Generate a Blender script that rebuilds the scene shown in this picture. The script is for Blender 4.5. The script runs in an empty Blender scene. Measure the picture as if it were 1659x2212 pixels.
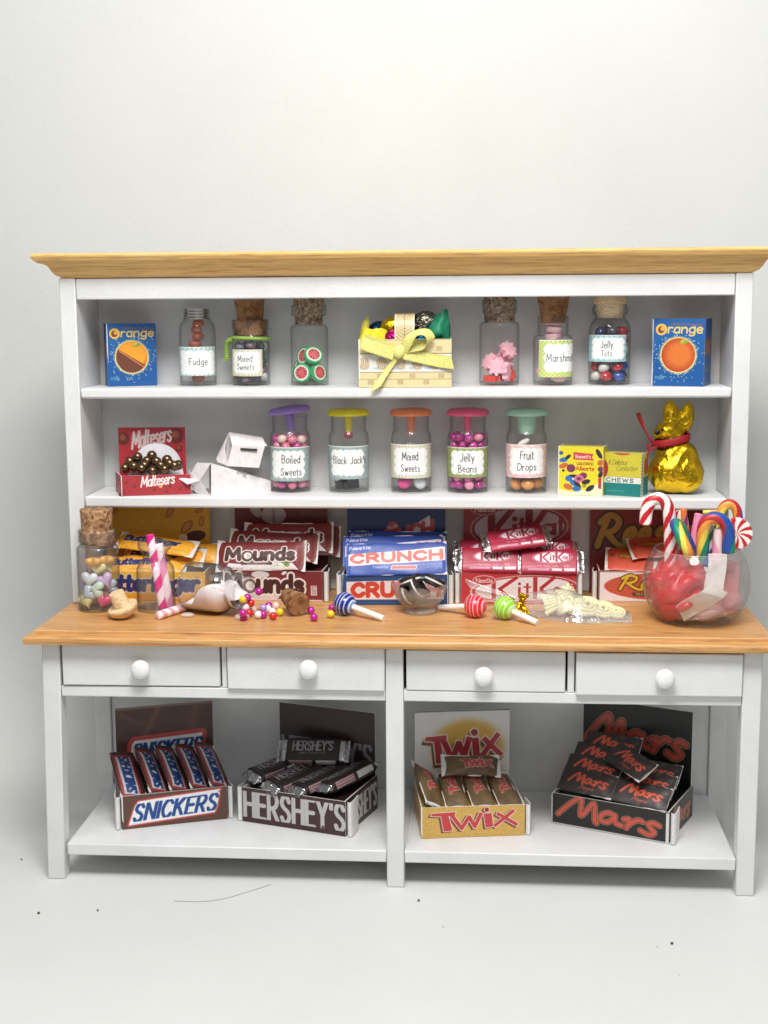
import bpy, math, random
import numpy as np
from mathutils import Matrix, Vector, noise as mnoise

PI = math.pi
random.seed(7)
rng = np.random.default_rng(11)
scene = bpy.context.scene
COL = scene.collection

# ------------------------------------------------------------------ camera
# one unit is ten centimetres of the real miniature
CAM = np.array([0.2115, -3.1039, 1.3987])
YAW, PITCH, ROLL, FPX = 0.075, -0.1537, -0.0069, 2944.95
_sy, _cy, _sp, _cp = math.sin(YAW), math.cos(YAW), math.sin(PITCH), math.cos(PITCH)
FWD = np.array([-_sy * _cp, _cy * _cp, _sp])
_R = np.array([_cy, _sy, 0.0])
_U = np.cross(_R, FWD)
CRIGHT = math.cos(ROLL) * _R + math.sin(ROLL) * _U
CUP = -math.sin(ROLL) * _R + math.cos(ROLL) * _U


def at(u, v, z=None, y=None):
    """a point of the photograph on a shelf (height z) or on an upright plane (depth y)"""
    d = FWD + CRIGHT * (u - 829.5) / FPX - CUP * (v - 1106) / FPX
    t = (z - CAM[2]) / d[2] if z is not None else (y - CAM[1]) / d[1]
    return CAM + t * d


def sc(y):
    """units per photograph pixel at depth y"""
    return (0.10714 + 0.0345 * y) / 100.0


cam_data = bpy.data.cameras.new("camera")
cam = bpy.data.objects.new("camera", cam_data)
COL.objects.link(cam)
m3 = Matrix((CRIGHT, CUP, -FWD)).transposed()
cam.matrix_world = Matrix.Translation(Vector(CAM)) @ m3.to_4x4()
cam_data.sensor_fit = 'HORIZONTAL'
cam_data.sensor_width = 36.0
cam_data.lens = 36.0 * FPX / 1659.0
cam_data.clip_start = 0.05
cam_data.clip_end = 100.0
scene.camera = cam

# ------------------------------------------------------------------ light
world = bpy.data.worlds.new("World")
scene.world = world
world.use_nodes = True
wb = world.node_tree.nodes["Background"]
wb.inputs[0].default_value = (0.95, 0.98, 1.0, 1)
wb.inputs[1].default_value = 0.17


def area(name, loc, target, size, sizey, power, color, shape='RECTANGLE'):
    ld = bpy.data.lights.new(name, 'AREA')
    ld.shape = shape
    ld.size = size
    ld.size_y = sizey
    ld.energy = power
    ld.color = color
    o = bpy.data.objects.new(name, ld)
    COL.objects.link(o)
    o.location = loc
    o.rotation_euler = (Vector(target) - Vector(loc)).to_track_quat('-Z', 'Y').to_euler()
    return o


area("top_lamp", (0.12, -1.75, 3.3), (0.1, 0.0, 0.6), 1.1, 1.1, 84, (1.0, 0.99, 0.968), 'DISK')
area("tent_roof_lamp", (0.1, -1.5, 3.75), (0.1, -0.3, 0.0), 4.2, 2.0, 84, (1.0, 0.992, 0.975))
area("front_fill", (0.6, -4.2, 2.9), (0.1, 0.3, 0.8), 2.4, 1.6, 20, (1.0, 0.99, 0.97))  # added fill that brightens the front faces, no source known there

vs = scene.view_settings
vs.view_transform = 'Standard'
vs.look = 'None'
vs.exposure = 0.03
vs.gamma = 1.0
vs.use_curve_mapping = False
cy_ = scene.cycles
cy_.max_bounces = 10
cy_.diffuse_bounces = 5
cy_.glossy_bounces = 4
cy_.transmission_bounces = 6
cy_.transparent_max_bounces = 40
cy_.caustics_reflective = False
cy_.caustics_refractive = False
cy_.sample_clamp_indirect = 4.0
cy_.use_denoising = True


# ------------------------------------------------------------------ colour and materials
def lin(c):
    c = np.asarray(c, float) / 255.0
    return np.where(c <= 0.04045, c / 12.92, ((c + 0.055) / 1.055) ** 2.4)


def rgba(c):
    l = lin(c)
    return (float(l[0]), float(l[1]), float(l[2]), 1.0)


class Nt:
    def __init__(self, name):
        self.m = bpy.data.materials.new(name)
        self.m.use_nodes = True
        self.t = self.m.node_tree
        self.b = self.t.nodes["Principled BSDF"]
        self.out = self.t.nodes["Material Output"]

    def n(self, typ, **kw):
        x = self.t.nodes.new(typ)
        for k, v in kw.items():
            setattr(x, k, v)
        return x

    def l(self, a, b):
        self.t.links.new(a, b)

    def coords(self, scale=(1, 1, 1)):
        tc = self.n('ShaderNodeTexCoord')
        mp = self.n('ShaderNodeMapping')
        mp.inputs['Scale'].default_value = scale
        self.l(tc.outputs['Object'], mp.inputs['Vector'])
        return mp.outputs['Vector']

    def noise(self, vec, scale, detail=4, rough=0.6, dist=0.0):
        x = self.n('ShaderNodeTexNoise')
        x.inputs['Scale'].default_value = scale
        x.inputs['Detail'].default_value = detail
        x.inputs['Roughness'].default_value = rough
        x.inputs['Distortion'].default_value = dist
        self.l(vec, x.inputs['Vector'])
        return x.outputs['Fac']

    def ramp(self, fac, stops):
        r = self.n('ShaderNodeValToRGB')
        while len(r.color_ramp.elements) < len(stops):
            r.color_ramp.elements.new(0.5)
        for e, (p, c) in zip(r.color_ramp.elements, stops):
            e.position = p
            e.color = c
        self.l(fac, r.inputs['Fac'])
        return r.outputs['Color']

    def bump(self, fac, strength, dist):
        b = self.n('ShaderNodeBump')
        b.inputs['Strength'].default_value = strength
        b.inputs['Distance'].default_value = dist
        self.l(fac, b.inputs['Height'])
        self.l(b.outputs['Normal'], self.b.inputs['Normal'])
        return b

    def set(self, **kw):
        for k, v in kw.items():
            self.b.inputs[k.replace('_', ' ')].default_value = v


def mat_painted():
    k = Nt("white_paint")
    v = k.coords()
    f = k.noise(v, 5, 7, 0.7)
    k.l(k.ramp(f, [(0.28, rgba((208, 209, 209))), (0.5, rgba((218, 219, 219))), (0.7, rgba((224, 224, 225)))]), k.b.inputs['Base Color'])
    f2 = k.noise(v, 160, 3)
    k.bump(f2, 0.2, 0.004)
    k.set(Roughness=0.42)
    return k.m


def mat_wood(name, c1, c2, c3, rough=0.42):
    k = Nt(name)
    v = k.coords((0.9, 14, 14))
    f = k.noise(v, 3.2, 6, 0.62, 1.2)
    base = k.ramp(f, [(0.25, rgba(c1)), (0.5, rgba(c2)), (0.78, rgba(c3))])
    v2 = k.coords((5, 110, 110))
    f2 = k.noise(v2, 2.0, 3, 0.7)
    mx = k.n('ShaderNodeMix', data_type='RGBA', blend_type='MULTIPLY')
    mx.inputs['Factor'].default_value = 0.8
    k.l(base, mx.inputs['A'])
    k.l(k.ramp(f2, [(0.34, (0.56, 0.5, 0.42, 1)), (0.52, (1, 1, 1, 1))]), mx.inputs['B'])
    k.l(mx.outputs['Result'], k.b.inputs['Base Color'])
    k.bump(f2, 0.15, 0.003)
    k.set(Roughness=rough)
    return k.m


def mat_cork(name, dark, mid, light, scale=120):
    k = Nt(name)
    v = k.coords()
    vo = k.n('ShaderNodeTexVoronoi')
    vo.inputs['Scale'].default_value = scale
    k.l(v, vo.inputs['Vector'])
    f = k.noise(v, scale * 0.9, 5, 0.7, 0.8)
    mx = k.n('ShaderNodeMix', data_type='FLOAT')
    mx.inputs['Factor'].default_value = 0.45
    k.l(f, mx.inputs['A'])
    k.l(vo.outputs['Color'], mx.inputs['B'])
    k.l(k.ramp(mx.outputs['Result'], [(0.28, rgba(dark)), (0.5, rgba(mid)), (0.72, rgba(light))]), k.b.inputs['Base Color'])
    k.bump(f, 0.7, 0.01)
    k.set(Roughness=0.9)
    return k.m


def mat_col(name, rough=0.5, coat=0.0, bump=0.0, bscale=300, sss=0.0, metal=0.0, grain=0.06):
    """colour comes from the print or dye stored on the mesh itself"""
    k = Nt(name)
    a = k.n('ShaderNodeAttribute')
    a.attribute_name = "Col"
    v = k.coords()
    f = k.noise(v, bscale, 3)
    mx = k.n('ShaderNodeMix', data_type='RGBA', blend_type='MULTIPLY')
    mx.inputs['Factor'].default_value = 1.0
    k.l(a.outputs['Color'], mx.inputs['A'])
    g = 1.0 - grain * 2
    k.l(k.ramp(f, [(0.3, (g, g, g, 1)), (0.65, (1, 1, 1, 1))]), mx.inputs['B'])
    k.l(mx.outputs['Result'], k.b.inputs['Base Color'])
    if bump:
        k.bump(f, bump, 0.003)
    k.set(Roughness=rough, Metallic=metal)
    k.b.inputs['Coat Weight'].default_value = coat
    k.b.inputs['Coat Roughness'].default_value = 0.15
    if sss:
        k.b.inputs['Subsurface Weight'].default_value = sss
        k.b.inputs['Subsurface Radius'].default_value = (0.02, 0.015, 0.012)
        k.b.inputs['Subsurface Scale'].default_value = 0.5
    return k.m


_plain = {}


def plain(color, rough=0.35, metal=0.0, coat=0.0, sss=0.0, trans=0.0, bump=0.0, bscale=200):
    key = (tuple(color), rough, metal, coat, sss, trans, bump, bscale)
    if key in _plain:
        return _plain[key]
    k = Nt("dyed_%d_%d_%d" % tuple(color))
    v = k.coords()
    f = k.noise(v, 60, 3)
    c = np.array(rgba(color))
    lo = c * 0.86
    lo[3] = 1
    k.l(k.ramp(f, [(0.3, tuple(lo)), (0.65, tuple(c))]), k.b.inputs['Base Color'])
    if bump:
        k.bump(k.noise(v, bscale, 3), bump, 0.004)
    k.set(Roughness=rough, Metallic=metal)
    k.b.inputs['Coat Weight'].default_value = coat
    if sss:
        k.b.inputs['Subsurface Weight'].default_value = sss
        k.b.inputs['Subsurface Radius'].default_value = (0.02, 0.015, 0.012)
        k.b.inputs['Subsurface Scale'].default_value = 0.6
    if trans:
        k.b.inputs['Transmission Weight'].default_value = trans
        k.b.inputs['IOR'].default_value = 1.35
    _plain[key] = k.m
    return k.m


def mat_glass(name, edge=(0.58, 0.6, 0.59), clear=(1.0, 1.0, 1.0), rough=0.03, film=1.0, crinkle=0.0, cscale=60, haze=0.0, rim=0.62, pw=2.9):
    """thin clear wall: passes light straight on, mirrors more at a glancing angle"""
    k = Nt(name)
    lw = k.n('ShaderNodeLayerWeight')
    lw.inputs['Blend'].default_value = 0.5
    p = k.n('ShaderNodeMath', operation='POWER')
    k.l(lw.outputs['Facing'], p.inputs[0])
    p.inputs[1].default_value = pw
    tint = k.ramp(p.outputs[0], [(0.0, clear + (1,)), (0.9, edge + (1,))])
    tr = k.n('ShaderNodeBsdfTransparent')
    k.l(tint, tr.inputs['Color'])
    gl = k.n('ShaderNodeBsdfGlossy')
    gl.inputs['Roughness'].default_value = rough
    p5 = k.n('ShaderNodeMath', operation='POWER')
    k.l(lw.outputs['Facing'], p5.inputs[0])
    p5.inputs[1].default_value = 4.5
    mu = k.n('ShaderNodeMath', operation='MULTIPLY_ADD')
    mu.inputs[1].default_value = rim
    mu.inputs[2].default_value = 0.02 * film
    k.l(p5.outputs[0], mu.inputs[0])
    mn = k.n('ShaderNodeMath', operation='MINIMUM')
    mn.inputs[1].default_value = 0.65
    k.l(mu.outputs[0], mn.inputs[0])
    if crinkle:
        b = k.n('ShaderNodeBump')
        b.inputs['Strength'].default_value = crinkle
        b.inputs['Distance'].default_value = 0.01
        k.l(k.noise(k.coords(), cscale, 3, 0.5, 0.6), b.inputs['Height'])
        k.l(b.outputs['Normal'], gl.inputs['Normal'])
    mx = k.n('ShaderNodeMixShader')
    k.l(mn.outputs[0], mx.inputs[0])
    k.l(tr.outputs[0], mx.inputs[1])
    k.l(gl.outputs[0], mx.inputs[2])
    last = mx.outputs[0]
    if haze:
        df = k.n('ShaderNodeBsdfDiffuse')
        df.inputs['Color'].default_value = (0.85, 0.85, 0.85, 1)
        mh = k.n('ShaderNodeMixShader')
        hz = k.noise(k.coords(), 30, 4)
        k.l(k.ramp(hz, [(0.35, (haze * 0.5,) * 3 + (1,)), (0.7, (haze * 1.5,) * 3 + (1,))]), mh.inputs[0])
        k.l(last, mh.inputs[1])
        k.l(df.outputs[0], mh.inputs[2])
        last = mh.outputs[0]
    k.l(last, k.out.inputs['Surface'])
    k.t.nodes.remove(k.b)
    return k.m


def mat_frost(name, color, alpha, rough=0.35):
    """cloudy gel or tissue: partly lets through what is behind"""
    k = Nt(name)
    f = k.noise(k.coords(), 28, 4)
    lo = alpha - 0.18
    k.l(k.ramp(f, [(0.3, (lo, lo, lo, 1)), (0.7, (alpha, alpha, alpha, 1))]), k.b.inputs['Alpha'])
    k.b.inputs['Base Color'].default_value = rgba(color)
    k.set(Roughness=rough)
    k.b.inputs['Coat Weight'].default_value = 0.3
    return k.m


def mat_foil(name, color, rough=0.16, bscale=55, strength=0.9):
    k = Nt(name)
    v = k.coords()
    vo = k.n('ShaderNodeTexVoronoi', feature='DISTANCE_TO_EDGE')
    vo.inputs['Scale'].default_value = bscale
    w = k.noise(v, bscale * 0.5, 4, 0.6, 1.5)
    add = k.n('ShaderNodeVectorMath', operation='ADD')
    k.l(v, add.inputs[0])
    sc_ = k.n('ShaderNodeVectorMath', operation='SCALE')
    k.l(w, sc_.inputs[0])
    sc_.inputs['Scale'].default_value = 0.04
    k.l(sc_.outputs[0], add.inputs[1])
    k.l(add.outputs[0], vo.inputs['Vector'])
    mx = k.n('ShaderNodeMix', data_type='FLOAT')
    mx.inputs['Factor'].default_value = 0.5
    k.l(vo.outputs['Distance'], mx.inputs['A'])
    k.l(w, mx.inputs['B'])
    k.bump(mx.outputs['Result'], strength, 0.012)
    k.b.inputs['Base Color'].default_value = rgba(color)
    k.set(Roughness=rough, Metallic=1.0)
    return k.m


M_WHITE = mat_painted()
M_CORNICE = mat_wood("cornice_wood", (214, 168, 98), (226, 182, 112), (232, 192, 124))
M_COUNTER = mat_wood("counter_wood", (184, 130, 76), (208, 156, 97), (222, 176, 116), 0.36)
M_CORK = mat_cork("pressed_cork", (96, 62, 38), (158, 116, 80), (200, 162, 122))
M_CORKB = mat_cork("natural_cork", (92, 58, 34), (148, 104, 66), (178, 134, 92), 60)
M_CORKC = mat_cork("speckled_cork", (84, 58, 42), (150, 122, 98), (204, 182, 158), 150)
M_LWOOD = mat_wood("light_wood", (222, 190, 146), (230, 202, 160), (238, 214, 176), 0.5)
M_PRINT = mat_col("printed_card", 0.46, 0.12, 0.08, 420)
M_PAPER = mat_col("printed_paper", 0.55, 0.0, 0.15, 300)
M_GLOSSWRAP = mat_col("glossy_wrapper", 0.46, 0.08, 0.1, 120)
M_CANDY = mat_col("boiled_sugar", 0.22, 0.25, 0.0, 120, 0.15, grain=0.02)
M_CLAY = mat_col("polymer_clay", 0.4, 0.0, 0.06, 200, 0.1, grain=0.04)
M_RIBBON = mat_col("satin_ribbon", 0.38, 0.1, 0.3, 500, grain=0.1)
M_GLASS = mat_glass("jar_glass", film=1.0, haze=0.03, pw=2.6, rim=0.4)
M_GLASSIN = mat_glass("jar_glass_inside", (0.8, 0.82, 0.81), film=0.0, rim=0.0)
M_TIPGLASS = mat_glass("thick_glass", (0.34, 0.35, 0.35), film=2.2, haze=0.045, pw=2.0, rim=0.6)
M_BOWLGLASS = mat_glass("bowl_glass", (0.6, 0.62, 0.62), (1.0, 1.0, 1.0), 0.03, 1.6, haze=0.07, pw=2.4, rim=0.8)
M_CUTGLASS = mat_glass("pressed_glass", (0.7, 0.72, 0.72), (1.0, 1.0, 1.0), 0.06, 1.6, haze=0.15)
M_FILM = mat_glass("clear_film", (0.72, 0.72, 0.7), (1.0, 1.0, 0.99), 0.07, 2.2, 0.7, 40, haze=0.11)
M_GOLD = mat_foil("gold_foil", (244, 198, 44), 0.27, 30, 0.65)
M_GOLDTIE = mat_foil("gold_tie_foil", (236, 190, 20), 0.14, 60, 0.7)
M_SILVER = mat_foil("silver_foil", (196, 196, 197), 0.27, 36, 0.7)


# ------------------------------------------------------------------ things, parts, meshes
def props(o, label=None, cat=None, group=None, kind=None):
    if label:
        o['label'] = label
    if cat:
        o['category'] = cat
    if group:
        o['group'] = group
    if kind:
        o['kind'] = kind
    return o


def thing(name, label, cat, M, group=None):
    o = bpy.data.objects.new(name, None)
    o.empty_display_size = 0.02
    COL.objects.link(o)
    o.matrix_world = M if isinstance(M, Matrix) else Matrix.Translation(Vector(M))
    return props(o, label, cat, group)


def link(name, me, parent=None, M=None):
    o = bpy.data.objects.new(name, me)
    COL.objects.link(o)
    if parent is not None:
        o.parent = parent
    if M is not None:
        o.matrix_basis = M
    return o


def copy_tree(o, parent=None):
    c = o.copy()
    COL.objects.link(c)
    if parent is not None:
        c.parent = parent
        c.matrix_parent_inverse = o.matrix_parent_inverse
    for ch in list(o.children):
        copy_tree(ch, c)
    return c


def T(x, y, z):
    return Matrix.Translation((x, y, z))


def RX(a):
    return Matrix.Rotation(math.radians(a), 4, 'X')


def RY(a):
    return Matrix.Rotation(math.radians(a), 4, 'Y')


def RZ(a):
    return Matrix.Rotation(math.radians(a), 4, 'Z')


def mesh_np(name, V, F, mats, col=None, sharp=None, smooth=True):
    """V (n,3) array, F list of quad/tri index arrays"""
    me = bpy.data.meshes.new(name)
    V = np.asarray(V, np.float32)
    me.vertices.add(len(V))
    me.vertices.foreach_set("co", V.ravel())
    loops = np.concatenate([np.asarray(f, np.int32).ravel() for f in F])
    starts = []
    s = 0
    for f in F:
        f = np.asarray(f)
        k = f.shape[1]
        starts.append(np.arange(len(f)) * k + s)
        s += len(f) * k
    starts = np.concatenate(starts).astype(np.int32)
    me.loops.add(len(loops))
    me.loops.foreach_set("vertex_index", loops)
    me.polygons.add(len(starts))
    me.polygons.foreach_set("loop_start", starts)
    me.update(calc_edges=True)
    me.validate()
    if smooth:
        me.polygons.foreach_set("use_smooth", np.ones(len(me.polygons), bool))
    if col is not None:
        ca = me.color_attributes.new("Col", 'FLOAT_COLOR', 'POINT')
        c4 = np.ones((len(V), 4), np.float32)
        c4[:, :3] = col
        ca.data.foreach_set("color", c4.ravel())
    for m in (mats if isinstance(mats, (list, tuple)) else [mats]):
        me.materials.append(m)
    if sharp:
        me.set_sharp_from_angle(angle=math.radians(sharp))
    me.update()
    return me


class MB:
    """collects shapes and links them as one mesh"""

    def __init__(self):
        self.v, self.f, self.m, self.c = [], [], [], []

    def add(self, verts, faces, mi=0, M=None, col=None):
        b = len(self.v)
        for p in verts:
            p = Vector(p)
            if M is not None:
                p = M @ p
            self.v.append(tuple(p))
            self.c.append(col if col is not None else (0.8, 0.8, 0.8))
        for f in faces:
            self.f.append(tuple(i + b for i in f))
            self.m.append(mi)

    def box(self, x0, x1, y0, y1, z0, z1, mi=0, M=None, col=None):
        vs_ = [(x, y, z) for z in (z0, z1) for y in (y0, y1) for x in (x0, x1)]
        fs = [(0, 2, 3, 1), (4, 5, 7, 6), (0, 1, 5, 4), (2, 6, 7, 3), (0, 4, 6, 2), (1, 3, 7, 5)]
        self.add(vs_, fs, mi, M, col)

    def lathe(self, prof, n=40, mi=0, M=None, col=None, wob=None):
        vs_, fs = [], []
        for (r, z) in prof:
            for i in range(n):
                a = 2 * PI * i / n
                rr = r * (wob(a, z) if wob else 1.0)
                vs_.append((rr * math.cos(a), rr * math.sin(a), z))
        for j in range(len(prof) - 1):
            for i in range(n):
                k = (i + 1) % n
                fs.append((j * n + i, j * n + k, (j + 1) * n + k, (j + 1) * n + i))
        if prof[0][0] > 1e-6:
            fs.append(tuple(reversed(range(n))))
        if prof[-1][0] > 1e-6:
            fs.append(tuple(range((len(prof) - 1) * n, len(prof) * n)))
        self.add(vs_, fs, mi, M, col)

    def shell(self, prof, n=48, mi=0, M=None):
        """open lathe, no end caps"""
        vs_, fs = [], []
        for (r, z) in prof:
            for i in range(n):
                a = 2 * PI * i / n
                vs_.append((r * math.cos(a), r * math.sin(a), z))
        for j in range(len(prof) - 1):
            for i in range(n):
                k = (i + 1) % n
                fs.append((j * n + i, j * n + k, (j + 1) * n + k, (j + 1) * n + i))
        self.add(vs_, fs, mi, M)

    def ball(self, c, r, nu=20, nv=12, mi=0, M=None, col=None, sx=1, sy=1, sz=1):
        prof = []
        vs_, fs = [], []
        for j in range(nv + 1):
            t = -PI / 2 + PI * j / nv
            for i in range(nu):
                a = 2 * PI * i / nu
                vs_.append((c[0] + sx * r * math.cos(t) * math.cos(a), c[1] + sy * r * math.cos(t) * math.sin(a), c[2] + sz * r * math.sin(t)))
        for j in range(nv):
            for i in range(nu):
                k = (i + 1) % nu
                fs.append((j * nu + i, j * nu + k, (j + 1) * nu + k, (j + 1) * nu + i))
        self.add(vs_, fs, mi, M, col)

    def tube(self, pts, r, n=10, mi=0, M=None, caps=True, col=None):
        pts = [Vector(p) for p in pts]
        rs = r if isinstance(r, (list, tuple)) else [r] * len(pts)
        vs_, fs = [], []
        t0 = (pts[1] - pts[0]).normalized()
        up = Vector((0, 0, 1)) if abs(t0.z) < 0.9 else Vector((1, 0, 0))
        nrm = t0.cross(up).normalized()
        for i, p in enumerate(pts):
            t = (pts[min(i + 1, len(pts) - 1)] - pts[max(i - 1, 0)]).normalized()
            nrm = (nrm - t * nrm.dot(t)).normalized()
            b = t.cross(nrm)
            for k in range(n):
                a = 2 * PI * k / n
                vs_.append(p + (nrm * math.cos(a) + b * math.sin(a)) * rs[i])
        for i in range(len(pts) - 1):
            for k in range(n):
                q = (k + 1) % n
                fs.append((i * n + k, i * n + q, (i + 1) * n + q, (i + 1) * n + k))
        if caps:
            fs.append(tuple(reversed(range(n))))
            fs.append(tuple(range((len(pts) - 1) * n, len(pts) * n)))
        self.add(vs_, fs, mi, M, col)

    def prism(self, outline, z0, z1, mi=0, M=None, col=None):
        n = len(outline)
        vs_ = [(x, y, z0) for x, y in outline] + [(x, y, z1) for x, y in outline]
        fs = [tuple(reversed(range(n))), tuple(range(n, 2 * n))]
        for i in range(n):
            k = (i + 1) % n
            fs.append((i, k, n + k, n + i))
        self.add(vs_, fs, mi, M, col)

    def mesh(self, name, mats, smooth=True, sharp=35, bevel=0.0, usecol=False):
        me = bpy.data.meshes.new(name)
        me.from_pydata(self.v, [], self.f)
        for m in (mats if isinstance(mats, (list, tuple)) else [mats]):
            me.materials.append(m)
        me.polygons.foreach_set("material_index", np.array(self.m, np.int32))
        if usecol:
            ca = me.color_attributes.new("Col", 'FLOAT_COLOR', 'POINT')
            c4 = np.ones((len(self.v), 4), np.float32)
            c4[:, :3] = np.array(self.c)
            ca.data.foreach_set("color", c4.ravel())
        if smooth:
            me.polygons.foreach_set("use_smooth", np.ones(len(me.polygons), bool))
            me.set_sharp_from_angle(angle=math.radians(sharp))
        me.update()
        return me

    def build(self, name, mats, parent=None, M=None, bevel=0.0, **kw):
        o = link(name, self.mesh(name, mats, **kw), parent, M)
        if bevel:
            bm = o.modifiers.new("edge", 'BEVEL')
            bm.width = bevel
            bm.segments = 2
            bm.limit_method = 'ANGLE'
            bm.angle_limit = math.radians(40)
        return o


def smooth_path(pts, k=8):
    P = [np.array(p, float) for p in pts]
    out = []
    for i in range(len(P) - 1):
        p0, p1, p2, p3 = P[max(i - 1, 0)], P[i], P[i + 1], P[min(i + 2, len(P) - 1)]
        for j in range(k):
            t = j / k
            out.append(0.5 * ((2 * p1) + (-p0 + p2) * t + (2 * p0 - 5 * p1 + 4 * p2 - p3) * t * t + (-p0 + 3 * p1 - 3 * p2 + p3) * t ** 3))
    out.append(P[-1])
    return out


_nd = rng.normal(size=(4, 14, 3))
_np = rng.uniform(0, 6.28, size=(4, 14))


def wav(P, scale, seed=0):
    """cheap smooth noise of points, about -1..1"""
    d = _nd[seed % 4] * scale
    return np.sin(P @ d.T + _np[seed % 4] + seed * 1.7).mean(axis=-1) * 2.2


def crease(P, scale, seed=0):
    d = _nd[seed % 4][:8] * scale
    return (1 - 2 * np.abs(np.sin(P @ d.T * 0.5 + _np[seed % 4][:8] + seed))).mean(axis=-1) * 1.6


# ------------------------------------------------------------------ printing
FONT_SRC = {
    'A': (70, "0 0,35 100,70 0/14 35,56 35"), 'B': (58, "0 0,0 100/~0 100,35 99,52 78,35 54,0 53/~0 53,40 52,58 27,38 1,0 0"),
    'C': (63, "~63 80,45 98,20 93,2 65,2 35,20 7,45 2,63 20"), 'D': (66, "0 0,0 100/~0 100,35 97,64 70,64 30,35 3,0 0"),
    'E': (50, "50 100,0 100,0 0,50 0/0 52,45 52"), 'F': (50, "50 100,0 100,0 0/0 52,42 52"),
    'G': (66, "~63 82,45 98,20 93,2 65,2 35,20 7,45 2,64 20,66 45/66 45,40 45"), 'H': (62, "0 0,0 100/62 0,62 100/0 52,62 52"),
    'I': (4, "2 0,2 100"), 'J': (42, "~40 100,40 100,40 30,30 5,12 2,0 18"), 'K': (62, "0 0,0 100/60 100,2 45/20 60,62 0"),
    'L': (48, "0 100,0 0,48 0"), 'M': (84, "0 0,8 100,42 25,76 100,84 0"), 'N': (64, "0 0,0 100,64 0,64 100"),
    'O': (74, "~37 100,10 88,0 50,10 12,37 0,64 12,74 50,64 88,37 100"), 'P': (57, "0 0,0 100/~0 100,40 99,57 75,40 48,0 46"),
    'Q': (74, "~37 100,10 88,0 50,10 12,37 0,64 12,74 50,64 88,37 100/45 25,76 -4"),
    'R': (60, "0 0,0 100/~0 100,40 99,57 75,40 50,0 48/26 48,60 0"), 'S': (56, "~53 80,38 98,16 96,3 76,14 58,40 44,54 26,42 5,16 1,2 18"),
    'T': (62, "0 100,62 100/31 100,31 0"), 'U': (64, "~0 100,0 100,0 40,8 10,32 0,56 10,64 40,64 100,64 100"),
    'V': (68, "0 100,34 0,68 100"), 'W': (92, "0 100,22 0,46 80,70 0,92 100"), 'X': (60, "0 0,60 100/0 100,60 0"),
    'Y': (60, "0 100,30 48,60 100/30 48,30 0"), 'Z': (58, "0 100,58 100,0 0,58 0"),
    'a': (44, "~44 50,30 62,10 56,0 30,10 4,28 2,44 16/44 62,44 0"), 'b': (46, "0 100,0 0/~0 46,18 62,38 54,46 31,38 8,18 0,0 16"),
    'c': (40, "~40 50,24 62,6 52,0 31,6 10,24 0,40 12"), 'd': (46, "46 100,46 0/~46 46,28 62,8 54,0 31,8 8,28 0,46 16"),
    'e': (42, "~2 32,42 34,38 54,22 62,6 52,0 30,8 6,26 0,42 12"), 'f': (30, "~32 94,20 100,10 88,10 60,10 0/0 60,28 60"),
    'g': (46, "~46 46,28 62,8 54,0 31,8 8,28 2,46 18/~46 62,46 62,46 -10,36 -28,16 -30,2 -20"), 'h': (44, "0 100,0 0/~0 40,16 60,34 60,44 42,44 0"),
    'i': (4, "2 62,2 0/2 88,2 90"), 'j': (16, "~14 62,14 62,14 -18,0 -28/14 88,14 90"), 'k': (42, "0 100,0 0/40 62,2 26/14 36,42 0"), 'l': (4, "2 100,2 0"),
    'm': (74, "0 62,0 0/~0 42,14 60,28 60,37 42,37 0/~37 42,50 60,64 60,74 42,74 0"), 'n': (44, "0 62,0 0/~0 40,16 60,34 60,44 42,44 0"),
    'o': (48, "~24 62,6 54,0 31,6 8,24 0,42 8,48 31,42 54,24 62"), 'p': (46, "0 62,0 -32/~0 46,18 62,38 54,46 31,38 8,18 0,0 16"),
    'q': (46, "46 62,46 -32/~46 46,28 62,8 54,0 31,8 8,28 0,46 16"), 'r': (30, "0 62,0 0/~0 36,10 56,22 62,32 58"),
    's': (38, "~36 52,20 62,4 54,6 40,22 32,36 22,34 6,16 0,0 10"), 't': (32, "~12 88,12 88,12 14,20 0,32 4/0 62,30 62"),
    'u': (44, "~0 62,0 62,0 18,10 0,28 2,44 20/44 62,44 0"), 'v': (44, "0 62,22 0,44 62"), 'w': (66, "0 62,16 0,33 52,50 0,66 62"),
    'x': (42, "0 62,42 0/42 62,0 0"), 'y': (44, "0 62,22 4/44 62,10 -32"), 'z': (40, "0 62,40 62,0 0,40 0"),
    "'": (4, "2 100,2 80"), ' ': (30, ""), '.': (4, "2 1,2 0"), '-': (30, "0 35,30 35"),
    '0': (50, "~25 100,6 86,0 50,6 14,25 0,44 14,50 50,44 86,25 100"), '1': (20, "0 80,18 100,18 0"), '2': (48, "~2 78,20 100,42 92,45 70,28 36,0 0/0 0,48 0"),
    '3': (46, "~2 88,22 100,42 84,38 60,18 54,40 46,46 22,28 0,2 10"), '9': (46, "~44 70,28 50,4 58,4 88,24 100,44 88,46 60,34 16,14 0"),
    '4': (50, "34 0,34 100,0 30,50 30"), '5': (48, "44 100,8 100,4 56/~4 56,26 64,46 44,44 14,22 0,2 10"), '6': (46, "~40 96,14 70,2 34,14 4,36 4,46 28,34 52,12 50,2 34"),
    '7': (46, "0 100,46 100,14 0"), '8': (46, "~23 54,6 66,6 88,23 100,40 88,40 66,23 54,4 40,2 14,23 0,44 14,42 40,23 54"), '&': (60, "~60 0,20 60,12 84,28 100,40 84,10 40,2 16,22 0,46 14,58 40"),
}
FONT = {}
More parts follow.
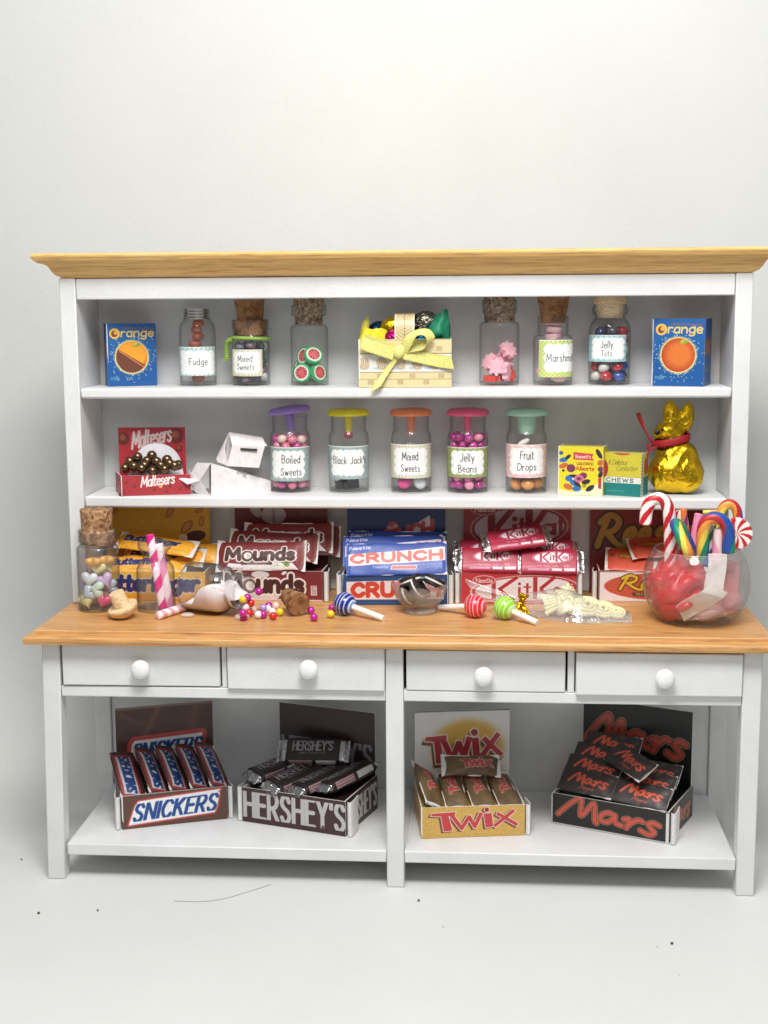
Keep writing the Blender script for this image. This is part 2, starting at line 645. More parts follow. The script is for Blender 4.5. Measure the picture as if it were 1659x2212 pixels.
for ch, (w, src) in FONT_SRC.items():
    strokes = []
    for s in src.split('/'):
        if not s:
            continue
        cur = s.startswith('~')
        pts = [tuple(float(q) / 100 for q in p.split()) for p in s.lstrip('~').split(',')]
        if cur:
            pts = [tuple(p) for p in smooth_path(pts, 5)]
        strokes.append(pts)
    FONT[ch] = (w / 100, strokes)


class Art:
    """a sheet of print: colours at the points of a grid, u to the right, v up"""

    def __init__(self, W, H, base, D=900):
        self.W, self.H = W, H
        self.nx, self.ny = max(6, int(W * D)), max(6, int(H * D))
        self.a = np.ones((self.ny, self.nx, 3)) * np.array(base, float)
        u = np.linspace(0, 1, self.nx)
        v = np.linspace(0, 1, self.ny)
        self.U, self.V = np.meshgrid(u, v)
        self.X, self.Y = self.U * W, self.V * H
        self.px = W / (self.nx - 1)

    def paint(self, m, color):
        m = np.clip(m, 0, 1)[..., None]
        self.a = self.a * (1 - m) + np.array(color, float) * m
        return self

    def xy(self, pts):
        return [(p[0] * self.W, p[1] * self.H) for p in pts]

    def segdist(self, P, pad):
        """distance field to a polyline, only near it"""
        P = np.array(P)
        D = np.full(self.X.shape, 1e3)
        x0, y0 = P.min(0) - pad
        x1, y1 = P.max(0) + pad
        i0, i1 = max(0, int(x0 / self.px)), min(self.nx, int(x1 / self.px) + 2)
        py = self.H / (self.ny - 1)
        j0, j1 = max(0, int(y0 / py)), min(self.ny, int(y1 / py) + 2)
        if i1 <= i0 or j1 <= j0:
            return D
        X, Y = self.X[j0:j1, i0:i1], self.Y[j0:j1, i0:i1]
        d = np.full(X.shape, 1e3)
        for a, b in zip(P[:-1], P[1:]):
            ab = b - a
            l2 = ab @ ab + 1e-14
            t = np.clip(((X - a[0]) * ab[0] + (Y - a[1]) * ab[1]) / l2, 0, 1)
            d = np.minimum(d, np.hypot(X - a[0] - t * ab[0], Y - a[1] - t * ab[1]))
        D[j0:j1, i0:i1] = d
        return D

    def stroke(self, pts, w, color, smooth=False):
        """w in parts of the sheet's height"""
        P = self.xy(pts)
        if smooth:
            P = [tuple(p) for p in smooth_path(P, 6)]
        w = w * self.H
        d = self.segdist(P, w + 3 * self.px)
        return self.paint((w / 2 - d) / self.px + 0.5, color)

    def polymask(self, P, grow=0.0):
        inside = np.zeros(self.X.shape, bool)
        n = len(P)
        for i in range(n):
            (xa, ya), (xb, yb) = P[i], P[(i + 1) % n]
            if ya == yb:
                continue
            c = (ya > self.Y) != (yb > self.Y)
            inside ^= c & (self.X < (xb - xa) * (self.Y - ya) / (yb - ya) + xa)
        d = self.segdist(list(P) + [P[0]], abs(grow) + 4 * self.px)
        sd = np.where(inside, d, -d)
        return np.clip((sd + grow) / self.px + 0.5, 0, 1)

    def poly(self, pts, color, grow=0.0):
        return self.paint(self.polymask(self.xy(pts), grow * self.H), color)

    def seg(self, p, q, w, color, grow=0.0):
        """square-ended bar between two points"""
        (xa, ya), (xb, yb) = self.xy([p, q])
        w = w * self.H / 2
        dx, dy = xb - xa, yb - ya
        l = math.hypot(dx, dy) + 1e-12
        nx, ny = -dy / l * w, dx / l * w
        return self.paint(self.polymask([(xa + nx, ya + ny), (xb + nx, yb + ny), (xb - nx, yb - ny), (xa - nx, ya - ny)], grow * self.H), color)

    def ell(self, cx, cy, rx, ry, color, rot=0.0, soft=0.0):
        """radii in parts of the height"""
        X, Y = self.X - cx * self.W, self.Y - cy * self.H
        c, s = math.cos(math.radians(rot)), math.sin(math.radians(rot))
        x, y = (X * c + Y * s) / (rx * self.H), (-X * s + Y * c) / (ry * self.H)
        r = np.hypot(x, y)
        e = self.px / (min(rx, ry) * self.H) + soft
        return self.paint((1 - r) / e + 0.5, color)

    def rect(self, u0, u1, v0, v1, color):
        return self.poly([(u0, v0), (u1, v0), (u1, v1), (u0, v1)], color)

    def grad(self, fn, color):
        return self.paint(fn(self.U, self.V), color)

    def text(self, s, u0, u1, v0, v1, color, w=0.18, skew=0.0, slope=0.0, gap=0.17, outline=(), clip=False, arch=0.0, jit=0.0):
        """letters fitted to the box; w in parts of the letter height; outline = (extra, colour) pairs, widest first"""
        tot = sum(FONT[c][0] for c in s) + gap * (len(s) - 1)
        bw, bh = (u1 - u0) * self.W, (v1 - v0) * self.H
        kx = bw / tot
        polys = []
        x = 0.0
        for c in s:
            gw, strokes = FONT[c]
            j1, j2, j3 = (rng.uniform(-jit, jit, 3) if jit else (0, 0, 0))
            for st in strokes:
                Q = []
                for (px_, py_) in st:
                    xx = (x + px_ + j2 * py_ * 1.5) * kx
                    yy = (py_ * (1 + j3) + j1) * bh
                    Q.append((u0 * self.W + xx + skew * yy, v0 * self.H + yy + slope * xx + arch * bh * math.sin(PI * xx / bw)))
                polys.append(Q)
            x += gw + gap
        ww = w * bh
        mx = max([e for e, _ in outline] + [0]) * bh
        D = np.full(self.X.shape, 1e3)
        for Q in polys:
            D = np.minimum(D, self.segdist(Q, ww / 2 + mx + 3 * self.px))
        cm = 1.0
        if clip:
            yl = self.Y - slope * (self.X - u0 * self.W) - v0 * self.H
            cm = np.clip(np.minimum(yl, bh - yl) / self.px + 0.5, 0, 1)
        for e, oc in outline:
            self.paint((ww / 2 + e * bh - D) / self.px + 0.5, oc)
        return self.paint(((ww / 2 - D) / self.px + 0.5).clip(0, 1) * cm, color)

    def speckle(self, amt, size=1):
        n = rng.normal(0, amt, (self.ny // size + 1, self.nx // size + 1))
        n = np.kron(n, np.ones((size, size)))[:self.ny, :self.nx]
        self.a = np.clip(self.a * (1 + n[..., None]), 0, 255)
        return self

    def put(self, other, u0, u1, v0, v1):
        """paste another print into a window of this one"""
        i0, i1 = int(u0 * (self.nx - 1)), int(u1 * (self.nx - 1))
        j0, j1 = int(v0 * (self.ny - 1)), int(v1 * (self.ny - 1))
        jj = np.linspace(0, other.ny - 1, j1 - j0 + 1).round().astype(int)
        ii = np.linspace(0, other.nx - 1, i1 - i0 + 1).round().astype(int)
        self.a[j0:j1 + 1, i0:i1 + 1] = other.a[np.ix_(jj, ii)]
        return self


def sheet_mesh(name, art, fn, t, mat, inner=(228, 226, 222), sharp=None):
    """printed sheet with thickness: fn(U,V) gives points, print on the outer side"""
    P = fn(art.U, art.V)
    ny, nx = art.ny, art.nx
    du = np.gradient(P, axis=1)
    dv = np.gradient(P, axis=0)
    N = np.cross(du, dv)
    N /= np.linalg.norm(N, axis=-1, keepdims=True) + 1e-12
    Q = P - N * t
    V = np.concatenate([P.reshape(-1, 3), Q.reshape(-1, 3)])
    idx = np.arange(ny * nx).reshape(ny, nx)
    F = np.stack([idx[:-1, :-1], idx[:-1, 1:], idx[1:, 1:], idx[1:, :-1]], -1).reshape(-1, 4)
    n = ny * nx
    B = (F + n)[:, ::-1]
    rim = np.concatenate([idx[0, :], idx[1:, -1], idx[-1, -2::-1], idx[-2:0:-1, 0]])
    nxt = np.roll(rim, -1)
    # separate rim vertices so that the cut edge stays paper coloured and sharp
    r0 = len(V)
    k = len(rim)
    V = np.concatenate([V, V[rim], V[rim + n]])
    i = np.arange(k)
    j = (i + 1) % k
    R = np.stack([r0 + i, r0 + k + i, r0 + k + j, r0 + j], -1)
    col = np.concatenate([lin(art.a).reshape(-1, 3), np.tile(lin(inner), (n, 1)), np.tile(lin(inner), (2 * k, 1))])
    return mesh_np(name, V, [F, B, R], mat, col, sharp)


def flat(W, H, warp=0.0, seed=0, lean=0.0):
    """upright card facing -Y, x 0..W, z 0..H"""
    def fn(U, V):
        P = np.stack([U * W, np.zeros_like(U) + lean * V * H, V * H], -1)
        if warp:
            P[..., 1] += warp * wav(P * np.array([1, 0, 1]), 9, seed) + warp * 0.5 * np.sin(U * 3.1)
        return P
    return fn


def wrap_fn(L, W, H, pinch=0.12, n=2.6, amp=0.0015, seed=0, openend=False, fin=0.1):
    """paper or film wrapped round a bar lying along X, top facing +Z"""
    ph = -PI / 2 - 2 * PI * np.linspace(0, 1, 721)
    c, s = np.cos(ph), np.sin(ph)
    yy = np.sign(c) * np.abs(c) ** (2 / n) * W / 2
    zz = np.sign(s) * np.abs(s) ** (2 / n) * H / 2
    arc = np.concatenate([[0], np.cumsum(np.hypot(np.diff(yy), np.diff(zz)))])
    arc /= arc[-1]

    def fn(U, V):
        y = np.interp(V, arc, yy)
        z = np.interp(V, arc, zz)
        e = np.clip(np.minimum(U, 1 - U) / pinch, 0, 1)
        e = e * e * (3 - 2 * e)
        if openend:
            zf = 0.55 + 0.45 * e
            yf = 1.0
        else:
            zf = 0.06 + 0.94 * e
            yf = 1 + fin * (1 - e)
        P = np.stack([(U - 0.5) * L, y * yf, z * zf], -1)
        if amp:
            k = crease(P, 70, seed) * (0.35 + 0.9 * (1 - e)) + 0.6 * wav(P, 60, seed + 1)
            P[..., 2] += 1.5 * amp * k * np.sign(z + 1e-9) * (0.3 + 0.7 * zf)
            P[..., 1] += amp * 0.4 * wav(P, 50, seed + 2)
        return P
    return fn


def spiral_tube(name, path, r, colorfn, mat, n=28, sub=7, taper=None):
    """round sweet rope along a path, coloured by colorfn(length, angle)"""
    pts = [Vector(p) for p in smooth_path(path, sub)]
    N = len(pts)
    V, C = [], []
    t0 = (pts[1] - pts[0]).normalized()
    up = Vector((0, 1, 0)) if abs(t0.y) < 0.9 else Vector((1, 0, 0))
    nrm = t0.cross(up).normalized()
    s = 0.0
    rows = []
    for i, p in enumerate(pts):
        if i:
            s += (p - pts[i - 1]).length
        t = (pts[min(i + 1, N - 1)] - pts[max(i - 1, 0)]).normalized()
        nrm = (nrm - t * nrm.dot(t)).normalized()
        rows.append((p, nrm.copy(), t.cross(nrm), s, t))
    # rounded ends
    ext = []
    for k, f in ((0.0, 0.02), (0.0, 0.8), (0.0, 0.95)):
        ext.append(f)
    ring = []
    for f in ext:
        ring.append((rows[0], f))
    for q in rows:
        ring.append((q, 1.0))
    for f in reversed(ext):
        ring.append((rows[-1], f))
    for (q, f) in ring:
        p, a_, b_, s_, t = q
        push = 0.0
        if f < 1:
            push = r * 0.25 * math.sqrt(max(0, 1 - f * f))
            push = -push if q is rows[0] else push
        for k in range(n):
            a = 2 * PI * k / n
            V.append(p + t * push + (a_ * math.cos(a) + b_ * math.sin(a)) * r * f)
            C.append(colorfn(s_, a))
    m = len(ring)
    idx = np.arange(m * n).reshape(m, n)
    nx_ = np.roll(idx, -1, 1)
    F = np.stack([idx[:-1], nx_[:-1], nx_[1:], idx[1:]], -1).reshape(-1, 4)
    return mesh_np(name, np.array([tuple(v) for v in V]), [F], mat, lin(np.array(C)))
# ------------------------------------------------------------------ backdrop: white paper sweep
def sweep():
    prof = [(-6.0, 0.0), (-2.0, 0.0), (0.0, 0.0), (0.52, 0.0)]
    yw, r = 0.98, 0.44
    for k in range(1, 13):
        a = PI / 2 * k / 12
        prof.append((yw - r + r * math.sin(a), r - r * math.cos(a)))
    prof += [(yw + 0.01, 1.2), (yw + 0.02, 2.2), (yw + 0.03, 3.4)]
    xs = np.linspace(-3.2, 3.4, 30)
    V = np.array([[x, y, z] for (y, z) in prof for x in xs])
    V[:, 1] += 0.012 * np.sin(V[:, 0] * 2.1 + 0.4) * np.clip(V[:, 2], 0, 1)
    n, m = len(prof), len(xs)
    idx = np.arange(n * m).reshape(n, m)
    F = np.stack([idx[:-1, :-1], idx[:-1, 1:], idx[1:, 1:], idx[1:, :-1]], -1).reshape(-1, 4)
    cut = 3                                     # the floor sheet ends where the wall sheet begins to rise
    for nm, c0, c1, rows in (("floor", (206, 207, 205), (212, 213, 211), (0, cut)), ("wall", (203, 204, 201), (209, 210, 207), (cut, n - 1))):
        k = Nt(nm + "_paper")
        v = k.coords()
        f = k.noise(v, 1.6, 8, 0.65)
        k.l(k.ramp(f, [(0.3, rgba(c0)), (0.7, rgba(c1))]), k.b.inputs['Base Color'])
        k.bump(k.noise(v, 60, 5), 0.1, 0.01)
        k.set(Roughness=0.6)
        sub = V[rows[0] * m:(rows[1] + 1) * m]
        nr = rows[1] - rows[0] + 1
        ix = np.arange(nr * m).reshape(nr, m)
        Fq = np.stack([ix[:-1, :-1], ix[:-1, 1:], ix[1:, 1:], ix[1:, :-1]], -1).reshape(-1, 4)
        props(link(nm, mesh_np(nm, sub, [Fq], k.m)), kind='structure')


sweep()

# ------------------------------------------------------------------ the hutch
Z_SH, Z_CT, Z_MID, Z_UP = 0.0913, 0.631, 0.9104, 1.1849     # tops of the four surfaces
YU, YB = 0.2755, 0.4756
hutch = thing("hutch", "white miniature shop hutch with pale wood counter and cornice, shelves filled with sweets", "hutch", (0, 0, 0))
HW, UW, LW = 0.85, 0.8523, 0.0434


def ring_loft(name, prof, x0, x1, y0, y1, mat, parent):
    """moulded board: prof = (overhang, z) from below upward, mitred at the front corners"""
    V, F = [], []
    for (o, z) in prof:
        V += [(x0 - o, y0 - o, z), (x1 + o, y0 - o, z), (x1 + o, y1, z), (x0 - o, y1, z)]
    n = len(prof)
    for j in range(n - 1):
        for i in range(4):
            k = (i + 1) % 4
            F.append((j * 4 + i, j * 4 + k, (j + 1) * 4 + k, (j + 1) * 4 + i))
    F.append((3, 2, 1, 0))
    F.append(tuple((n - 1) * 4 + i for i in range(4)))
    mb = MB()
    mb.add(V, F)
    return mb.build(name, mat, parent, sharp=28)


def arc(o0, z0, o1, z1, bulge, n=6):
    out = []
    for i in range(n + 1):
        t = i / n
        b = bulge * math.sin(PI * t)
        dx, dz = o1 - o0, z1 - z0
        l = math.hypot(dx, dz)
        out.append((o0 + dx * t + dz / l * b, z0 + dz * t - dx / l * b))
    return out


ZC0 = 1.4598
corn = [(-0.004, ZC0), (0.0, ZC0 + 0.001)] + arc(0.002, ZC0 + 0.003, 0.016, ZC0 + 0.014, 0.002, 4) + arc(0.018, ZC0 + 0.016, 0.044, ZC0 + 0.036, -0.006, 7) + \
    [(0.0455, ZC0 + 0.038)] + arc(0.047, ZC0 + 0.0395, 0.0545, ZC0 + 0.047, 0.0015, 4) + arc(0.056, ZC0 + 0.0485, 0.054, ZC0 + 0.0585, 0.003, 4) + [(0.045, ZC0 + 0.0598)]
ring_loft("cornice", corn, -UW + 0.006, UW, YU, YB + 0.03, M_CORNICE, hutch)
cnt = [(-0.01, 0.599), (0.030, 0.599)] + arc(0.036, 0.6005, 0.0245, 0.6215, 0.0085, 9) + [(0.0205, 0.6216), (0.0165, 0.6213), (0.0160, 0.6222), (0.0158, 0.6285)] + arc(0.0152, 0.6295, 0.012, 0.631, 0.0008, 3)
ring_loft("counter", cnt, -HW + 0.0105, HW - 0.004, 0.0, YB + 0.012, M_COUNTER, hutch)


def white(name, boxes, bevel=0.003, sub=None):
    mb = MB()
    for b in boxes:
        mb.box(*b)
    return mb.build(name, M_WHITE, sub or hutch, bevel=bevel, sharp=30)


# upper part
white("side_panel", [(-UW, -UW + 0.0414, YU, YB, Z_CT + 0.0005, ZC0)])
white("side_panel", [(UW - 0.0414, UW, YU, YB, Z_CT + 0.0005, ZC0)])
IX = UW - 0.0414 - 0.0011
white("top_rail", [(-IX, IX, YU + 0.0015, YU + 0.02, 1.4061, ZC0 - 0.001)])
white("top_panel", [(-IX, IX, YU + 0.0205, YB, 1.438, ZC0 - 0.001)])
white("shelf", [(-IX, IX, YU + 0.002, YB, 1.1588, Z_UP)], 0.006)
white("shelf", [(-IX, IX, YU + 0.002, YB, 0.8811, Z_MID)], 0.006)
white("back_panel", [(-UW + 0.004, UW - 0.004, YB + 0.0005, YB + 0.012, Z_CT + 0.0005, ZC0 - 0.001)])

# lower part
LT = 0.598


def leg(x0, x1, y0, y1, skew=0.0):
    mb = MB()
    mb.box(x0, x1, y0, y1, 0.0, LT)
    mb.v = [(x + skew * (z / LT - 0.5), y, z) for x, y, z in mb.v]
    mb.build("leg", M_WHITE, hutch, bevel=0.003, sharp=30)


leg(-HW - 0.001, -HW + LW - 0.001, 0.0, 0.0434, 0.012)
leg(-0.021, 0.021, 0.0, 0.0434)
leg(HW - LW, HW, 0.0, 0.0434)
leg(-HW, -HW + LW, 0.4277, 0.471)
leg(HW - LW, HW, 0.4277, 0.471)
XI = HW - LW - 0.001
white("drawer_rail", [(-XI + 0.003, -0.0215, 0.002, 0.03, 0.4639, 0.4905)])
white("drawer_rail", [(0.0215, XI, 0.002, 0.03, 0.4639, 0.4905)])
white("bottom_shelf", [(-XI, -0.0215, 0.003, 0.4272, 0.0616, Z_SH), (0.0215, XI, 0.003, 0.4272, 0.0616, Z_SH), (-0.0215, 0.0215, 0.0439, 0.4272, 0.0616, Z_SH)], 0.003)
white("back_panel", [(-XI, XI, 0.4375, 0.448, Z_SH - 0.02, LT)], 0)
white("drawer_floor", [(-XI, XI, 0.0445, 0.436, 0.4655, 0.474)], 0)
white("apron", [(-HW + 0.004, -HW + 0.02, 0.0445, 0.427, 0.466, LT)], 0)
white("apron", [(HW - 0.02, HW - 0.004, 0.0445, 0.427, 0.466, LT)], 0)
# stiles between the drawers
def xat(u):
    return float(at(u, 1450, y=0.0)[0])


white("drawer_stile", [(xat(479), xat(489.5), 0.0025, 0.03, 0.491, LT)], 0.0015)
white("drawer_stile", [(xat(1226.5), xat(1241), 0.0025, 0.03, 0.491, LT)], 0.0015)
DR = [  # left, right, top, bottom in the photograph; how far it is pulled out; turn
    (135, 474.5, 1394, 1481.5, 0.001, 0.6), (490.5, 830.5, 1398.5, 1491, 0.010, -0.3),
    (877.5, 1221.5, 1406, 1494.5, 0.000, 0.0), (1244.5, 1605, 1412, 1504, 0.012, 0.3)]
KN = [(308, 1441), (669, 1441), (1045, 1456), (1434, 1461)]
for (a, b, t, bo, out, turn), (ku, kv) in zip(DR, KN):
    y0 = -out
    mu, mv = (a + b) / 2, (t + bo) / 2
    x0, x1 = float(at(a, mv, y=y0)[0]), float(at(b, mv, y=y0)[0])
    z1, z0 = float(at(mu, t, y=y0)[2]), float(at(mu, bo, y=y0)[2])
    z0 = max(z0, 0.4915 if out < 0.005 else z0)
    z1 = min(z1, 0.595)
    mb = MB()
    mb.box(x0, x1, y0, 0.026, z0, z1)
    cx = (x0 + x1) / 2
    mb.box(x0 + 0.008, x1 - 0.012, 0.0265, 0.38, z0 + 0.004, z0 + 0.012)
    mb.box(x0 + 0.008, x0 + 0.014, 0.0265, 0.38, z0 + 0.0125, z1 - 0.012)
    mb.box(x1 - 0.018, x1 - 0.012, 0.0265, 0.38, z0 + 0.0125, z1 - 0.012)
    d = mb.build("drawer", M_WHITE, hutch, M=T(cx, 0, 0) @ RZ(turn) @ T(-cx, 0, 0), bevel=0.0025, sharp=30)
    k = at(ku, kv, y=y0)
    kb = MB()
    kb.lathe([(0.0, 0.0), (0.012, 0.0), (0.0115, 0.006), (0.013, 0.010), (0.019, 0.013), (0.0228, 0.019), (0.0232, 0.025), (0.0205, 0.031), (0.014, 0.0355), (0.006, 0.0375), (0.0, 0.038)], 36)
    kb.build("knob", plain((236, 236, 236), 0.14, coat=0.5), d, M=T(float(k[0]), y0 + 0.0004, float(k[2])) @ RX(90), sharp=60)
# ------------------------------------------------------------------ printed boxes and bars
WH = (236, 234, 232)


def card_panel(name, art, W, H, t, parent, M, warp=0.0, seed=0, inner=(228, 226, 222), lean=0.0):
    me = sheet_mesh(name, art, flat(W, H, warp, seed, lean), t, M_PRINT, inner)
    return link(name, me, parent, M)


def display_box(label, loc, yaw, W, D, H, CH, front, side, back, liner, flaps=(0, 1), warp=0.0012, seed=0, cw=None, base=(228, 226, 222), lean=0.0):
    """counter display carton: tray with printed sides and a tall card behind; origin at the middle of the front foot"""
    Mx = T(*loc) @ RZ(yaw)
    b = thing("display_box", label, "display box", Mx, "open cartons of chocolate bars")
    t = 0.003
    card_panel("front_panel", front, W, H, t, b, T(-W / 2, 0, 0), warp, seed)
    card_panel("side_panel", side, D, H, t, b, T(W / 2, 0.001, 0) @ RZ(90), warp, seed + 1)
    card_panel("side_panel", side, D, H, t, b, T(-W / 2, D, 0) @ RZ(-90), warp, seed + 2)
    cw = cw or W * 0.96
    card_panel("back_card", back, cw, CH, t, b, T(-cw / 2, D + 0.001, 0), warp, seed + 3, lean=lean)
    mb = MB()
    mb.box(-W / 2 + 0.004, W / 2 - 0.004, 0.004, D - 0.001, 0.001, 0.004)
    mb.box(-W / 2 + 0.004, W / 2 - 0.004, 0.004, D - 0.001, H - 0.016, H - 0.013, 1)
    mb.build("tray_liner", [plain((220, 218, 214), 0.6), plain(liner, 0.5)], b)
    for f in flaps:
        sx = 1 if f else -1
        fl = MB()
        pts = [(sx * (W / 2 + 0.0035), 0.004), (sx * (W / 2 + 0.010), -0.001), (sx * (W / 2 + 0.0135), 0.012), (sx * (W / 2 + 0.0085), 0.055)]
        pts = [tuple(p) for p in smooth_path(pts, 5)]
        V, F = [], []
        for i, (x, y) in enumerate(pts):
            for z in (-0.0, H * 0.98):
                V += [(x, y, z + 0.001), (x + sx * 0.002, y - 0.0005, z + 0.001)]
        for i in range(len(pts) - 1):
            a = i * 4
            F += [(a, a + 4, a + 6, a + 2), (a + 1, a + 3, a + 7, a + 5), (a, a + 1, a + 5, a + 4), (a + 2, a + 6, a + 7, a + 3)]
        F += [(0, 2, 3, 1), (len(V) - 4, len(V) - 3, len(V) - 1, len(V) - 2)]
        fl.add(V, F)
        fl.build("side_flap", plain((232, 230, 228), 0.55), b)
    return b, Mx


def bar(label, proto, M, group):
    """a bar laid out as a copy of its kind"""
    o = proto if not proto.get('label') else copy_tree(proto)
    o.matrix_world = M
    return props(o, label, "chocolate bar", group)


def wrapper_proto(name, art, L, W, H, **kw):
    return link(name, sheet_mesh(name, art, wrap_fn(L, W, H, **kw), 0.0016, M_GLOSSWRAP, kw.get('inner', (226, 222, 218)) if False else (226, 222, 218)))


def wrap_art(L, W, H, base, D=620):
    return Art(L, 2.15 * (W + H * 0.7), base, D)


def pose(x, y, z, yaw=0, pitch=0, roll=0):
    """roll tips the top face toward the viewer, pitch lifts the right-hand end, yaw turns it"""
    return T(x, y, z) @ RZ(yaw) @ RY(-pitch) @ RX(roll)


# ---------- brown carton, blue lettering on a white slanted plate
BR = (92, 62, 50)
BRD = (70, 40, 34)


def plate_logo(A, pts, txt, box, slope, skew=0.25, w=0.2, tw=(238, 238, 240), tc=(28, 72, 142), rc=(196, 70, 66)):
    A.poly(pts, rc, 0.045)
    A.poly(pts, tw, 0.0)
    A.text(txt, *box, tc, w, skew, slope, 0.27, clip=True)
    return A


def peanut_front(W, H):
    A = Art(W, H, BR, 1000)
    plate_logo(A, [(0.06, 0.1), (0.125, 0.66), (0.16, 0.8), (0.935, 0.94), (0.9, 0.4), (0.875, 0.24)], "SNICKERS", (0.105, 0.875, 0.19, 0.72), 0.045, 0.25, 0.19)
    A.ell(0.925, 0.88, 0.025, 0.025, (40, 80, 150))
    return A.speckle(0.06)


def peanut_back(W, H):
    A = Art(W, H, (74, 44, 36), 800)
    A.grad(lambda u, v: 0.5 * np.exp(-((u - 0.33 - 0.5 * (v - 0.75)) / 0.035) ** 2) * (v > 0.5) * np.clip((v - 0.5) * 6, 0, 1), (132, 88, 62))
    A.grad(lambda u, v: 0.5 * np.exp(-((u - 0.78 - 0.25 * (v - 0.75)) / 0.05) ** 2) * np.clip((v - 0.5) * 6, 0, 1), (120, 76, 56))
    A.grad(lambda u, v: 0.35 * np.exp(-((v - 0.9 + 0.5 * (u - 0.1)) / 0.03) ** 2) * (u < 0.3), (120, 76, 56))
    plate_logo(A, [(0.13, 0.42), (0.16, 0.6), (0.19, 0.64), (0.89, 0.67), (0.86, 0.46)], "SNICKERS", (0.16, 0.85, 0.44, 0.61), 0.03)
    A.rect(0, 1, 0.975, 1, (120, 96, 84))
    return A.speckle(0.05)


W, D, H = 0.266, 0.19, 0.086
side = Art(D, H, BRD, 500).speckle(0.08)
P0 = at(264.3, 1793, z=Z_SH)
P1 = at(492, 1768.6, z=Z_SH)
yw = math.degrees(math.atan2(P1[1] - P0[1], P1[0] - P0[0]))
mid = (P0 + P1) / 2
bx, BM = display_box("brown carton with blue letters on a white slanted plate, full of upright tilted bars", (mid[0], mid[1], Z_SH + 0.001), yw, W, D, H, 0.258,
                     peanut_front(W, H), side, peanut_back(W * 0.97, 0.258), (60, 36, 30), (0, 1), 0.0016, 1)
L, BW, BH = 0.155, 0.07, 0.022
A = wrap_art(L, BW, BH, (72, 44, 38))
for q in (0.2, 0.225, 0.25, 0.275):
    A.rect(0, 1, q, q + 0.007, (104, 74, 66))
plate_logo(A, [(0.06, 0.40), (0.1, 0.655), (0.88, 0.665), (0.86, 0.41)], "SNICKERS", (0.095, 0.84, 0.43, 0.62), 0.0, 0.2, 0.23, (196, 198, 208), (30, 56, 116), (160, 58, 58))
A.speckle(0.06)
pb = wrapper_proto("chocolate_bar", A, L, BW, BH, pinch=0.3, n=1.5, openend=True, amp=0.001, seed=2)
gx = "blue and white lettered bars leaning in the brown carton"
for i, (x, lab) in enumerate(zip((-0.108, -0.046, 0.006, 0.058, 0.108), (
        "leftmost bar in the brown carton, blue letters facing out over the left edge", "second bar from the left in the brown carton of blue lettered bars",
        "middle bar of five in the brown carton of blue lettered bars", "fourth bar from the left in the brown carton of blue lettered bars",
        "rightmost bar in the brown carton with blue letters"))):
    bar(lab, pb, BM @ pose(x, 0.078 + 0.006 * (i > 0), H + 0.026 + 0.003 * (i > 0), 90 + (8 if i == 0 else 12), 31, 26 if i else 12), gx)

# ---------- dark carton with tall silver capitals
DK = (62, 36, 36)


def tall_caps(W, H, box, slope=0.0, D=1000, base=DK, c=(190, 188, 188), reg=False):
    A = Art(W, H, base, D)
    A.text("HERSHEY'S", *box, c, 0.16, 0.0, slope, 0.27, clip=True)
    if reg:
        A.ell(0.785, 0.17, 0.05, 0.05, (130, 116, 114))
        A.ell(0.785, 0.17, 0.038, 0.038, base)
    return A.speckle(0.05)


P0 = at(525, 1774, z=Z_SH)
P1 = at(746.7, 1808, z=Z_SH)
W, D, H = 0.286, 0.205, 0.09
yw = math.degrees(math.atan2(P1[1] - P0[1], P1[0] - P0[0]))
mid = (P0 + P1) / 2
bx, BM = display_box("dark maroon carton with tall silver capitals, foil-ended bars on top", (mid[0], mid[1], Z_SH + 0.001), yw, W, D, H, 0.255,
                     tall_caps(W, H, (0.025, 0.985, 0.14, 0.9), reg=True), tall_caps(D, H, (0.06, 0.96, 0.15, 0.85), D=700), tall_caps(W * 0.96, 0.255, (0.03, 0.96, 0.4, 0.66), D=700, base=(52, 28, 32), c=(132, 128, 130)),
                     (44, 24, 24), (0, 1), 0.0012, 4)


def foil_bar(name, art, L, W, H, sleeve=0.8, n=3.0, seed=0):
    """paper sleeve round a foil-wrapped bar with the foil showing at both ends"""
    root = bpy.data.objects.new(name, None)
    COL.objects.link(root)
    fa = Art(L, 2.1 * W, (210, 210, 210), 420)
    fo = sheet_mesh("foil", fa, wrap_fn(L, W * 0.92, H * 0.78, pinch=0.09, n=n, amp=0.0024, seed=seed, fin=-0.05), 0.001, M_SILVER)
    link("foil", fo, root)
    sl = sheet_mesh("paper_sleeve", art, wrap_fn(L * sleeve, W, H, pinch=0.03, n=n, amp=0.0008, seed=seed, openend=True), 0.0012, M_GLOSSWRAP, (200, 196, 194))
    link("paper_sleeve", sl, root)
    return root


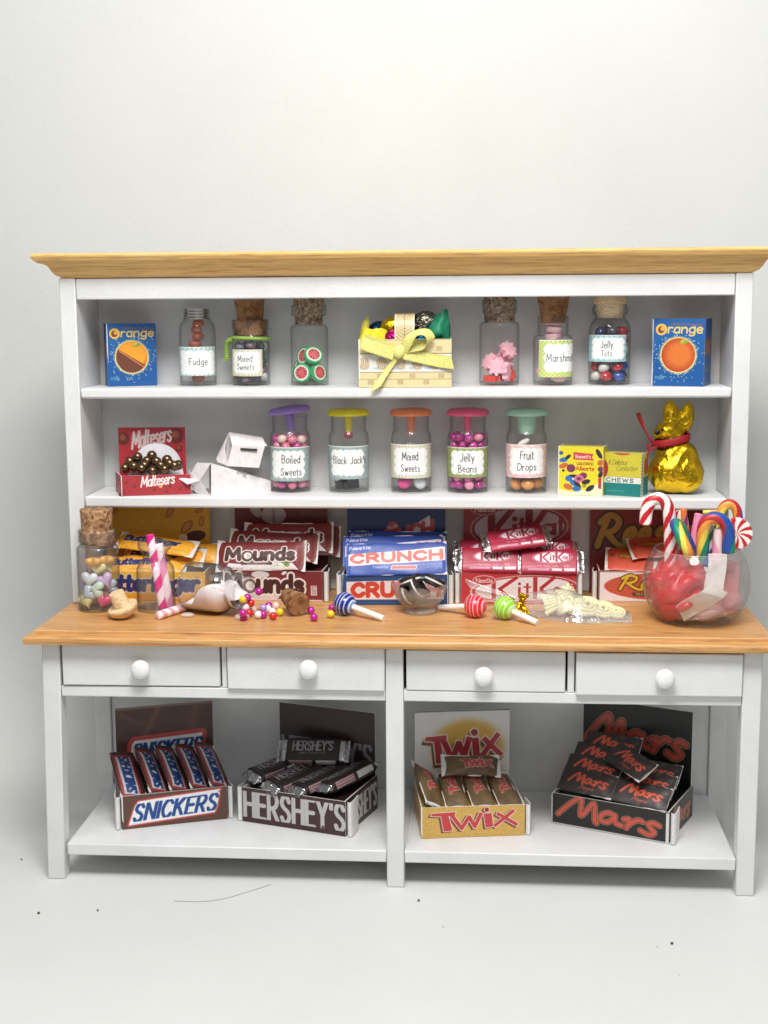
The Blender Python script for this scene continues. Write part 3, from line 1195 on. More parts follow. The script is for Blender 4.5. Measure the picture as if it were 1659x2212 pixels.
L, BW, BH = 0.19, 0.07, 0.034
A = Art(L * 0.84, 2.0 * (BW + BH * 0.7), (40, 26, 28), 700)
A.text("HERSHEY'S", 0.14, 0.86, 0.475, 0.62, (150, 146, 148), 0.15, 0.0, 0.0, 0.22)
A.text("MILK CHOCOLATE", 0.28, 0.74, 0.42, 0.445, (150, 130, 128), 0.2)
A.rect(0.08, 0.5, 0.22, 0.32, (176, 150, 152))
for q in np.arange(0.1, 0.49, 0.045):
    A.rect(q, q + 0.03, 0.24, 0.265, (110, 50, 60))
    A.rect(q, q + 0.03, 0.285, 0.305, (110, 50, 60))
A.rect(0.57, 0.93, 0.22, 0.32, (200, 198, 196))
A.speckle(0.05)
pb = foil_bar("chocolate_bar", A, L, BW, BH, 0.76, 3.2, 5)
gx = "silver foil ended bars on the dark maroon carton"
for x, y, z, yaw, pit, roll, lab in (
        (-0.096, 0.105, 0.022, 62, 6, 4, "dark bar with silver foil end, leftmost of four lying side by side"),
        (-0.034, 0.085, 0.012, 62, 9, 8, "dark foil-ended bar second from the left in the maroon carton"),
        (0.034, 0.088, 0.012, 64, 9, -6, "dark foil-ended bar third from the left in the maroon carton"),
        (0.100, 0.108, 0.022, 64, 10, -12, "dark foil-ended bar at the right end of the maroon carton"),
        (-0.012, 0.150, 0.062, 14, 2, 44, "dark foil-ended bar lying crosswise on top of four others")):
    bar(lab, pb, BM @ pose(x, y, H + z, yaw, pit, roll), gx)

# ---------- gold carton, red slab letters with a dotted i
RED = (196, 62, 66)


def slab_word(A, u0, u1, v0, v1, c, oc, sh=None, slope=0.0, grow=0.018):
    """four slab letters of the gold carton, outlined"""
    def q(x, y):
        return (u0 + (u1 - u0) * x, v0 + (v1 - v0) * y + slope * x)
    hh = (v1 - v0)
    polys = [[q(0.0, 0.84), q(0.02, 0.97), q(0.285, 1.0), q(0.275, 0.8), q(0.205, 0.79), q(0.25, 0.03), q(0.15, 0.0), q(0.12, 0.79)]]
    segs = [((0.235, 0.86), (0.36, 0.08)), ((0.345, 0.08), (0.445, 0.76)), ((0.43, 0.76), (0.51, 0.14)), ((0.495, 0.14), (0.575, 0.9))]
    xs = [((0.75, 0.84), (0.985, 0.18)), ((0.945, 0.97), (0.72, 0.16))]
    iq = [q(0.6, 0.84), q(0.69, 0.87), q(0.71, 0.16), q(0.625, 0.09)]
    def draw(col, g, off=(0, 0)):
        o = lambda p: (p[0] + off[0], p[1] + off[1])
        for P in polys + [iq]:
            A.poly([o(p) for p in P], col, g)
        for (a, b) in segs:
            A.seg(o(q(*a)), o(q(*b)), 0.2 * hh, col, g)
        for (a, b) in xs:
            A.seg(o(q(*a)), o(q(*b)), 0.18 * hh, col, g)
        A.ell(*o(q(0.635, 1.05)), (0.125 * hh) + g, (0.125 * hh) + g, col)
    if sh is not None:
        draw(sh, grow * 1.3, (-0.018, -0.03))
    draw(oc, grow)
    draw(c, 0)
    A.ell(*q(0.635, 1.05), 0.085 * hh, 0.085 * hh, (150, 40, 46))
    A.seg(q(0.622, 1.0), q(0.622, 1.1), 0.03 * hh, (70, 30, 30))
    A.seg(q(0.648, 1.0), q(0.648, 1.1), 0.03 * hh, (70, 30, 30))
    return A


GOLD = (206, 166, 84)
W, D, H = 0.257, 0.20, 0.079
F_ = Art(W, H, GOLD, 1100)
F_.speckle(0.09)
slab_word(F_, 0.09, 0.945, 0.2, 0.82, RED, (236, 226, 214), (120, 66, 52), 0.03)
B_ = Art(W * 0.96, 0.262, (222, 220, 218), 1000)
rr = np.hypot((B_.U - 0.56) / 0.42, (B_.V - 0.62) / 0.31)
ht = 0.5 + 0.5 * np.sin(B_.X * 2 * PI / 0.0065) * np.sin(B_.Y * 2 * PI / 0.0065)
B_.paint(((1.0 - rr) * 5.0 + (ht - 0.5) * 1.4).clip(0, 1), (206, 160, 60))
slab_word(B_, 0.1, 0.93, 0.45, 0.74, (176, 46, 56), (226, 214, 204), (120, 84, 52), 0.02, 0.011)
B_.rect(0, 1, 0.985, 1, (110, 104, 100))
S_ = Art(D, H, (190, 150, 72), 500).speckle(0.09)
S_.text("Twix", 0.15, 0.8, 0.3, 0.75, (170, 60, 60), 0.25)
P0 = at(909.5, 1813.5, z=Z_SH)
P1 = at(1133, 1804, z=Z_SH)
yw = math.degrees(math.atan2(P1[1] - P0[1], P1[0] - P0[0])) - 1
mid = (P0 + P1) / 2
bx, BM = display_box("gold carton with red slab lettering, white card behind with a dotted gold sun", (mid[0], mid[1], Z_SH + 0.001), yw, W, D, H, 0.262,
                     F_, S_, B_, (216, 168, 40), (1,), 0.0012, 7, base=GOLD)
L, BW, BH = 0.15, 0.058, 0.026
A = wrap_art(L, BW, BH, (116, 92, 60))
A.grad(lambda u, v: 0.5 + 0.5 * wav(np.stack([u * 0.15, v * 0.15, u * 0], -1), 60, 1), (92, 72, 48))
slab_word(A, 0.32, 0.88, 0.4, 0.6, (176, 60, 62), (206, 170, 150), None, 0.0, 0.01)
A.rect(0, 0.05, 0, 1, (132, 110, 66))
A.speckle(0.09)
pb = wrapper_proto("chocolate_bar", A, L, BW, BH, pinch=0.25, n=2.2, openend=False, amp=0.0038, seed=8, fin=0.1)
gx = "olive brown bars with red letters in the gold carton"
for x, y, z, yaw, pit, roll, lab in (
        (-0.103, 0.072, 0.03, 100, 24, 34, "olive brown bar standing at the left wall of the gold carton, tilted outward"),
        (-0.040, 0.078, 0.012, 94, 16, 3, "olive brown bar lying left of the middle in the gold carton"),
        (0.024, 0.078, 0.012, 96, 16, 4, "olive brown bar lying right of the middle in the gold carton"),
        (0.088, 0.082, 0.010, 98, 17, 5, "olive brown bar at the right side of the gold carton"),
        (0.010, 0.118, 0.062, -2, -2, 38, "olive brown bar lying across the top of the others in the gold carton")):
    bar(lab, pb, BM @ pose(x, y, H + z, yaw, pit, roll), gx)

# ---------- black carton, red brush script
def script_word(A, u0, u1, v0, v1, w=0.115, c=(200, 84, 66), oc=(214, 158, 112), ic=(96, 44, 36), slope=0.0, grow=1.32):
    K = {'M': [(0.0, 0.28), (0.1, 0.66), (0.2, 0.96), (0.235, 0.93), (0.222, 0.42), (0.25, 0.4), (0.34, 0.84), (0.365, 0.8), (0.365, 0.3), (0.385, 0.17)],
         'a': [(0.555, 0.56), (0.505, 0.64), (0.435, 0.52), (0.425, 0.32), (0.49, 0.28), (0.56, 0.5), (0.565, 0.58), (0.57, 0.32), (0.63, 0.25)],
         'r': [(0.65, 0.5), (0.7, 0.53), (0.69, 0.3), (0.675, 0.2)], 'r2': [(0.685, 0.28), (0.74, 0.46), (0.79, 0.56), (0.83, 0.52)],
         's': [(0.99, 0.48), (0.93, 0.55), (0.885, 0.46), (0.92, 0.3), (0.945, 0.2), (0.89, 0.09), (0.81, 0.2)]}
    f = lambda p: (u0 + (u1 - u0) * p[0], v0 + (v1 - v0) * p[1] + slope * p[0])
    hh = v1 - v0
    for col, g in ((oc, grow * 1.12), (ic, grow * 0.98), (c, 0.9)):
        for k in K.values():
            A.stroke([f(p) for p in k], w * hh * g * 1.25, col, True)
    return A


BLK = (30, 27, 27)
P0 = at(1189.5, 1777.8, z=Z_SH)
P1 = at(1445, 1824.8, z=Z_SH)
W, D, H = 0.303, 0.21, 0.08
F_ = Art(W, H, BLK, 1000)
script_word(F_, 0.06, 0.93, 0.1, 0.98)
F_.rect(0, 0.012, 0, 1, (196, 196, 194)).rect(0, 1, 0, 0.045, (196, 196, 194)).rect(0.975, 1, 0, 0.97, (214, 214, 212))
F_.speckle(0.05)
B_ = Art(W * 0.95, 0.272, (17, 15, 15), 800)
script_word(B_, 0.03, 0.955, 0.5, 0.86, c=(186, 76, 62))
S_ = Art(D, H, BLK, 600)
script_word(S_, 0.1, 0.9, 0.1, 0.9, c=(190, 100, 70))
yw = math.degrees(math.atan2(P1[1] - P0[1], P1[0] - P0[0]))
mid = (P0 + P1) / 2
bx, BM = display_box("black carton with red brush script on front and tall card", (mid[0], mid[1], Z_SH + 0.001), yw, W, D, H, 0.272,
                     F_, S_, B_, (26, 22, 22), (1,), 0.0012, 12)
L, BW, BH = 0.146, 0.066, 0.012
A = wrap_art(L, BW, BH, (58, 48, 48))
A.grad(lambda u, v: (wav(np.stack([u * 0.2, v * 0.2, u * 0], -1), 90, 2) > 0.75) * 0.5, (96, 84, 82))
script_word(A, 0.16, 0.88, 0.40, 0.66, c=(226, 96, 70), oc=(170, 96, 66))
script_word(A, 0.38, 0.66, 0.335, 0.41, c=(190, 90, 70), oc=(120, 66, 52))
A.speckle(0.07)
pb = wrapper_proto("chocolate_bar", A, L, BW, BH, pinch=0.2, n=2.0, openend=True, amp=0.0012, seed=14)
gx = "dark bars with red script in the black carton"
for x, y, z, yaw, pit, roll, lab in (
        (-0.070, 0.038, 0.026, -4, 0, 42, "dark bar with red script at the front left of the black carton"),
        (0.070, 0.030, 0.022, -3, -2, 42, "dark bar with red script at the front right of the black carton"),
        (-0.068, 0.075, 0.052, -3, 0, 40, "dark bar with red script, second from the front on the left"),
        (0.072, 0.068, 0.040, -4, 0, 40, "dark bar with red script, second from the front on the right"),
        (-0.060, 0.112, 0.074, -2, 0, 40, "dark bar with red script, third from the front on the left"),
        (0.074, 0.106, 0.056, -4, 0, 40, "dark bar with red script, third from the front on the right"),
        (-0.044, 0.150, 0.094, 0, 0, 44, "rearmost dark bar with red script, standing highest at the left"),
        (0.030, 0.066, 0.088, -34, -6, 32, "dark bar with red script lying aslant on top of the others")):
    bar(lab, pb, BM @ pose(x, y, H + z, yaw, pit, roll), gx)

# ================================================================== cartons on the counter
ZK = Z_CT + 0.0006
YEL = (238, 180, 44)


def nest(A, u, v, s, c, k=1.0, slope=0.0):
    A.text("Nestle", u, u + s * 0.9, v, v + s * k, c, 0.16, 0.1, slope)
    return A


# yellow carton
W, D, H = 0.295, 0.11, 0.076
x0 = at(212, 1289, z=ZK)[0]
F_ = Art(W, H, (240, 186, 46), 900)
F_.grad(lambda u, v: np.clip((0.35 - v) * 2.2, 0, 0.6), (226, 140, 30))
F_.text("Butterfinger", 0.02, 0.93, 0.36, 0.86, (38, 52, 116), 0.22, 0.12, 0, 0.14, [(0.12, (232, 224, 220)), (0.06, (120, 60, 70))])
F_.speckle(0.03)
B_ = Art(W * 0.96, 0.252, (206, 152, 34), 700)
for (cu, cv, r, ro) in ((0.08, 0.9, 0.06, 30), (0.52, 0.96, 0.05, 70), (0.62, 0.88, 0.07, 60), (0.9, 0.9, 0.05, 20), (0.78, 0.72, 0.09, 50), (0.92, 0.78, 0.06, 80)):
    B_.ell(cu, cv, r, r * 0.5, (150, 96, 40), ro)
    B_.ell(cu, cv, r * 0.75, r * 0.3, (190, 132, 52), ro)
B_.ell(0.86, 0.62, 0.11, 0.06, (70, 40, 30), 10).ell(0.74, 0.6, 0.05, 0.04, (206, 190, 160), 10).speckle(0.05)
S_ = Art(D, H, (226, 166, 40), 400)
BX = thing  # short hand only used below
b, BM = display_box("yellow carton of peanut butter bars behind the jars at the left", (x0 + W / 2, 0.315, ZK), 0, W, D, H, 0.245, F_, S_, B_, (206, 150, 40), (), 0.001, 20)
L, BW, BH = 0.22, 0.058, 0.018
A = wrap_art(L, BW, BH, (238, 168, 44))
A.text("Butterfinger", 0.1, 0.78, 0.48, 0.63, (38, 52, 112), 0.22, 0.12, 0, 0.14, [(0.1, (222, 206, 190)), (0.06, (80, 56, 70))])
A.rect(0, 0.05, 0.0, 1, (226, 150, 36)).rect(0.95, 1, 0, 1, (226, 150, 36))
for q in np.arange(0.3, 0.9, 0.03):
    A.rect(q, q + 0.018, 0.36, 0.37, (120, 80, 40))
A.speckle(0.05)
pb = wrapper_proto("chocolate_bar", A, L, BW, BH, pinch=0.14, n=2.0, amp=0.0022, seed=21, fin=0.06)
gx = "yellow bars stacked on the yellow carton"
for x, y, z, yaw, pit, roll, lab in (
        (-0.015, 0.028, 0.012, 2, 1, 40, "yellow bar with blue letters, lowest of the stack on the yellow carton"),
        (0.03, 0.055, 0.030, -4, -1, 40, "yellow bar with blue letters in the middle of the yellow stack"),
        (0.075, 0.080, 0.036, -8, 1, 50, "yellow bar at the back of the yellow stack with its end sticking out right"),
        (0.012, 0.050, 0.062, -9, -5, 32, "yellow bar lying slanted on top of the yellow stack")):
    bar(lab, pb, BM @ pose(x, y, H + z, yaw, pit, roll), gx)

# maroon carton
MAR = (120, 44, 48)
MD = (74, 40, 34)


def coco_word(A, u0, u1, v0, v1, outline=0.11, slope=0.0, skew=0.0, c=(70, 36, 32), w=0.3):
    wh = (230, 218, 212)
    A.text("Mounds", u0, u1, v0, v1, c, w, skew, slope, 0.26, [(outline, wh)])
    T0 = 0.84 + 0.48 + 0.44 * 2 + 0.46 + 0.38 + 0.26 * 5
    cx = u0 + (u1 - u0) * (0.84 + 0.26 + 0.24) / T0
    hh = v1 - v0
    cy = v0 + hh * 0.33 + slope * (u1 - u0) * A.W / A.H * 0.3
    A.ell(cx, cy, 0.36 * hh, 0.36 * hh, (120, 78, 56))
    A.ell(cx + 0.006, cy, 0.27 * hh, 0.28 * hh, (238, 236, 232))
    A.ell(cx + 0.014, cy, 0.16 * hh, 0.2 * hh, (206, 200, 196))
    return A


W, D, H = 0.262, 0.125, 0.079
xL, xR = at(480, 1290, z=ZK)[0], at(704, 1299, z=ZK)
F_ = Art(W, H, MAR, 1000)
F_.ell(0.1, 0.3, 0.4, 0.5, (228, 222, 220)).ell(0.4, 0.12, 0.55, 0.14, (206, 196, 194)).ell(0.38, 0.86, 0.3, 0.12, (210, 204, 200))
F_.ell(0.62, 0.93, 0.1, 0.05, (226, 220, 214), 30)
coco_word(F_, 0.03, 0.80, 0.3, 0.84)
F_.rect(0.885, 0.945, 0.2, 0.52, (226, 216, 214)).rect(0.892, 0.938, 0.22, 0.5, MAR).rect(0.892, 0.938, 0.22, 0.36, (220, 208, 204))
F_.text("230", 0.895, 0.935, 0.385, 0.47, (236, 230, 226), 0.2)
F_.text("CALORIES", 0.896, 0.936, 0.3, 0.33, (90, 50, 50), 0.2).text("PER BAR", 0.896, 0.936, 0.245, 0.275, (90, 50, 50), 0.2)
F_.rect(0, 1, 0, 0.05, (222, 196, 194))
F_.speckle(0.05)
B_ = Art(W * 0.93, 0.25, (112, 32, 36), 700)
B_.ell(0.22, 0.88, 0.05, 0.1, (176, 160, 158), 30).ell(0.42, 0.82, 0.13, 0.1, (180, 166, 164)).ell(0.42, 0.8, 0.012, 0.1, (140, 120, 120)).ell(0.78, 0.9, 0.1, 0.06, (120, 44, 50), 40)
B_.speckle(0.06)
S_ = Art(D, H, (112, 44, 46), 400)
b, BM = display_box("maroon carton with brown outlined letters and coconut, bars propped on top", ((xL + xR[0]) / 2, xR[1] + 0.004, ZK), -3, W, D, H, 0.25,
                    F_, S_, B_, (140, 54, 56), (1,), 0.0008, 30)
L, BW, BH = 0.238, 0.078, 0.02
A = wrap_art(L, BW, BH, (126, 44, 48), 900)
A.ell(0.5, 0.33, 0.36 * 1.0, 0.13, (232, 226, 224))
A.poly([(0.1, 0.27), (0.16, 0.40), (0.84, 0.40), (0.93, 0.27)], (232, 226, 224))
A.ell(0.5, 0.41, 0.5, 0.06, (126, 44, 48))
A.poly([(0.29, 0.345), (0.29, 0.40), (0.46, 0.415), (0.63, 0.40), (0.63, 0.345), (0.46, 0.36)], (84, 56, 54))
A.text("DARK CHOCOLATE", 0.32, 0.6, 0.378, 0.396, (226, 206, 190), 0.2, 0, 0).text("COCONUT FILLED", 0.36, 0.57, 0.358, 0.372, (220, 200, 186), 0.2)
for a_ in range(-40, 220, 22):
    A.stroke([(0.74, 0.35), (0.74 + 0.09 * math.cos(math.radians(a_)), 0.35 + 0.05 * math.sin(math.radians(a_)))], 0.014, (98, 150, 62))
A.ell(0.665, 0.375, 0.035, 0.045, (236, 234, 228), 20).ell(0.67, 0.375, 0.02, 0.028, (206, 200, 196), 20).ell(0.73, 0.355, 0.05, 0.022, (232, 228, 220), -20)
A.text("NET WT 1.75 OZ", 0.12, 0.31, 0.285, 0.302, (96, 80, 78), 0.2, 0)
coco_word(A, 0.12, 0.87, 0.43, 0.615, 0.09, 0.0)
A.rect(0, 0.055, 0, 1, (124, 52, 48)).rect(0.945, 1, 0, 1, (132, 56, 48))
A.speckle(0.05)
pb = wrapper_proto("chocolate_bar", A, L, BW, BH, pinch=0.12, n=1.9, amp=0.0012, seed=31, fin=0.1)
gx = "maroon coconut bars propped on the maroon carton"
for x, y, z, yaw, pit, roll, lab in (
        (-0.032, 0.018, 0.034, -1, 1.5, 62, "maroon coconut bar propped at the front with a white lower half"),
        (-0.004, 0.045, 0.056, 1, -2, 62, "maroon coconut bar standing just behind the front one"),
        (0.030, 0.072, 0.074, 2, 1, 64, "maroon coconut bar propped at the back of its stack"),
        (0.046, 0.094, 0.062, 2, 0, 66, "maroon coconut bar standing rearmost, mostly hidden by its stack")):
    bar(lab, pb, BM @ pose(x, y, H + z, yaw, pit, roll), gx)

# blue carton
BLU = (44, 74, 122)
OR = (200, 66, 48)


def crisp_word(A, u0, u1, v0, v1, slope=0.0, skew=0.0):
    return A.text("CRUNCH", u0, u1, v0, v1, OR, 0.38, skew, slope, 0.28)


W, D, H = 0.268, 0.12, 0.079
xL, xR = at(739.5, 1307, z=ZK), at(966.5, 1307, z=ZK)
F_ = Art(W, H, BLU, 1000)
F_.poly([(0.04, 0.17), (0.04, 0.76), (0.965, 0.84), (0.965, 0.2)], (228, 214, 212))
crisp_word(F_, 0.10, 0.915, 0.29, 0.68, 0.015)
F_.ell(0.945, 0.76, 0.035, 0.035, OR).ell(0.945, 0.76, 0.02, 0.02, (228, 214, 212)).speckle(0.05)
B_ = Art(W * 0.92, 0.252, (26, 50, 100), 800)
B_.poly([(0.13, 0.42), (0.13, 0.66), (0.45, 0.6), (0.84, 0.86), (0.9, 0.42)], (206, 192, 192))
B_.text("CRUNCH", 0.14, 0.86, 0.46, 0.62, (176, 60, 56), 0.26, 0.05, 0.26, 0.2)
B_.ell(0.46, 0.72, 0.055, 0.075, (176, 54, 54), -20)
B_.text("Nestle", 0.41, 0.51, 0.7, 0.74, (210, 180, 180), 0.14, 0, 0.3)
B_.speckle(0.05)
b, BM = display_box("blue carton with orange red letters on white, stack of blue bars on top", ((xL[0] + xR[0]) / 2, xL[1] + 0.006, ZK), 1.5, W, D, H, 0.248,
                    F_, Art(D, H, (40, 66, 110), 400), B_, (60, 96, 160), (0, 1), 0.0014, 40)
L, BW, BH = 0.256, 0.088, 0.010
A = wrap_art(L, BW, BH, (42, 74, 158), 900)
A.poly([(0.02, 0.40), (0.02, 0.575), (0.5, 0.61), (0.985, 0.67), (0.985, 0.465), (0.5, 0.43)], (230, 216, 212))
crisp_word(A, 0.055, 0.945, 0.445, 0.565, 0.04)
A.text("Nestle", 0.03, 0.24, 0.64, 0.69, (230, 230, 236), 0.16, 0.1, 0.06)
A.text("Nestle", 0.27, 0.41, 0.36, 0.395, (190, 196, 220), 0.16)
A.poly([(0.44, 0.335), (0.455, 0.40), (0.71, 0.40), (0.695, 0.335)], (226, 200, 200)).poly([(0.45, 0.345), (0.46, 0.39), (0.7, 0.39), (0.69, 0.345)], (210, 70, 56))
A.text("MILK CHOCOLATE WITH CRISPED RICE", 0.5, 0.96, 0.395, 0.41, (150, 170, 214), 0.2, 0, 0.01)
A.text("NET WT 1.5 OZ", 0.8, 0.95, 0.36, 0.375, (150, 170, 214), 0.2)
A.speckle(0.05)
pb = wrapper_proto("chocolate_bar", A, L, BW, BH, pinch=0.05, n=2.6, openend=True, amp=0.0011, seed=42)
gx = "blue bars stacked on the blue carton"
for x, y, z, yaw, pit, roll, lab in (
        (0.004, 0.022, 0.036, 0.5, 1.2, 58, "blue bar with big orange red letters leaning at the front of its stack"),
        (-0.006, 0.050, 0.052, 1, 0.5, 52, "blue bar second from the front, its upper edge showing"),
        (0.004, 0.078, 0.058, -1, -0.5, 54, "blue bar at the back of the stack on the blue carton")):
    bar(lab, pb, BM @ pose(x, y, H + z, yaw, pit, roll), gx)

# red carton
RD = (186, 54, 58)


def oval_word(A, cu, cv, rx, ry, rc, wc=(226, 214, 216), small=None, rim=(224, 190, 190), slope=0.05):
    """two capital Ks in a white oval; rx, ry in parts of the height"""
    A.ell(cu, cv, rx * 1.1, ry * 1.16, rim, 3).ell(cu, cv, rx * 1.065, ry * 1.1, rc, 3).ell(cu, cv, rx, ry, wc, 3)
    hw = rx * A.H / A.W
    f = lambda x, y: (cu + x * hw, cv + y * ry + slope * x * ry)
    t = 0.36 * ry
    A.seg(f(-0.62, -0.85), f(-0.62, 0.85), t, rc).seg(f(-0.52, -0.05), f(-0.14, 1.02), t * 0.8, rc).seg(f(-0.5, -0.05), f(-0.2, -1.0), t * 0.8, rc)
    A.seg(f(0.22, -0.85), f(0.22, 1.0), t, rc).seg(f(0.32, 0.0), f(0.62, 1.02), t * 0.8, rc).seg(f(0.32, 0.0), f(0.56, -0.9), t * 0.8, rc)
    A.seg(f(-0.1, -0.62), f(-0.1, 0.18), t * 0.62, rc).ell(*f(-0.1, 0.45), t * 0.36, t * 0.36, rc)
    A.seg(f(0.06, -0.62), f(0.06, 0.5), t * 0.55, rc).seg(f(-0.02, 0.18), f(0.14, 0.18), t * 0.34, rc)
    A.seg(f(0.79, -0.45), f(0.79, 0.2), t * 0.55, rc).seg(f(0.92, -0.4), f(0.92, 0.55), t * 0.5, rc).seg(f(0.86, 0.25), f(1.0, 0.25), t * 0.34, rc)
    A.ell(*f(0.66, -0.12), t * 0.85, t * 0.85, rc).ell(*f(0.67, -0.12), t * 0.36, t * 0.4, wc)
    if small:
        su, sv, s = small
        A.ell(su, sv, s * 1.65, s * 0.75, rim).ell(su, sv, s * 1.52, s * 0.64, rc)
        k = s * A.H / A.W
        A.text("Nestle", su - 1.15 * k, su + 1.15 * k, sv - s * 0.3, sv + s * 0.32, (236, 206, 206), 0.17, 0.08)
    return A


W, D, H = 0.293, 0.125, 0.081
xL, xR = at(996.5, 1303, z=ZK), at(1243, 1302, z=ZK)
F_ = Art(W, H, RD, 1000)
oval_word(F_, 0.55, 0.48, 1.55, 0.38, (176, 46, 48), small=(0.2, 0.75, 0.22))
F_.speckle(0.04)
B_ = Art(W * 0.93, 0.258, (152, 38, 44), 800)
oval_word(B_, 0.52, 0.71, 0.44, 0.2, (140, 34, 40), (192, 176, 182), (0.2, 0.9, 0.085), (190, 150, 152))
B_.speckle(0.04)
b, BM = display_box("red carton with letters in a white oval, foil-ended red bars on top", ((xL[0] + xR[0]) / 2, xL[1] - 0.004, ZK), 1.0, W, D, H, 0.25,
                    F_, Art(D, H, (160, 46, 50), 400), B_, (170, 50, 56), (0, 1), 0.0012, 50)
L, BW, BH = 0.178, 0.072, 0.021
A = Art(L * 0.84, 2.05 * (BW + BH * 0.7), (166, 32, 62), 900)
oval_word(A, 0.56, 0.55, 0.27, 0.095, (166, 32, 62), (236, 222, 226), None, (226, 180, 190))
for q in np.arange(0.04, 0.56, 0.028):
    A.rect(q, q + 0.016, 0.44, 0.447, (214, 130, 150))
A.text("four finger wafer", 0.3, 0.66, 0.385, 0.41, (220, 150, 166), 0.16)
A.ell(0.8, 0.4, 0.035, 0.02, (226, 170, 184)).ell(0.8, 0.4, 0.026, 0.012, (166, 32, 62))
A.rect(0.14, 0.5, 0.315, 0.35, (196, 130, 156)).rect(0.55, 0.72, 0.315, 0.355, (226, 210, 216)).rect(0.76, 0.95, 0.315, 0.36, (230, 220, 224))
A.rect(0, 0.012, 0, 1, (226, 200, 204)).rect(0.988, 1, 0, 1, (226, 200, 204))
A.speckle(0.04)
pb = foil_bar("chocolate_bar", A, L, BW, BH, 0.82, 2.6, 51)
gx = "foil ended red bars on the red carton"
for x, y, z, yaw, pit, roll, lab in (
        (-0.073, 0.022, 0.028, -1, 0, 50, "red foil-ended bar at the front left of the red carton"),
        (0.077, 0.020, 0.025, -1, -0.5, 50, "red foil-ended bar at the front right of the red carton"),
        (-0.078, 0.060, 0.044, -1, 0, 44, "red foil-ended bar behind the left front one, partly covered"),
        (0.070, 0.056, 0.044, -1, 0, 44, "red foil-ended bar behind the right front one, partly covered"),
        (-0.006, 0.036, 0.082, 8, 6, 36, "red foil-ended bar lying aslant on top of the others")):
    bar(lab, pb, BM @ pose(x, y, H + z, yaw, pit, roll), gx)

# orange red carton
OG = (190, 72, 54)


def fat_script(A, u0, u1, v0, v1, c=(220, 180, 50), oc=(70, 40, 26), slope=0.1):
    """yellow rounded script with a dark outline"""
    hh = v1 - v0
    bw = (u1 - u0)
    f = lambda p: (u0 + bw * p[0], v0 + hh * p[1] + slope * p[0] * hh)
    S = [[(0.0, 0.12), (0.05, 0.5), (0.11, 0.92)], [(0.03, 0.8), (0.13, 1.0), (0.225, 0.86), (0.2, 0.62), (0.1, 0.48)], [(0.1, 0.5), (0.19, 0.22), (0.27, 0.08), (0.31, 0.14)]]
    for k in range(2):
        o = 0.3 + 0.155 * k
        S.append([(o + 0.01, 0.3), (o + 0.09, 0.42), (o + 0.085, 0.6), (o + 0.025, 0.52), (o, 0.28), (o + 0.05, 0.08), (o + 0.12, 0.18)])
    S.append([(0.735, 0.5), (0.69, 0.6), (0.645, 0.46), (0.7, 0.33), (0.715, 0.16), (0.64, 0.08), (0.6, 0.16)])
    o = 0.755
    S.append([(o + 0.01, 0.3), (o + 0.09, 0.42), (o + 0.085, 0.6), (o + 0.025, 0.52), (o, 0.28), (o + 0.05, 0.08), (o + 0.12, 0.18)])
    S.append([(0.915, 0.95), (0.905, 0.78)])
    S.append([(1.03, 0.5), (0.985, 0.6), (0.94, 0.46), (0.995, 0.33), (1.01, 0.16), (0.94, 0.08), (0.895, 0.16)])
    for col, w in ((oc, 0.3), (c, 0.17)):
        for s in S:
            A.stroke([f(p) for p in s], w * hh, col, True)
    return A


W, D, H = 0.292, 0.095, 0.078
xL = at(1291, 1296, z=ZK)
F_ = Art(W, H, (232, 222, 220), 900)
F_.ell(0.5, 0.5, 1.68, 0.44, (196, 84, 62))
F_.poly([(0.29, 0.29), (0.31, 0.17), (0.69, 0.17), (0.71, 0.29)], (84, 52, 42))
F_.text("PEANUT BUTTER CUPS", 0.33, 0.67, 0.2, 0.26, (226, 190, 120), 0.2)
fat_script(F_, 0.19, 0.82, 0.34, 0.86, slope=0.06)
F_.rect(0, 0.012, 0, 1, (110, 60, 56)).rect(0, 1, 0.965, 1, (150, 70, 62)).speckle(0.04)
B_ = Art(W * 1.12, 0.256, (132, 36, 34), 700)
fat_script(B_, 0.06, 0.8, 0.46, 0.83, (176, 136, 40), (58, 32, 22), 0.06)
B_.speckle(0.05)
b, BM = display_box("orange red carton with yellow script, half hidden behind the glass fishbowl", (xL[0] + W / 2, xL[1] - 0.012, ZK), -1, W, D, H, 0.25,
                    F_, Art(D, H, (176, 66, 52), 400), B_, (170, 66, 52), (0,), 0.001, 60, cw=W * 1.12)
L, BW, BH = 0.13, 0.088, 0.016
A = wrap_art(L, BW, BH, (206, 84, 62), 600)
A.ell(0.5, 0.5, 0.12, 0.09, (196, 76, 56))
A.text("Reese's", 0.3, 0.85, 0.5, 0.58, (210, 160, 50), 0.24, 0.2, 0, 0.14, [(0.12, (70, 40, 26))])
A.rect(0.12, 0.14, 0.52, 0.6, (90, 50, 40)).rect(0.16, 0.18, 0.52, 0.6, (90, 50, 40))
A.speckle(0.05)
pb = wrapper_proto("chocolate_bar", A, L, BW, BH, pinch=0.22, n=1.8, amp=0.0014, seed=61, fin=0.04)
gx = "orange wrapped bars on the orange red carton"
for x, y, z, yaw, pit, roll, lab in (
        (-0.062, 0.040, 0.022, -4, -2, 30, "orange wrapped bar lying at the left on the orange red carton"),
        (0.064, 0.042, 0.022, 4, 1, 30, "orange wrapped bar lying at the right, behind the fishbowl"),
        (-0.002, 0.062, 0.052, 8, 3, 26, "orange wrapped bar resting on top of two others")):
    bar(lab, pb, BM @ pose(x, y, H + z, yaw, pit, roll), gx)
# ================================================================== jars
def item(name, label, cat, me, M, group=None):
    o = link(name, me, None, None)
    o.matrix_world = M
    return props(o, label, cat, group)


def sm_prof(prof, k=3):
    return prof


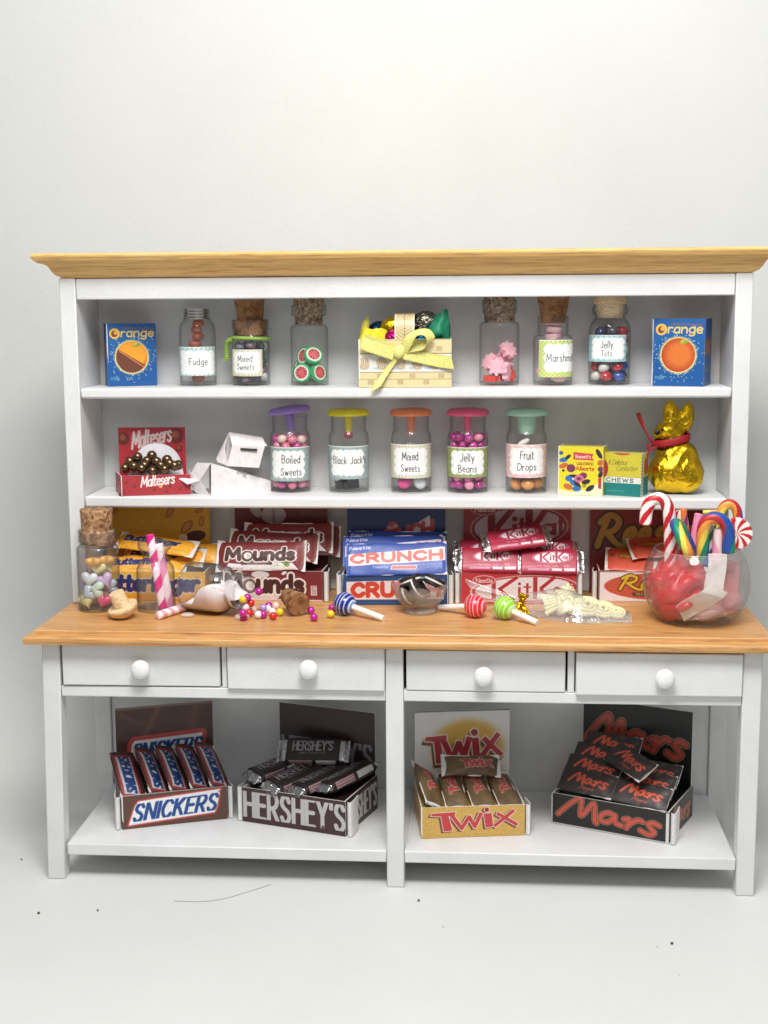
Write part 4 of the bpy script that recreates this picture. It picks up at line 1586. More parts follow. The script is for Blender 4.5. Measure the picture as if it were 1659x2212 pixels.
def jar(label, u, v, z, y, prof, floor_r, group=None, turn=0.0, name="glass_jar", mat=None):
    """prof = (radius, height) in photograph pixels at depth y; stands on height z"""
    k = sc(y)
    p = at(u, v, y=y)
    root = thing(name, label, "jar", T(float(p[0]), y, z + 0.0006) @ RZ(turn), group)
    mb = MB()
    mb.shell([(r * k, h * k) for r, h in prof], 56)
    # thick glass foot
    mb.lathe([(0.0, 0.0035), (floor_r * k * 0.7, 0.003), (floor_r * k * 0.93, 0.0055), (floor_r * k * 0.96, 0.008), (0.0, 0.0068)], 48)
    r_, h_ = prof[-1]
    # inner face of the glass
    mb.shell([(max(r - 2.4, 1) * k, max(h, 5) * k) for r, h in prof[2:]], 56, 1)
    # rolled lip
    lip = [((r_ - 0.2 + 1.0 * math.cos(a)) * k, (h_ + 1.0 * math.sin(a)) * k) for a in np.linspace(-1.2, PI + 0.6, 9)]
    mb.shell(lip, 56)
    mb.build("glass_body", [mat or M_GLASS, M_GLASSIN], root, sharp=70)
    return root, k


def vial(R, hs, rn, hn, rl, hl0, hl1, base=3.5):
    """straight jar: body radius R to hs, neck rn, flared lip rl"""
    p = [(R - base, 0.0), (R - base * 0.35, 0.8), (R, base)]
    p += [(R, hs * f) for f in (0.3, 0.6, 1.0)]
    for t in np.linspace(0, 1, 8)[1:]:
        a = t * PI / 2
        p.append((rn + (R - rn) * math.cos(a) ** 0.8 if t < 1 else rn, hs + (hn - hs) * math.sin(a) ** 1.2))
    if rl > rn:
        p += [(rn, hl0 - 2), (rn + (rl - rn) * 0.6, hl0 - 0.6), (rl, hl0 + 1.6), (rl, hl1 - 2), (rl - 1, hl1)]
    else:
        p += [(rn, hl0), (rn, hl1)]
    return p


def cork(root, k, prof, mat, name="cork_stopper", n=40, wob=0.012):
    mb = MB()
    pr = [(0.0, prof[0][1] * k)] + [(r * k, h * k) for r, h in prof] + [(0.0, prof[-1][1] * k)]
    ph = rng.uniform(0, 6, 4)
    mb.lathe(pr, n, wob=lambda a, z: 1 + wob * math.sin(3 * a + ph[0] + z * 60) + wob * 0.7 * math.sin(7 * a + ph[1] - z * 90))
    return mb.build(name, mat, root, sharp=60)


def sticker(root, k, R, a0, a1, z0, z1, art):
    r = (R + 0.5) * k

    def fn(U, V):
        a = np.radians(a0 + (a1 - a0) * U)
        rr = r + 0.0004 * np.sin(U * 9 + 1)
        return np.stack([rr * np.sin(a), -rr * np.cos(a), (z0 + (z1 - z0) * V) * k], -1)
    return link("label_sticker", sheet_mesh("label_sticker", art, fn, 0.0006, M_PAPER, (236, 234, 230)), root)


INK = (44, 40, 42)


def label_art(W, H, style, lines, plaque=(0.12, 0.88, 0.14, 0.86), w=0.1, span=None):
    """bordered paper label with a wavy white plaque; lines = (text, u0, u1, v0, v1)"""
    pal = {'teal': (158, 196, 190), 'sage': (152, 174, 172), 'cream': (222, 218, 198), 'moss': (140, 156, 84), 'pink': (228, 190, 184), 'lime': (176, 194, 92), 'aqua': (150, 192, 196)}
    A = Art(W, H, pal[style], 1300)
    X, Y = A.X, A.Y
    if style in ('sage', 'aqua'):
        g = 0.0135
        d = np.hypot((X % g) - g / 2, (Y % g) - g / 2)
        A.paint((0.0026 - d) / A.px + 0.5, (214, 182, 186) if style == 'sage' else (196, 220, 220))
    elif style == 'teal':
        g = 0.012
        A.paint(((np.sin(X * 6.28 / g) * np.sin(Y * 6.28 / g)) > 0.2) * 0.75, (232, 238, 234))
    elif style == 'cream':
        g = 0.009
        A.paint((((X % g) < g * 0.35) * 0.5), (176, 172, 140)).paint(((Y % g) < g * 0.35) * 0.5, (196, 196, 172))
    elif style == 'moss':
        A.paint((rng.random(X.shape) > 0.6) * 0.8, (206, 214, 168)).paint((rng.random(X.shape) > 0.7) * 0.7, (92, 110, 50))
    elif style == 'pink':
        A.paint((wav(np.stack([X, Y, X * 0], -1), 330, 3) > 0.25) * 0.7, (244, 228, 222))
    elif style == 'lime':
        g = 0.011
        A.paint((np.abs(((X + Y) % g) - g / 2) < 0.0014) * 0.8, (226, 232, 176)).paint((np.abs(((X - Y) % g) - g / 2) < 0.0014) * 0.8, (226, 232, 176))
    if span is not None:
        s0, s1 = math.sin(math.radians(span[0])), math.sin(math.radians(span[1]))
        g_ = lambda u: (math.degrees(math.asin(max(-1, min(1, s0 + u * (s1 - s0))))) - span[0]) / (span[1] - span[0])
        plaque = (g_(plaque[0]), g_(plaque[1])) + tuple(plaque[2:])
        lines = [(s, g_(a), g_(b), c, d) for (s, a, b, c, d) in lines]
    u0, u1, v0, v1 = plaque
    wh = (246, 245, 243)
    if u1 > u0:
        A.rect(u0, u1, v0, v1, wh)
        n = 5
        for i in range(n):
            f = (i + 0.5) / n
            A.ell(u0 + (u1 - u0) * f, v0, 0.09 * (u1 - u0) * W / H, 0.04, wh).ell(u0 + (u1 - u0) * f, v1, 0.09 * (u1 - u0) * W / H, 0.04, wh)
        for i in range(3):
            f = (i + 0.5) / 3
            A.ell(u0, v0 + (v1 - v0) * f, 0.06, 0.1, wh).ell(u1, v0 + (v1 - v0) * f, 0.06, 0.1, wh)
    for (s, a, b, c, d) in lines:
        A.text(s, a, b, c, d, INK, w, 0.02, 0.0, 0.26, jit=0.045)
    A.rect(0, 1, 0.975, 1, (240, 238, 234))
    return A.speckle(0.012)


def pack(R, r, layers, z0, rise=1.72, jit=0.15, core=True):
    """places for round sweets inside a jar of inner radius R"""
    out = []
    ring = R - r * 1.12
    n = max(3, int(PI / math.asin(min(1, r * 1.02 / ring))))
    for L_ in range(layers):
        off = rng.uniform(0, 6.28)
        for i in range(n):
            a = off + 2 * PI * i / n
            out.append((ring * math.cos(a), ring * math.sin(a), z0 + r + L_ * r * rise + rng.uniform(-jit, jit) * r))
        if core and ring > 1.9 * r:
            out.append((rng.uniform(-1, 1) * r * 0.3, rng.uniform(-1, 1) * r * 0.3, z0 + r + L_ * r * rise + 0.3 * r))
    return out


def ball_mesh(name, r, color, rough=0.16, coat=0.3, squash=1.0, sss=0.1, lump=0.0, hole=False):
    mb = MB()
    if hole:
        prof = [(r * 0.16, -r * 0.55), (r * 0.2, -r * 0.8 * squash)] + [(r * math.cos(a), r * squash * math.sin(a)) for a in np.linspace(-1.25, 1.25, 12)] + [(r * 0.2, r * 0.8 * squash), (r * 0.16, r * 0.55)]
        mb.lathe(prof, 22)
    else:
        mb.ball((0, 0, 0), r, 20, 12, sz=squash)
    if lump:
        mb.v = [tuple(np.array(p) * (1 + lump * float(wav(np.array([p]), 1.1 / r, 1)[0]))) for p in mb.v]
    return mb.mesh(name, plain(color, rough, 0, coat, sss), sharp=70)


def rand_rot():
    return RZ(random.uniform(0, 360)) @ RX(random.uniform(0, 360))


def fill(root_xy, zbase, places, kinds, name, cat, group, spin=True):
    """kinds = list of (mesh, label); one object per sweet"""
    for i, (x, y, z) in enumerate(places):
        me, lab = kinds[int(rng.integers(len(kinds)))]
        item(name, lab, cat, me, T(root_xy[0] + x, root_xy[1] + y, zbase + z) @ (rand_rot() if spin else Matrix.Identity(4)), group)


# ------------------------------------------------------------------ top shelf
ZT = Z_UP + 0.0006


def orange_box(label, M, W, D, H, whole, seed):
    b = thing("chocolate_box", label, "box", M)
    A = Art(W, H, (24, 92, 158), 1500)
    A.grad(lambda u, v: np.clip(0.75 - v, 0, 0.5), (16, 74, 140))
    nx_, ny_ = rng.normal(0.5, 0.2, 420), rng.normal(0.47, 0.17, 420)
    for a_, c_ in zip(nx_, ny_):
        A.ell(a_, c_, 0.006, 0.006, (226, 226, 190))
    A.ell(0.5, 0.46, 0.275, 0.275, (236, 214, 140), 0, 0.12)
    A.ell(0.5, 0.46, 0.25, 0.25, (206, 102, 36))
    A.ell(0.46, 0.51, 0.16, 0.15, (230, 138, 52), 0, 0.9)
    if not whole:
        m = (A.Y - 0.46 * H) + 0.62 * (A.X - 0.5 * W) < 0
        A.ell(0.52, 0.5, 0.225, 0.21, (234, 158, 44), 0, 0.2)
        inside = np.hypot((A.X - 0.5 * W) / (0.25 * H), (A.Y - 0.46 * H) / (0.25 * H)) < 1
        A.paint((m & inside) * 1.0, (120, 66, 48))
        A.paint((m & inside & (np.sin(A.X * 900 + A.Y * 500) > 0.4)) * 0.8, (74, 36, 28))
        A.stroke([(0.26, 0.56), (0.74, 0.3)], 0.022, (196, 120, 70))
    else:
        A.ell(0.5, 0.46, 0.25, 0.25, (176, 66, 36), 0, 0)
        A.ell(0.52, 0.47, 0.2, 0.2, (212, 112, 44), 0, 0.6)
        A.paint((rng.random(A.X.shape) > 0.8) * (np.hypot((A.X - 0.5 * W) / (0.2 * H), (A.Y - 0.46 * H) / (0.2 * H)) < 1) * 0.35, (232, 150, 70))
    A.ell(0.6, 0.655, 0.065, 0.03, (150, 156, 50), 10).ell(0.575, 0.665, 0.03, 0.02, (186, 186, 80), 40)
    A.text("TERRYS Chocolate", 0.34, 0.95, 0.9, 0.935, (140, 96, 84), 0.2)
    A.ell(0.17, 0.84, 0.085, 0.085, (236, 186, 84)).ell(0.165, 0.835, 0.05, 0.052, (120, 70, 56)).ell(0.19, 0.85, 0.03, 0.03, (236, 170, 70))
    A.text("range", 0.3, 0.94, 0.79, 0.92, (240, 200, 100), 0.17, 0.08, 0.0, 0.2)
    A.text("milk", 0.07, 0.24, 0.1, 0.165, (96, 152, 176), 0.15)
    A.speckle(0.05)
    card_panel("front_panel", A, W, H, 0.002, b, T(-W / 2, 0, 0), 0.001, seed)
    S = Art(D, H, (22, 80, 146), 700)
    S.text("Orange", 0.1, 0.9, 0.45, 0.7, (150, 96, 60), 0.2, 0, 0.2).rect(0.2, 0.8, 0.2, 0.3, (70, 96, 130)).speckle(0.05)
    card_panel("side_panel", S, D, H, 0.002, b, T(W / 2 - 0.0005, 0.0022, 0) @ RZ(90), 0.0012, seed + 1)
    card_panel("side_panel", S, D, H, 0.002, b, T(-W / 2 + 0.0005, D, 0) @ RZ(-90), 0.0012, seed + 2)
    mb = MB()
    mb.box(-W / 2 + 0.003, W / 2 - 0.003, 0.0025, D, H - 0.0035, H - 0.0015, 0)
    mb.box(-W / 2 + 0.003, W / 2 - 0.003, 0.0025, D, 0.0015, 0.0035, 0)
    mb.box(-W / 2 + 0.003, W / 2 - 0.003, D - 0.0025, D - 0.0005, 0.004, H - 0.004, 0)
    mb.build("top_flap", plain((196, 120, 66), 0.5), b, sharp=30)
    return b


p = at(287, 833, y=0.36)
orange_box("blue box with a half chocolate, half fruit picture at the end of the top shelf", T(float(p[0]) - 0.004, 0.375, ZT) @ RZ(21), 106 * sc(0.36), 0.075, 134 * sc(0.36), False, 3)
p = at(1464, 835, y=0.31)
orange_box("blue box with a whole orange fruit picture, right end of the top shelf", T(float(p[0]), 0.318, ZT) @ RZ(-19), 109 * sc(0.31), 0.095, 140 * sc(0.31), True, 6)

# jar with a bare screw neck and orange pieces
YJ = 0.405
root, k = jar("glass jar with bare screw neck and orange pieces behind its pale label", 429, 833, ZT, YJ, [(36, 0), (38.4, 1), (39, 3.5), (39, 60), (39, 112), (38, 124), (34.5, 132), (29.5, 137), (28, 140)], 39)
mb = MB()
pr = []
for i in range(61):
    t = i / 60
    pr.append(((27.5 + 1.1 * math.sin(t * 6.28 * 3.2)) * k, (140 + 21 * t) * k))
mb.shell(pr, 56)
mb.build("screw_neck", plain((196, 194, 192), 0.16, 0.9), root, sharp=70)
W_, H_ = 2 * 39 * k * math.radians(83), 61 * k
sticker(root, k, 39, -83, 83, 21, 82, label_art(W_, H_, 'teal', [("Fudge", 0.36, 0.83, 0.38, 0.60)], (0.12, 0.97, 0.08, 0.84), 0.1, (-83, 83)))
o = (root.location.x, YJ)
fm = MB()
fm.ball((0, 0, 0), 0.018, 14, 8, sz=0.62, sx=1.0, sy=0.8)
fm.v = [tuple(np.array(q) * (1 + 0.16 * float(wav(np.array([q]), 60, 2)[0]))) for q in fm.v]
fme = fm.mesh("fudge_piece", plain((178, 88, 56), 0.4, 0, 0.2), sharp=50)
for i, (dx, dz) in enumerate(((0.0, 0.012), (0.004, 0.034), (-0.004, 0.056), (0.003, 0.078), (-0.004, 0.098), (0.004, 0.118), (0.000, 0.135), (0.004, 0.151))):
    item("fudge_piece", "orange brown fudge piece stacked inside the screw-necked jar", "sweet", fme, T(o[0] + dx, YJ - 0.005, ZT + 0.008 + dz) @ RZ(i * 50) @ RX(12 * (i % 3 - 1)), "fudge pieces in the screw-necked jar")

# corked jar with a green cord
root, k = jar("corked jar tied with a lime green cord, dark sweets behind a cream label", 543.5, 833, ZT, YJ, [(36, 0), (39, 1), (40, 4), (40, 60), (40, 97), (39, 103), (36.5, 107), (36, 114), (36.5, 117), (38.5, 119), (38.5, 137)], 39)
cork(root, k, [(28, 103), (34.5, 106), (35, 135), (27.5, 138), (28, 146), (31, 170), (32, 180)], M_CORKB, wob=0.02)
H_ = 55 * k
sticker(root, k, 40, -75, 46, 20, 76, label_art(40 * k * math.radians(121), H_, 'cream', [("Mixed", 0.24, 0.7, 0.55, 0.78), ("Sweets", 0.22, 0.76, 0.25, 0.46)], (0.12, 0.9, 0.16, 0.88), 0.1, (-75, 46)))
mb = MB()
R_ = 41 * k
mb.tube([(R_ * math.cos(a), R_ * math.sin(a), (99 + 2.0 * math.cos(a + 2.6)) * k) for a in np.linspace(0, 2 * PI, 41)], 0.0042, 10)
tail = smooth_path([(-R_ * 0.86, -R_ * 0.55, 98 * k), (-R_ * 1.12, -R_ * 0.4, 92 * k), (-R_ * 1.22, -R_ * 0.35, 80 * k), (-R_ * 1.2, -R_ * 0.35, 66 * k), (-R_ * 1.24, -R_ * 0.4, 52 * k)], 10)
mb.tube([(q[0], q[1], q[2]) for q in tail], [0.0055 + 0.0022 * math.sin(i * 2.1) for i in range(len(tail))], 10)
mb.build("cord", plain((152, 188, 76), 0.6, bump=0.5, bscale=400), root, sharp=60)
o = (root.location.x, YJ)
kinds = []
for col, nm in (((52, 66, 60), "dark green"), ((38, 44, 74), "navy"), ((120, 128, 138), "grey"), ((118, 96, 110), "mauve"), ((66, 74, 66), "olive"), ((204, 202, 204), "white")):
    kinds.append((ball_mesh("mixed_sweet", 0.0125, col, 0.22, 0.3, 0.8), nm + " sweet inside the corked jar with the green cord"))
fill(o, ZT + 0.008, pack(38 * k, 0.0125, 5, 0.0, 1.6), kinds, "mixed_sweet", "sweet", "sweets in the green corded jar")

# watermelon slices
root, k = jar("corked glass jar holding watermelon slice sweets, no label", 669.5, 836, ZT, 0.40, vial(40, 117, 29, 127, 37, 146, 167), 39)
cork(root, k, [(28.5, 128), (29.5, 146), (31, 167), (33.5, 192)], M_CORKC)
o = (root.location.x, 0.40)


def slice_mesh(name, r, h, fn, n=48, m=14):
    """disc sweet, face coloured by fn(radius part, angle)"""
    V, C = [], []
    rings = [(1.0, -h / 2)] + [(i / m, h / 2) for i in range(m, -1, -1)]
    rings = [(i / m, -h / 2) for i in range(0, m + 1)] + [(1.04, -h / 4), (1.04, h / 4)] + [(i / m, h / 2) for i in range(m, -1, -1)]
    for (f, z) in rings:
        for i in range(n):
            a = 2 * PI * i / n
            V.append((r * f * math.cos(a), r * f * math.sin(a), z))
            C.append(fn(min(f, 1.0) if f <= 1 else 1.0, a))
    idx = np.arange(len(rings) * n).reshape(len(rings), n)
    nx_ = np.roll(idx, -1, 1)
    F = np.stack([idx[:-1], nx_[:-1], nx_[1:], idx[1:]], -1).reshape(-1, 4)
    return mesh_np(name, np.array(V), [F], M_CLAY, lin(np.array(C)), 50)


def melon(f, a):
    if f > 0.84:
        return (52, 158, 98)
    if f > 0.68:
        return (226, 232, 214)
    s = (abs(math.sin(a * 4.5)) > 0.88 and 0.3 < f < 0.58)
    return (50, 34, 34) if s else (206, 88, 92)


wm = slice_mesh("watermelon_slice", 0.0235, 0.013, melon)
# the face of a slice is its +Z side; it is turned toward the viewer
for (dx, dy, dz, rx, rz, lab) in (
        (-0.017, -0.020, 0.024, 84, -12, "watermelon slice sweet facing out at the bottom of its jar"),
        (0.024, -0.012, 0.024, 80, 48, "watermelon slice sweet turned sideways at the bottom right of its jar"),
        (0.006, 0.012, 0.024, 70, 20, "watermelon slice sweet at the back of the bottom layer"),
        (-0.020, 0.014, 0.042, 60, -35, "watermelon slice sweet behind the two bottom front slices"),
        (0.012, -0.014, 0.068, 58, 22, "topmost watermelon slice sweet, tilted in its jar"),
        (-0.012, 0.000, 0.066, 76, -40, "watermelon slice sweet standing edge-on beside the topmost one")):
    item("watermelon_slice", lab, "sweet", wm, T(o[0] + dx, o[1] + dy, ZT + 0.008 + dz) @ RZ(rz) @ RX(rx), "watermelon slices in a jar")

# flower sweets
root, k = jar("corked glass jar with pink and red flower sweets, no label", 1078, 838, ZT, 0.39, vial(42, 122, 32, 131, 36.5, 150, 176, 5), 41)
cork(root, k, [(31, 131), (32.5, 150), (32, 176), (33.5, 192)], M_CORKC)
o = (root.location.x, 0.39)


def flower(name, r, h, color, pet=8):
    out = []
    for i in range(pet * 6):
        a = 2 * PI * i / (pet * 6)
        rr = r * (0.84 + 0.16 * math.cos(a * pet))
        out.append((rr * math.cos(a), rr * math.sin(a)))
    mb = MB()
    mb.prism(out, -h / 2, h / 2)
    return mb.mesh(name, plain(color, 0.42, 0, 0.1, 0.15), sharp=40)


fp, fr = flower("flower_sweet", 0.024, 0.014, (240, 178, 192)), flower("flower_sweet", 0.024, 0.014, (222, 66, 60))
for me, dx, dy, dz, rx, rz, lab in (
        (fr, -0.018, -0.012, 0.009, 2, 20, "red flower sweet lying flat at the bottom left of the jar"),
        (fr, 0.024, -0.004, 0.022, 66, 62, "red flower sweet standing at the right wall of the jar"),
        (fr, 0.006, 0.022, 0.012, 8, 10, "red flower sweet at the back of the jar"),
        (fp, -0.006, -0.024, 0.038, 82, -8, "pink flower sweet facing out in the middle of the jar"),
        (fp, 0.018, -0.026, 0.026, 86, 74, "pink flower sweet turned edge-on in front of a red one"),
        (fp, -0.024, -0.002, 0.050, 60, -50, "pink flower sweet tilted at the left wall of the jar"),
        (fp, 0.014, 0.006, 0.054, 60, 30, "pink flower sweet lying on the others, right of the middle"),
        (fp, 0.022, -0.004, 0.080, 62, 40, "topmost pink flower sweet leaning on the right glass wall")):
    item("flower_sweet", lab, "sweet", me, T(o[0] + dx, o[1] + dy, ZT + 0.008 + dz) @ RZ(rz) @ RX(rx), "flower sweets in a jar")

# marshmallows
root, k = jar("jar of pale pink marshmallows with flared natural cork and green bordered label", 1193, 837, ZT, 0.39, vial(41, 94, 32, 103, 32, 112, 141), 40)
cork(root, k, [(25, 128), (27, 141), (29, 160), (34, 182), (34.5, 192)], M_CORKB, wob=0.03)
H_ = 77 * k
sticker(root, k, 41, -46, 104, 17, 94, label_art(41 * k * math.radians(150), H_, 'lime', [("Marshmallows", 0.17, 1.06, 0.42, 0.62)], (0.16, 0.95, 0.17, 0.86), 0.09))
o = (root.location.x, 0.39)
mm = MB()
mm.lathe([(0.0, -0.008), (0.018, -0.008), (0.021, -0.005), (0.021, 0.005), (0.018, 0.008), (0.0, 0.008)], 26)
mme = mm.mesh("marshmallow", plain((236, 190, 194), 0.6, sss=0.2), sharp=60)
for dx, dy, dz, rx, ry in ((0.012, -0.018, 0.014, 20, 10), (-0.022, 0.004, 0.020, 10, 30), (-0.018, -0.012, 0.052, 70, 50), (0.016, 0.016, 0.03, 20, 0), (0.012, -0.008, 0.062, 40, 0), (-0.014, -0.010, 0.082, 80, 40), (0.012, 0.004, 0.092, 12, 14), (0.0, 0.0, 0.114, 6, -6), (0.002, -0.002, 0.131, 4, 6), (0.0, 0.0, 0.148, -5, 4)):
    item("marshmallow", "pale pink round marshmallow inside the jar with the green bordered label", "sweet", mme, T(o[0] + dx, o[1] + dy, ZT + 0.008 + dz) @ RX(rx) @ RY(ry), "marshmallows in a jar")

# bead sweets with a wooden stopper
root, k = jar("jar with round wooden stopper and coloured ring sweets behind an aqua label", 1315, 835, ZT, 0.40, [(39, 0), (42, 1), (43, 4), (43.5, 60), (43.5, 108), (42, 120), (37, 130), (31.5, 136), (31, 142), (35, 146), (37.5, 152), (37.5, 156), (35, 161), (33, 165)], 42)
mb = MB()
mb.lathe([(0, 138 * k), (26 * k, 138 * k), (29 * k, 163 * k), (34.5 * k, 167 * k), (35 * k, 174 * k), (33 * k, 182 * k), (27 * k, 188 * k), (15 * k, 191 * k), (0, 192 * k)], 40)
mb.build("wooden_stopper", M_LWOOD, root, sharp=60)
H_ = 55 * k
sticker(root, k, 43.5, -80, 45, 48, 103, label_art(43.5 * k * math.radians(125), H_, 'aqua', [("Jelly", 0.3, 0.62, 0.52, 0.78), ("Tots", 0.31, 0.6, 0.22, 0.42)], (0.1, 0.92, 0.14, 0.86), 0.1, (-80, 45)))
o = (root.location.x, 0.40)
kinds = []
for col, nm in (((52, 60, 110), "dark blue"), ((50, 84, 170), "bright blue"), ((214, 120, 50), "orange"), ((176, 34, 44), "red"), ((206, 204, 196), "pale grey"), ((66, 58, 70), "plum")):
    kinds.append((ball_mesh("ring_sweet", 0.0148, col, 0.14, 0.4, 0.82, hole=True), nm + " ring sweet inside the wooden stoppered jar"))
fill(o, ZT + 0.008, pack(41 * k, 0.0148, 6, 0.0, 1.5), kinds, "ring_sweet", "sweet", "ring sweets in the stoppered jar")

# ------------------------------------------------------------------ gift basket
YBK = 0.285
kb = sc(YBK)
p = at(875, 838, y=YBK)
BW_, BH_, BD_ = 197 * kb, 102 * kb, 0.115
bask = thing("gift_basket", "woven print card basket of foil eggs with a pale yellow ribbon bow", "basket", T(float(p[0]), YBK, ZT) @ RZ(1.5))


def weave_front(W, H, eggs=True):
    A = Art(W, H, (222, 206, 158), 1300)
    for (u, v) in ((0.84, 0.80), (0.12, 0.8), (0.55, 0.24), (0.86, 0.24), (0.2, 0.24), (0.42, 0.11), (0.7, 0.11), (0.1, 0.11)):
        for i in range(6):
            A.rect(u + i * 0.011, u + i * 0.011 + 0.005, v - 0.05, v + 0.05, (150, 126, 84))
    for v in (0.0, 0.17, 0.315, 0.7, 0.98):
        A.stroke([(0, v), (1, v + 0.004)], 0.014, (176, 150, 100))
    A.rect(0, 1, 0.32, 0.69, (234, 230, 222)).stroke([(0, 0.7), (1, 0.7)], 0.016, (146, 104, 84)).stroke([(0, 0.32), (1, 0.32)], 0.012, (150, 130, 100))
    if eggs:
        for i, u in enumerate((0.06, 0.25, 0.45, 0.63, 0.81, 0.97)):
            A.ell(u - 0.02, 0.4, 0.14, 0.03, (176, 196, 216), 0, 0.3)
            A.ell(u, 0.5, 0.11, 0.135, (196, 172, 140), 15).ell(u, 0.51, 0.09, 0.11, (222, 206, 180), 15)
            for q in range(4):
                A.stroke([(u - 0.035 + 0.02 * q, 0.42), (u - 0.02 + 0.02 * q, 0.6)], 0.014, (150, 132, 96))
    return A.speckle(0.05)


card_panel("front_panel", weave_front(BW_, BH_), BW_, BH_, 0.003, bask, T(-BW_ / 2, 0, 0), 0.001, 1)
sw = weave_front(BD_, BH_, False)
card_panel("side_panel", sw, BD_, BH_, 0.003, bask, T(BW_ / 2, 0.0032, 0) @ RZ(90), 0.0008, 2)
card_panel("side_panel", sw, BD_, BH_, 0.003, bask, T(-BW_ / 2, BD_, 0) @ RZ(-90), 0.0008, 3)
mb = MB()
mb.box(-BW_ / 2 + 0.001, BW_ / 2 - 0.001, BD_ + 0.0005, BD_ + 0.0035, 0.0, BH_)
mb.box(-BW_ / 2 + 0.004, BW_ / 2 - 0.004, 0.004, BD_ - 0.001, 0.001, 0.004)
mb.build("base", plain((216, 200, 156), 0.6), bask)
HWd = 42 * kb
A = Art(HWd, 0.30, (214, 194, 146), 900)
g = 0.0105
zz = (A.Y - np.abs((A.X % (HWd / 1.0)) - HWd / 2) * 0.9) % g
A.paint((zz < g * 0.3) * 0.75, (140, 112, 70))
A.paint((np.abs(A.X - HWd / 2) < 0.0012) * 0.7, (130, 104, 70)).rect(0, 0.05, 0, 1, (232, 226, 214)).rect(0.95, 1, 0, 1, (232, 226, 214)).speckle(0.05)


def hfn(U, V):
    a = PI * V
    ry_, rz_ = BD_ / 2, 57 * kb
    y = BD_ / 2 - ry_ * np.sign(np.cos(a)) * np.abs(np.cos(a)) ** 0.6
    z = BH_ - 0.004 + rz_ * np.sin(a) ** 0.8
    return np.stack([(U - 0.5) * HWd - 0.001, y + 0.0042 * np.cos(a), z], -1)


link("handle", sheet_mesh("handle", A, hfn, 0.002, M_PRINT), bask)


def ribbon(path, w, wdir, name="ribbon_bow", parent=None, sub=10, notch=True):
    """satin strip along a path; wdir is its width direction at each point or one for all"""
    pts = np.array(smooth_path(path, sub))
    n = len(pts)
    tl = float(np.sum(np.linalg.norm(np.diff(pts, axis=0), axis=1)))
    A = Art(tl, w, (226, 222, 128), 900)
    A.paint((np.sin(A.X * 1500) * np.sin(A.Y * 1500 + A.X * 700) > 0.3) * 0.5, (240, 238, 170))
    A.rect(0, 1, 0, 0.07, (206, 200, 100)).rect(0, 1, 0.93, 1, (206, 200, 100)).speckle(0.06)
    wd = np.asarray(wdir, float)
    wd = wd / np.linalg.norm(wd, axis=-1, keepdims=True)

    def fn(U, V):
        i = U * (n - 1)
        P = np.stack([np.interp(i, np.arange(n), pts[:, c]) for c in range(3)], -1)
        if wd.ndim == 1:
            Wd = wd
        else:
            s = np.linspace(0, 1, len(wd))
            Wd = np.stack([np.interp(U, s, wd[:, c]) for c in range(3)], -1)
        return P + (V - 0.5)[..., None] * w * Wd
    return link(name, sheet_mesh(name, A, fn, 0.0008, M_RIBBON, (216, 212, 120)), parent)


def bp(px_, py_, dy):
    """point on the basket front: photograph pixel to basket coordinates"""
    return ((px_ - 875) * kb, dy, (838 - py_) * kb)


RW = 28 * kb
ribbon([bp(852, 764, -0.012), bp(828, 752, -0.010), bp(800, 742, -0.012), bp(784, 738, -0.018)], RW, (0.3, 0, 0.95), parent=bask)
ribbon([bp(784, 740, -0.018), bp(800, 748, -0.020), bp(828, 757, -0.018), bp(853, 766, -0.014)], RW, (0.3, 0, 0.95), parent=bask)
ribbon([bp(868, 764, -0.012), bp(900, 772, -0.008), bp(940, 781, -0.006), bp(976, 786, -0.012)], RW, (-0.22, 0, 0.97), parent=bask)
ribbon([bp(862, 770, -0.010), bp(846, 790, -0.008), bp(828, 815, -0.010), bp(812, 841, -0.024)], RW, (0.85, 0, 0.5), parent=bask)
lo = [bp(872, 760, -0.012), bp(884, 738, -0.024), bp(902, 722, -0.030), bp(922, 722, -0.030), bp(930, 738, -0.024), bp(914, 748, -0.014), bp(876, 754, -0.010)]
ribbon(lo, RW * 0.8, [(-0.8, 0.1, 0.5), (-0.75, 0.3, 0.6), (0.1, 0.75, 0.6), (0.5, 0.6, 0.5), (0.75, 0.45, 0.4), (0.1, 0.3, 0.9), (-0.1, 0.1, 0.95)], parent=bask)
mb = MB()
mb.ball((0, 0, 0), 1.0, 20, 12, sx=12 * kb, sy=0.008, sz=14.5 * kb)
mb.build("ribbon_knot", plain((228, 224, 134), 0.4, bump=0.4, bscale=350), bask, M=T(*bp(863, 762, -0.014)) @ RY(12), sharp=60)


def egg(label, px_, py_, dy, r, mat, sx=0.85):
    mb = MB()
    mb.ball((0, 0, 0), r, 28, 18, sx=sx, sy=sx, sz=1.05)
    mb.v = [tuple(np.array(q) * (1 + 0.03 * float(crease(np.array([q]), 90, 2)[0]))) for q in mb.v]
    q = Vector(bp(px_, py_, dy))
    item("foil_egg", label, "chocolate egg", mb.mesh("foil_egg", mat, sharp=60), bask.matrix_world @ T(*q) @ RY(70) @ RZ(20), "foil eggs in the basket")


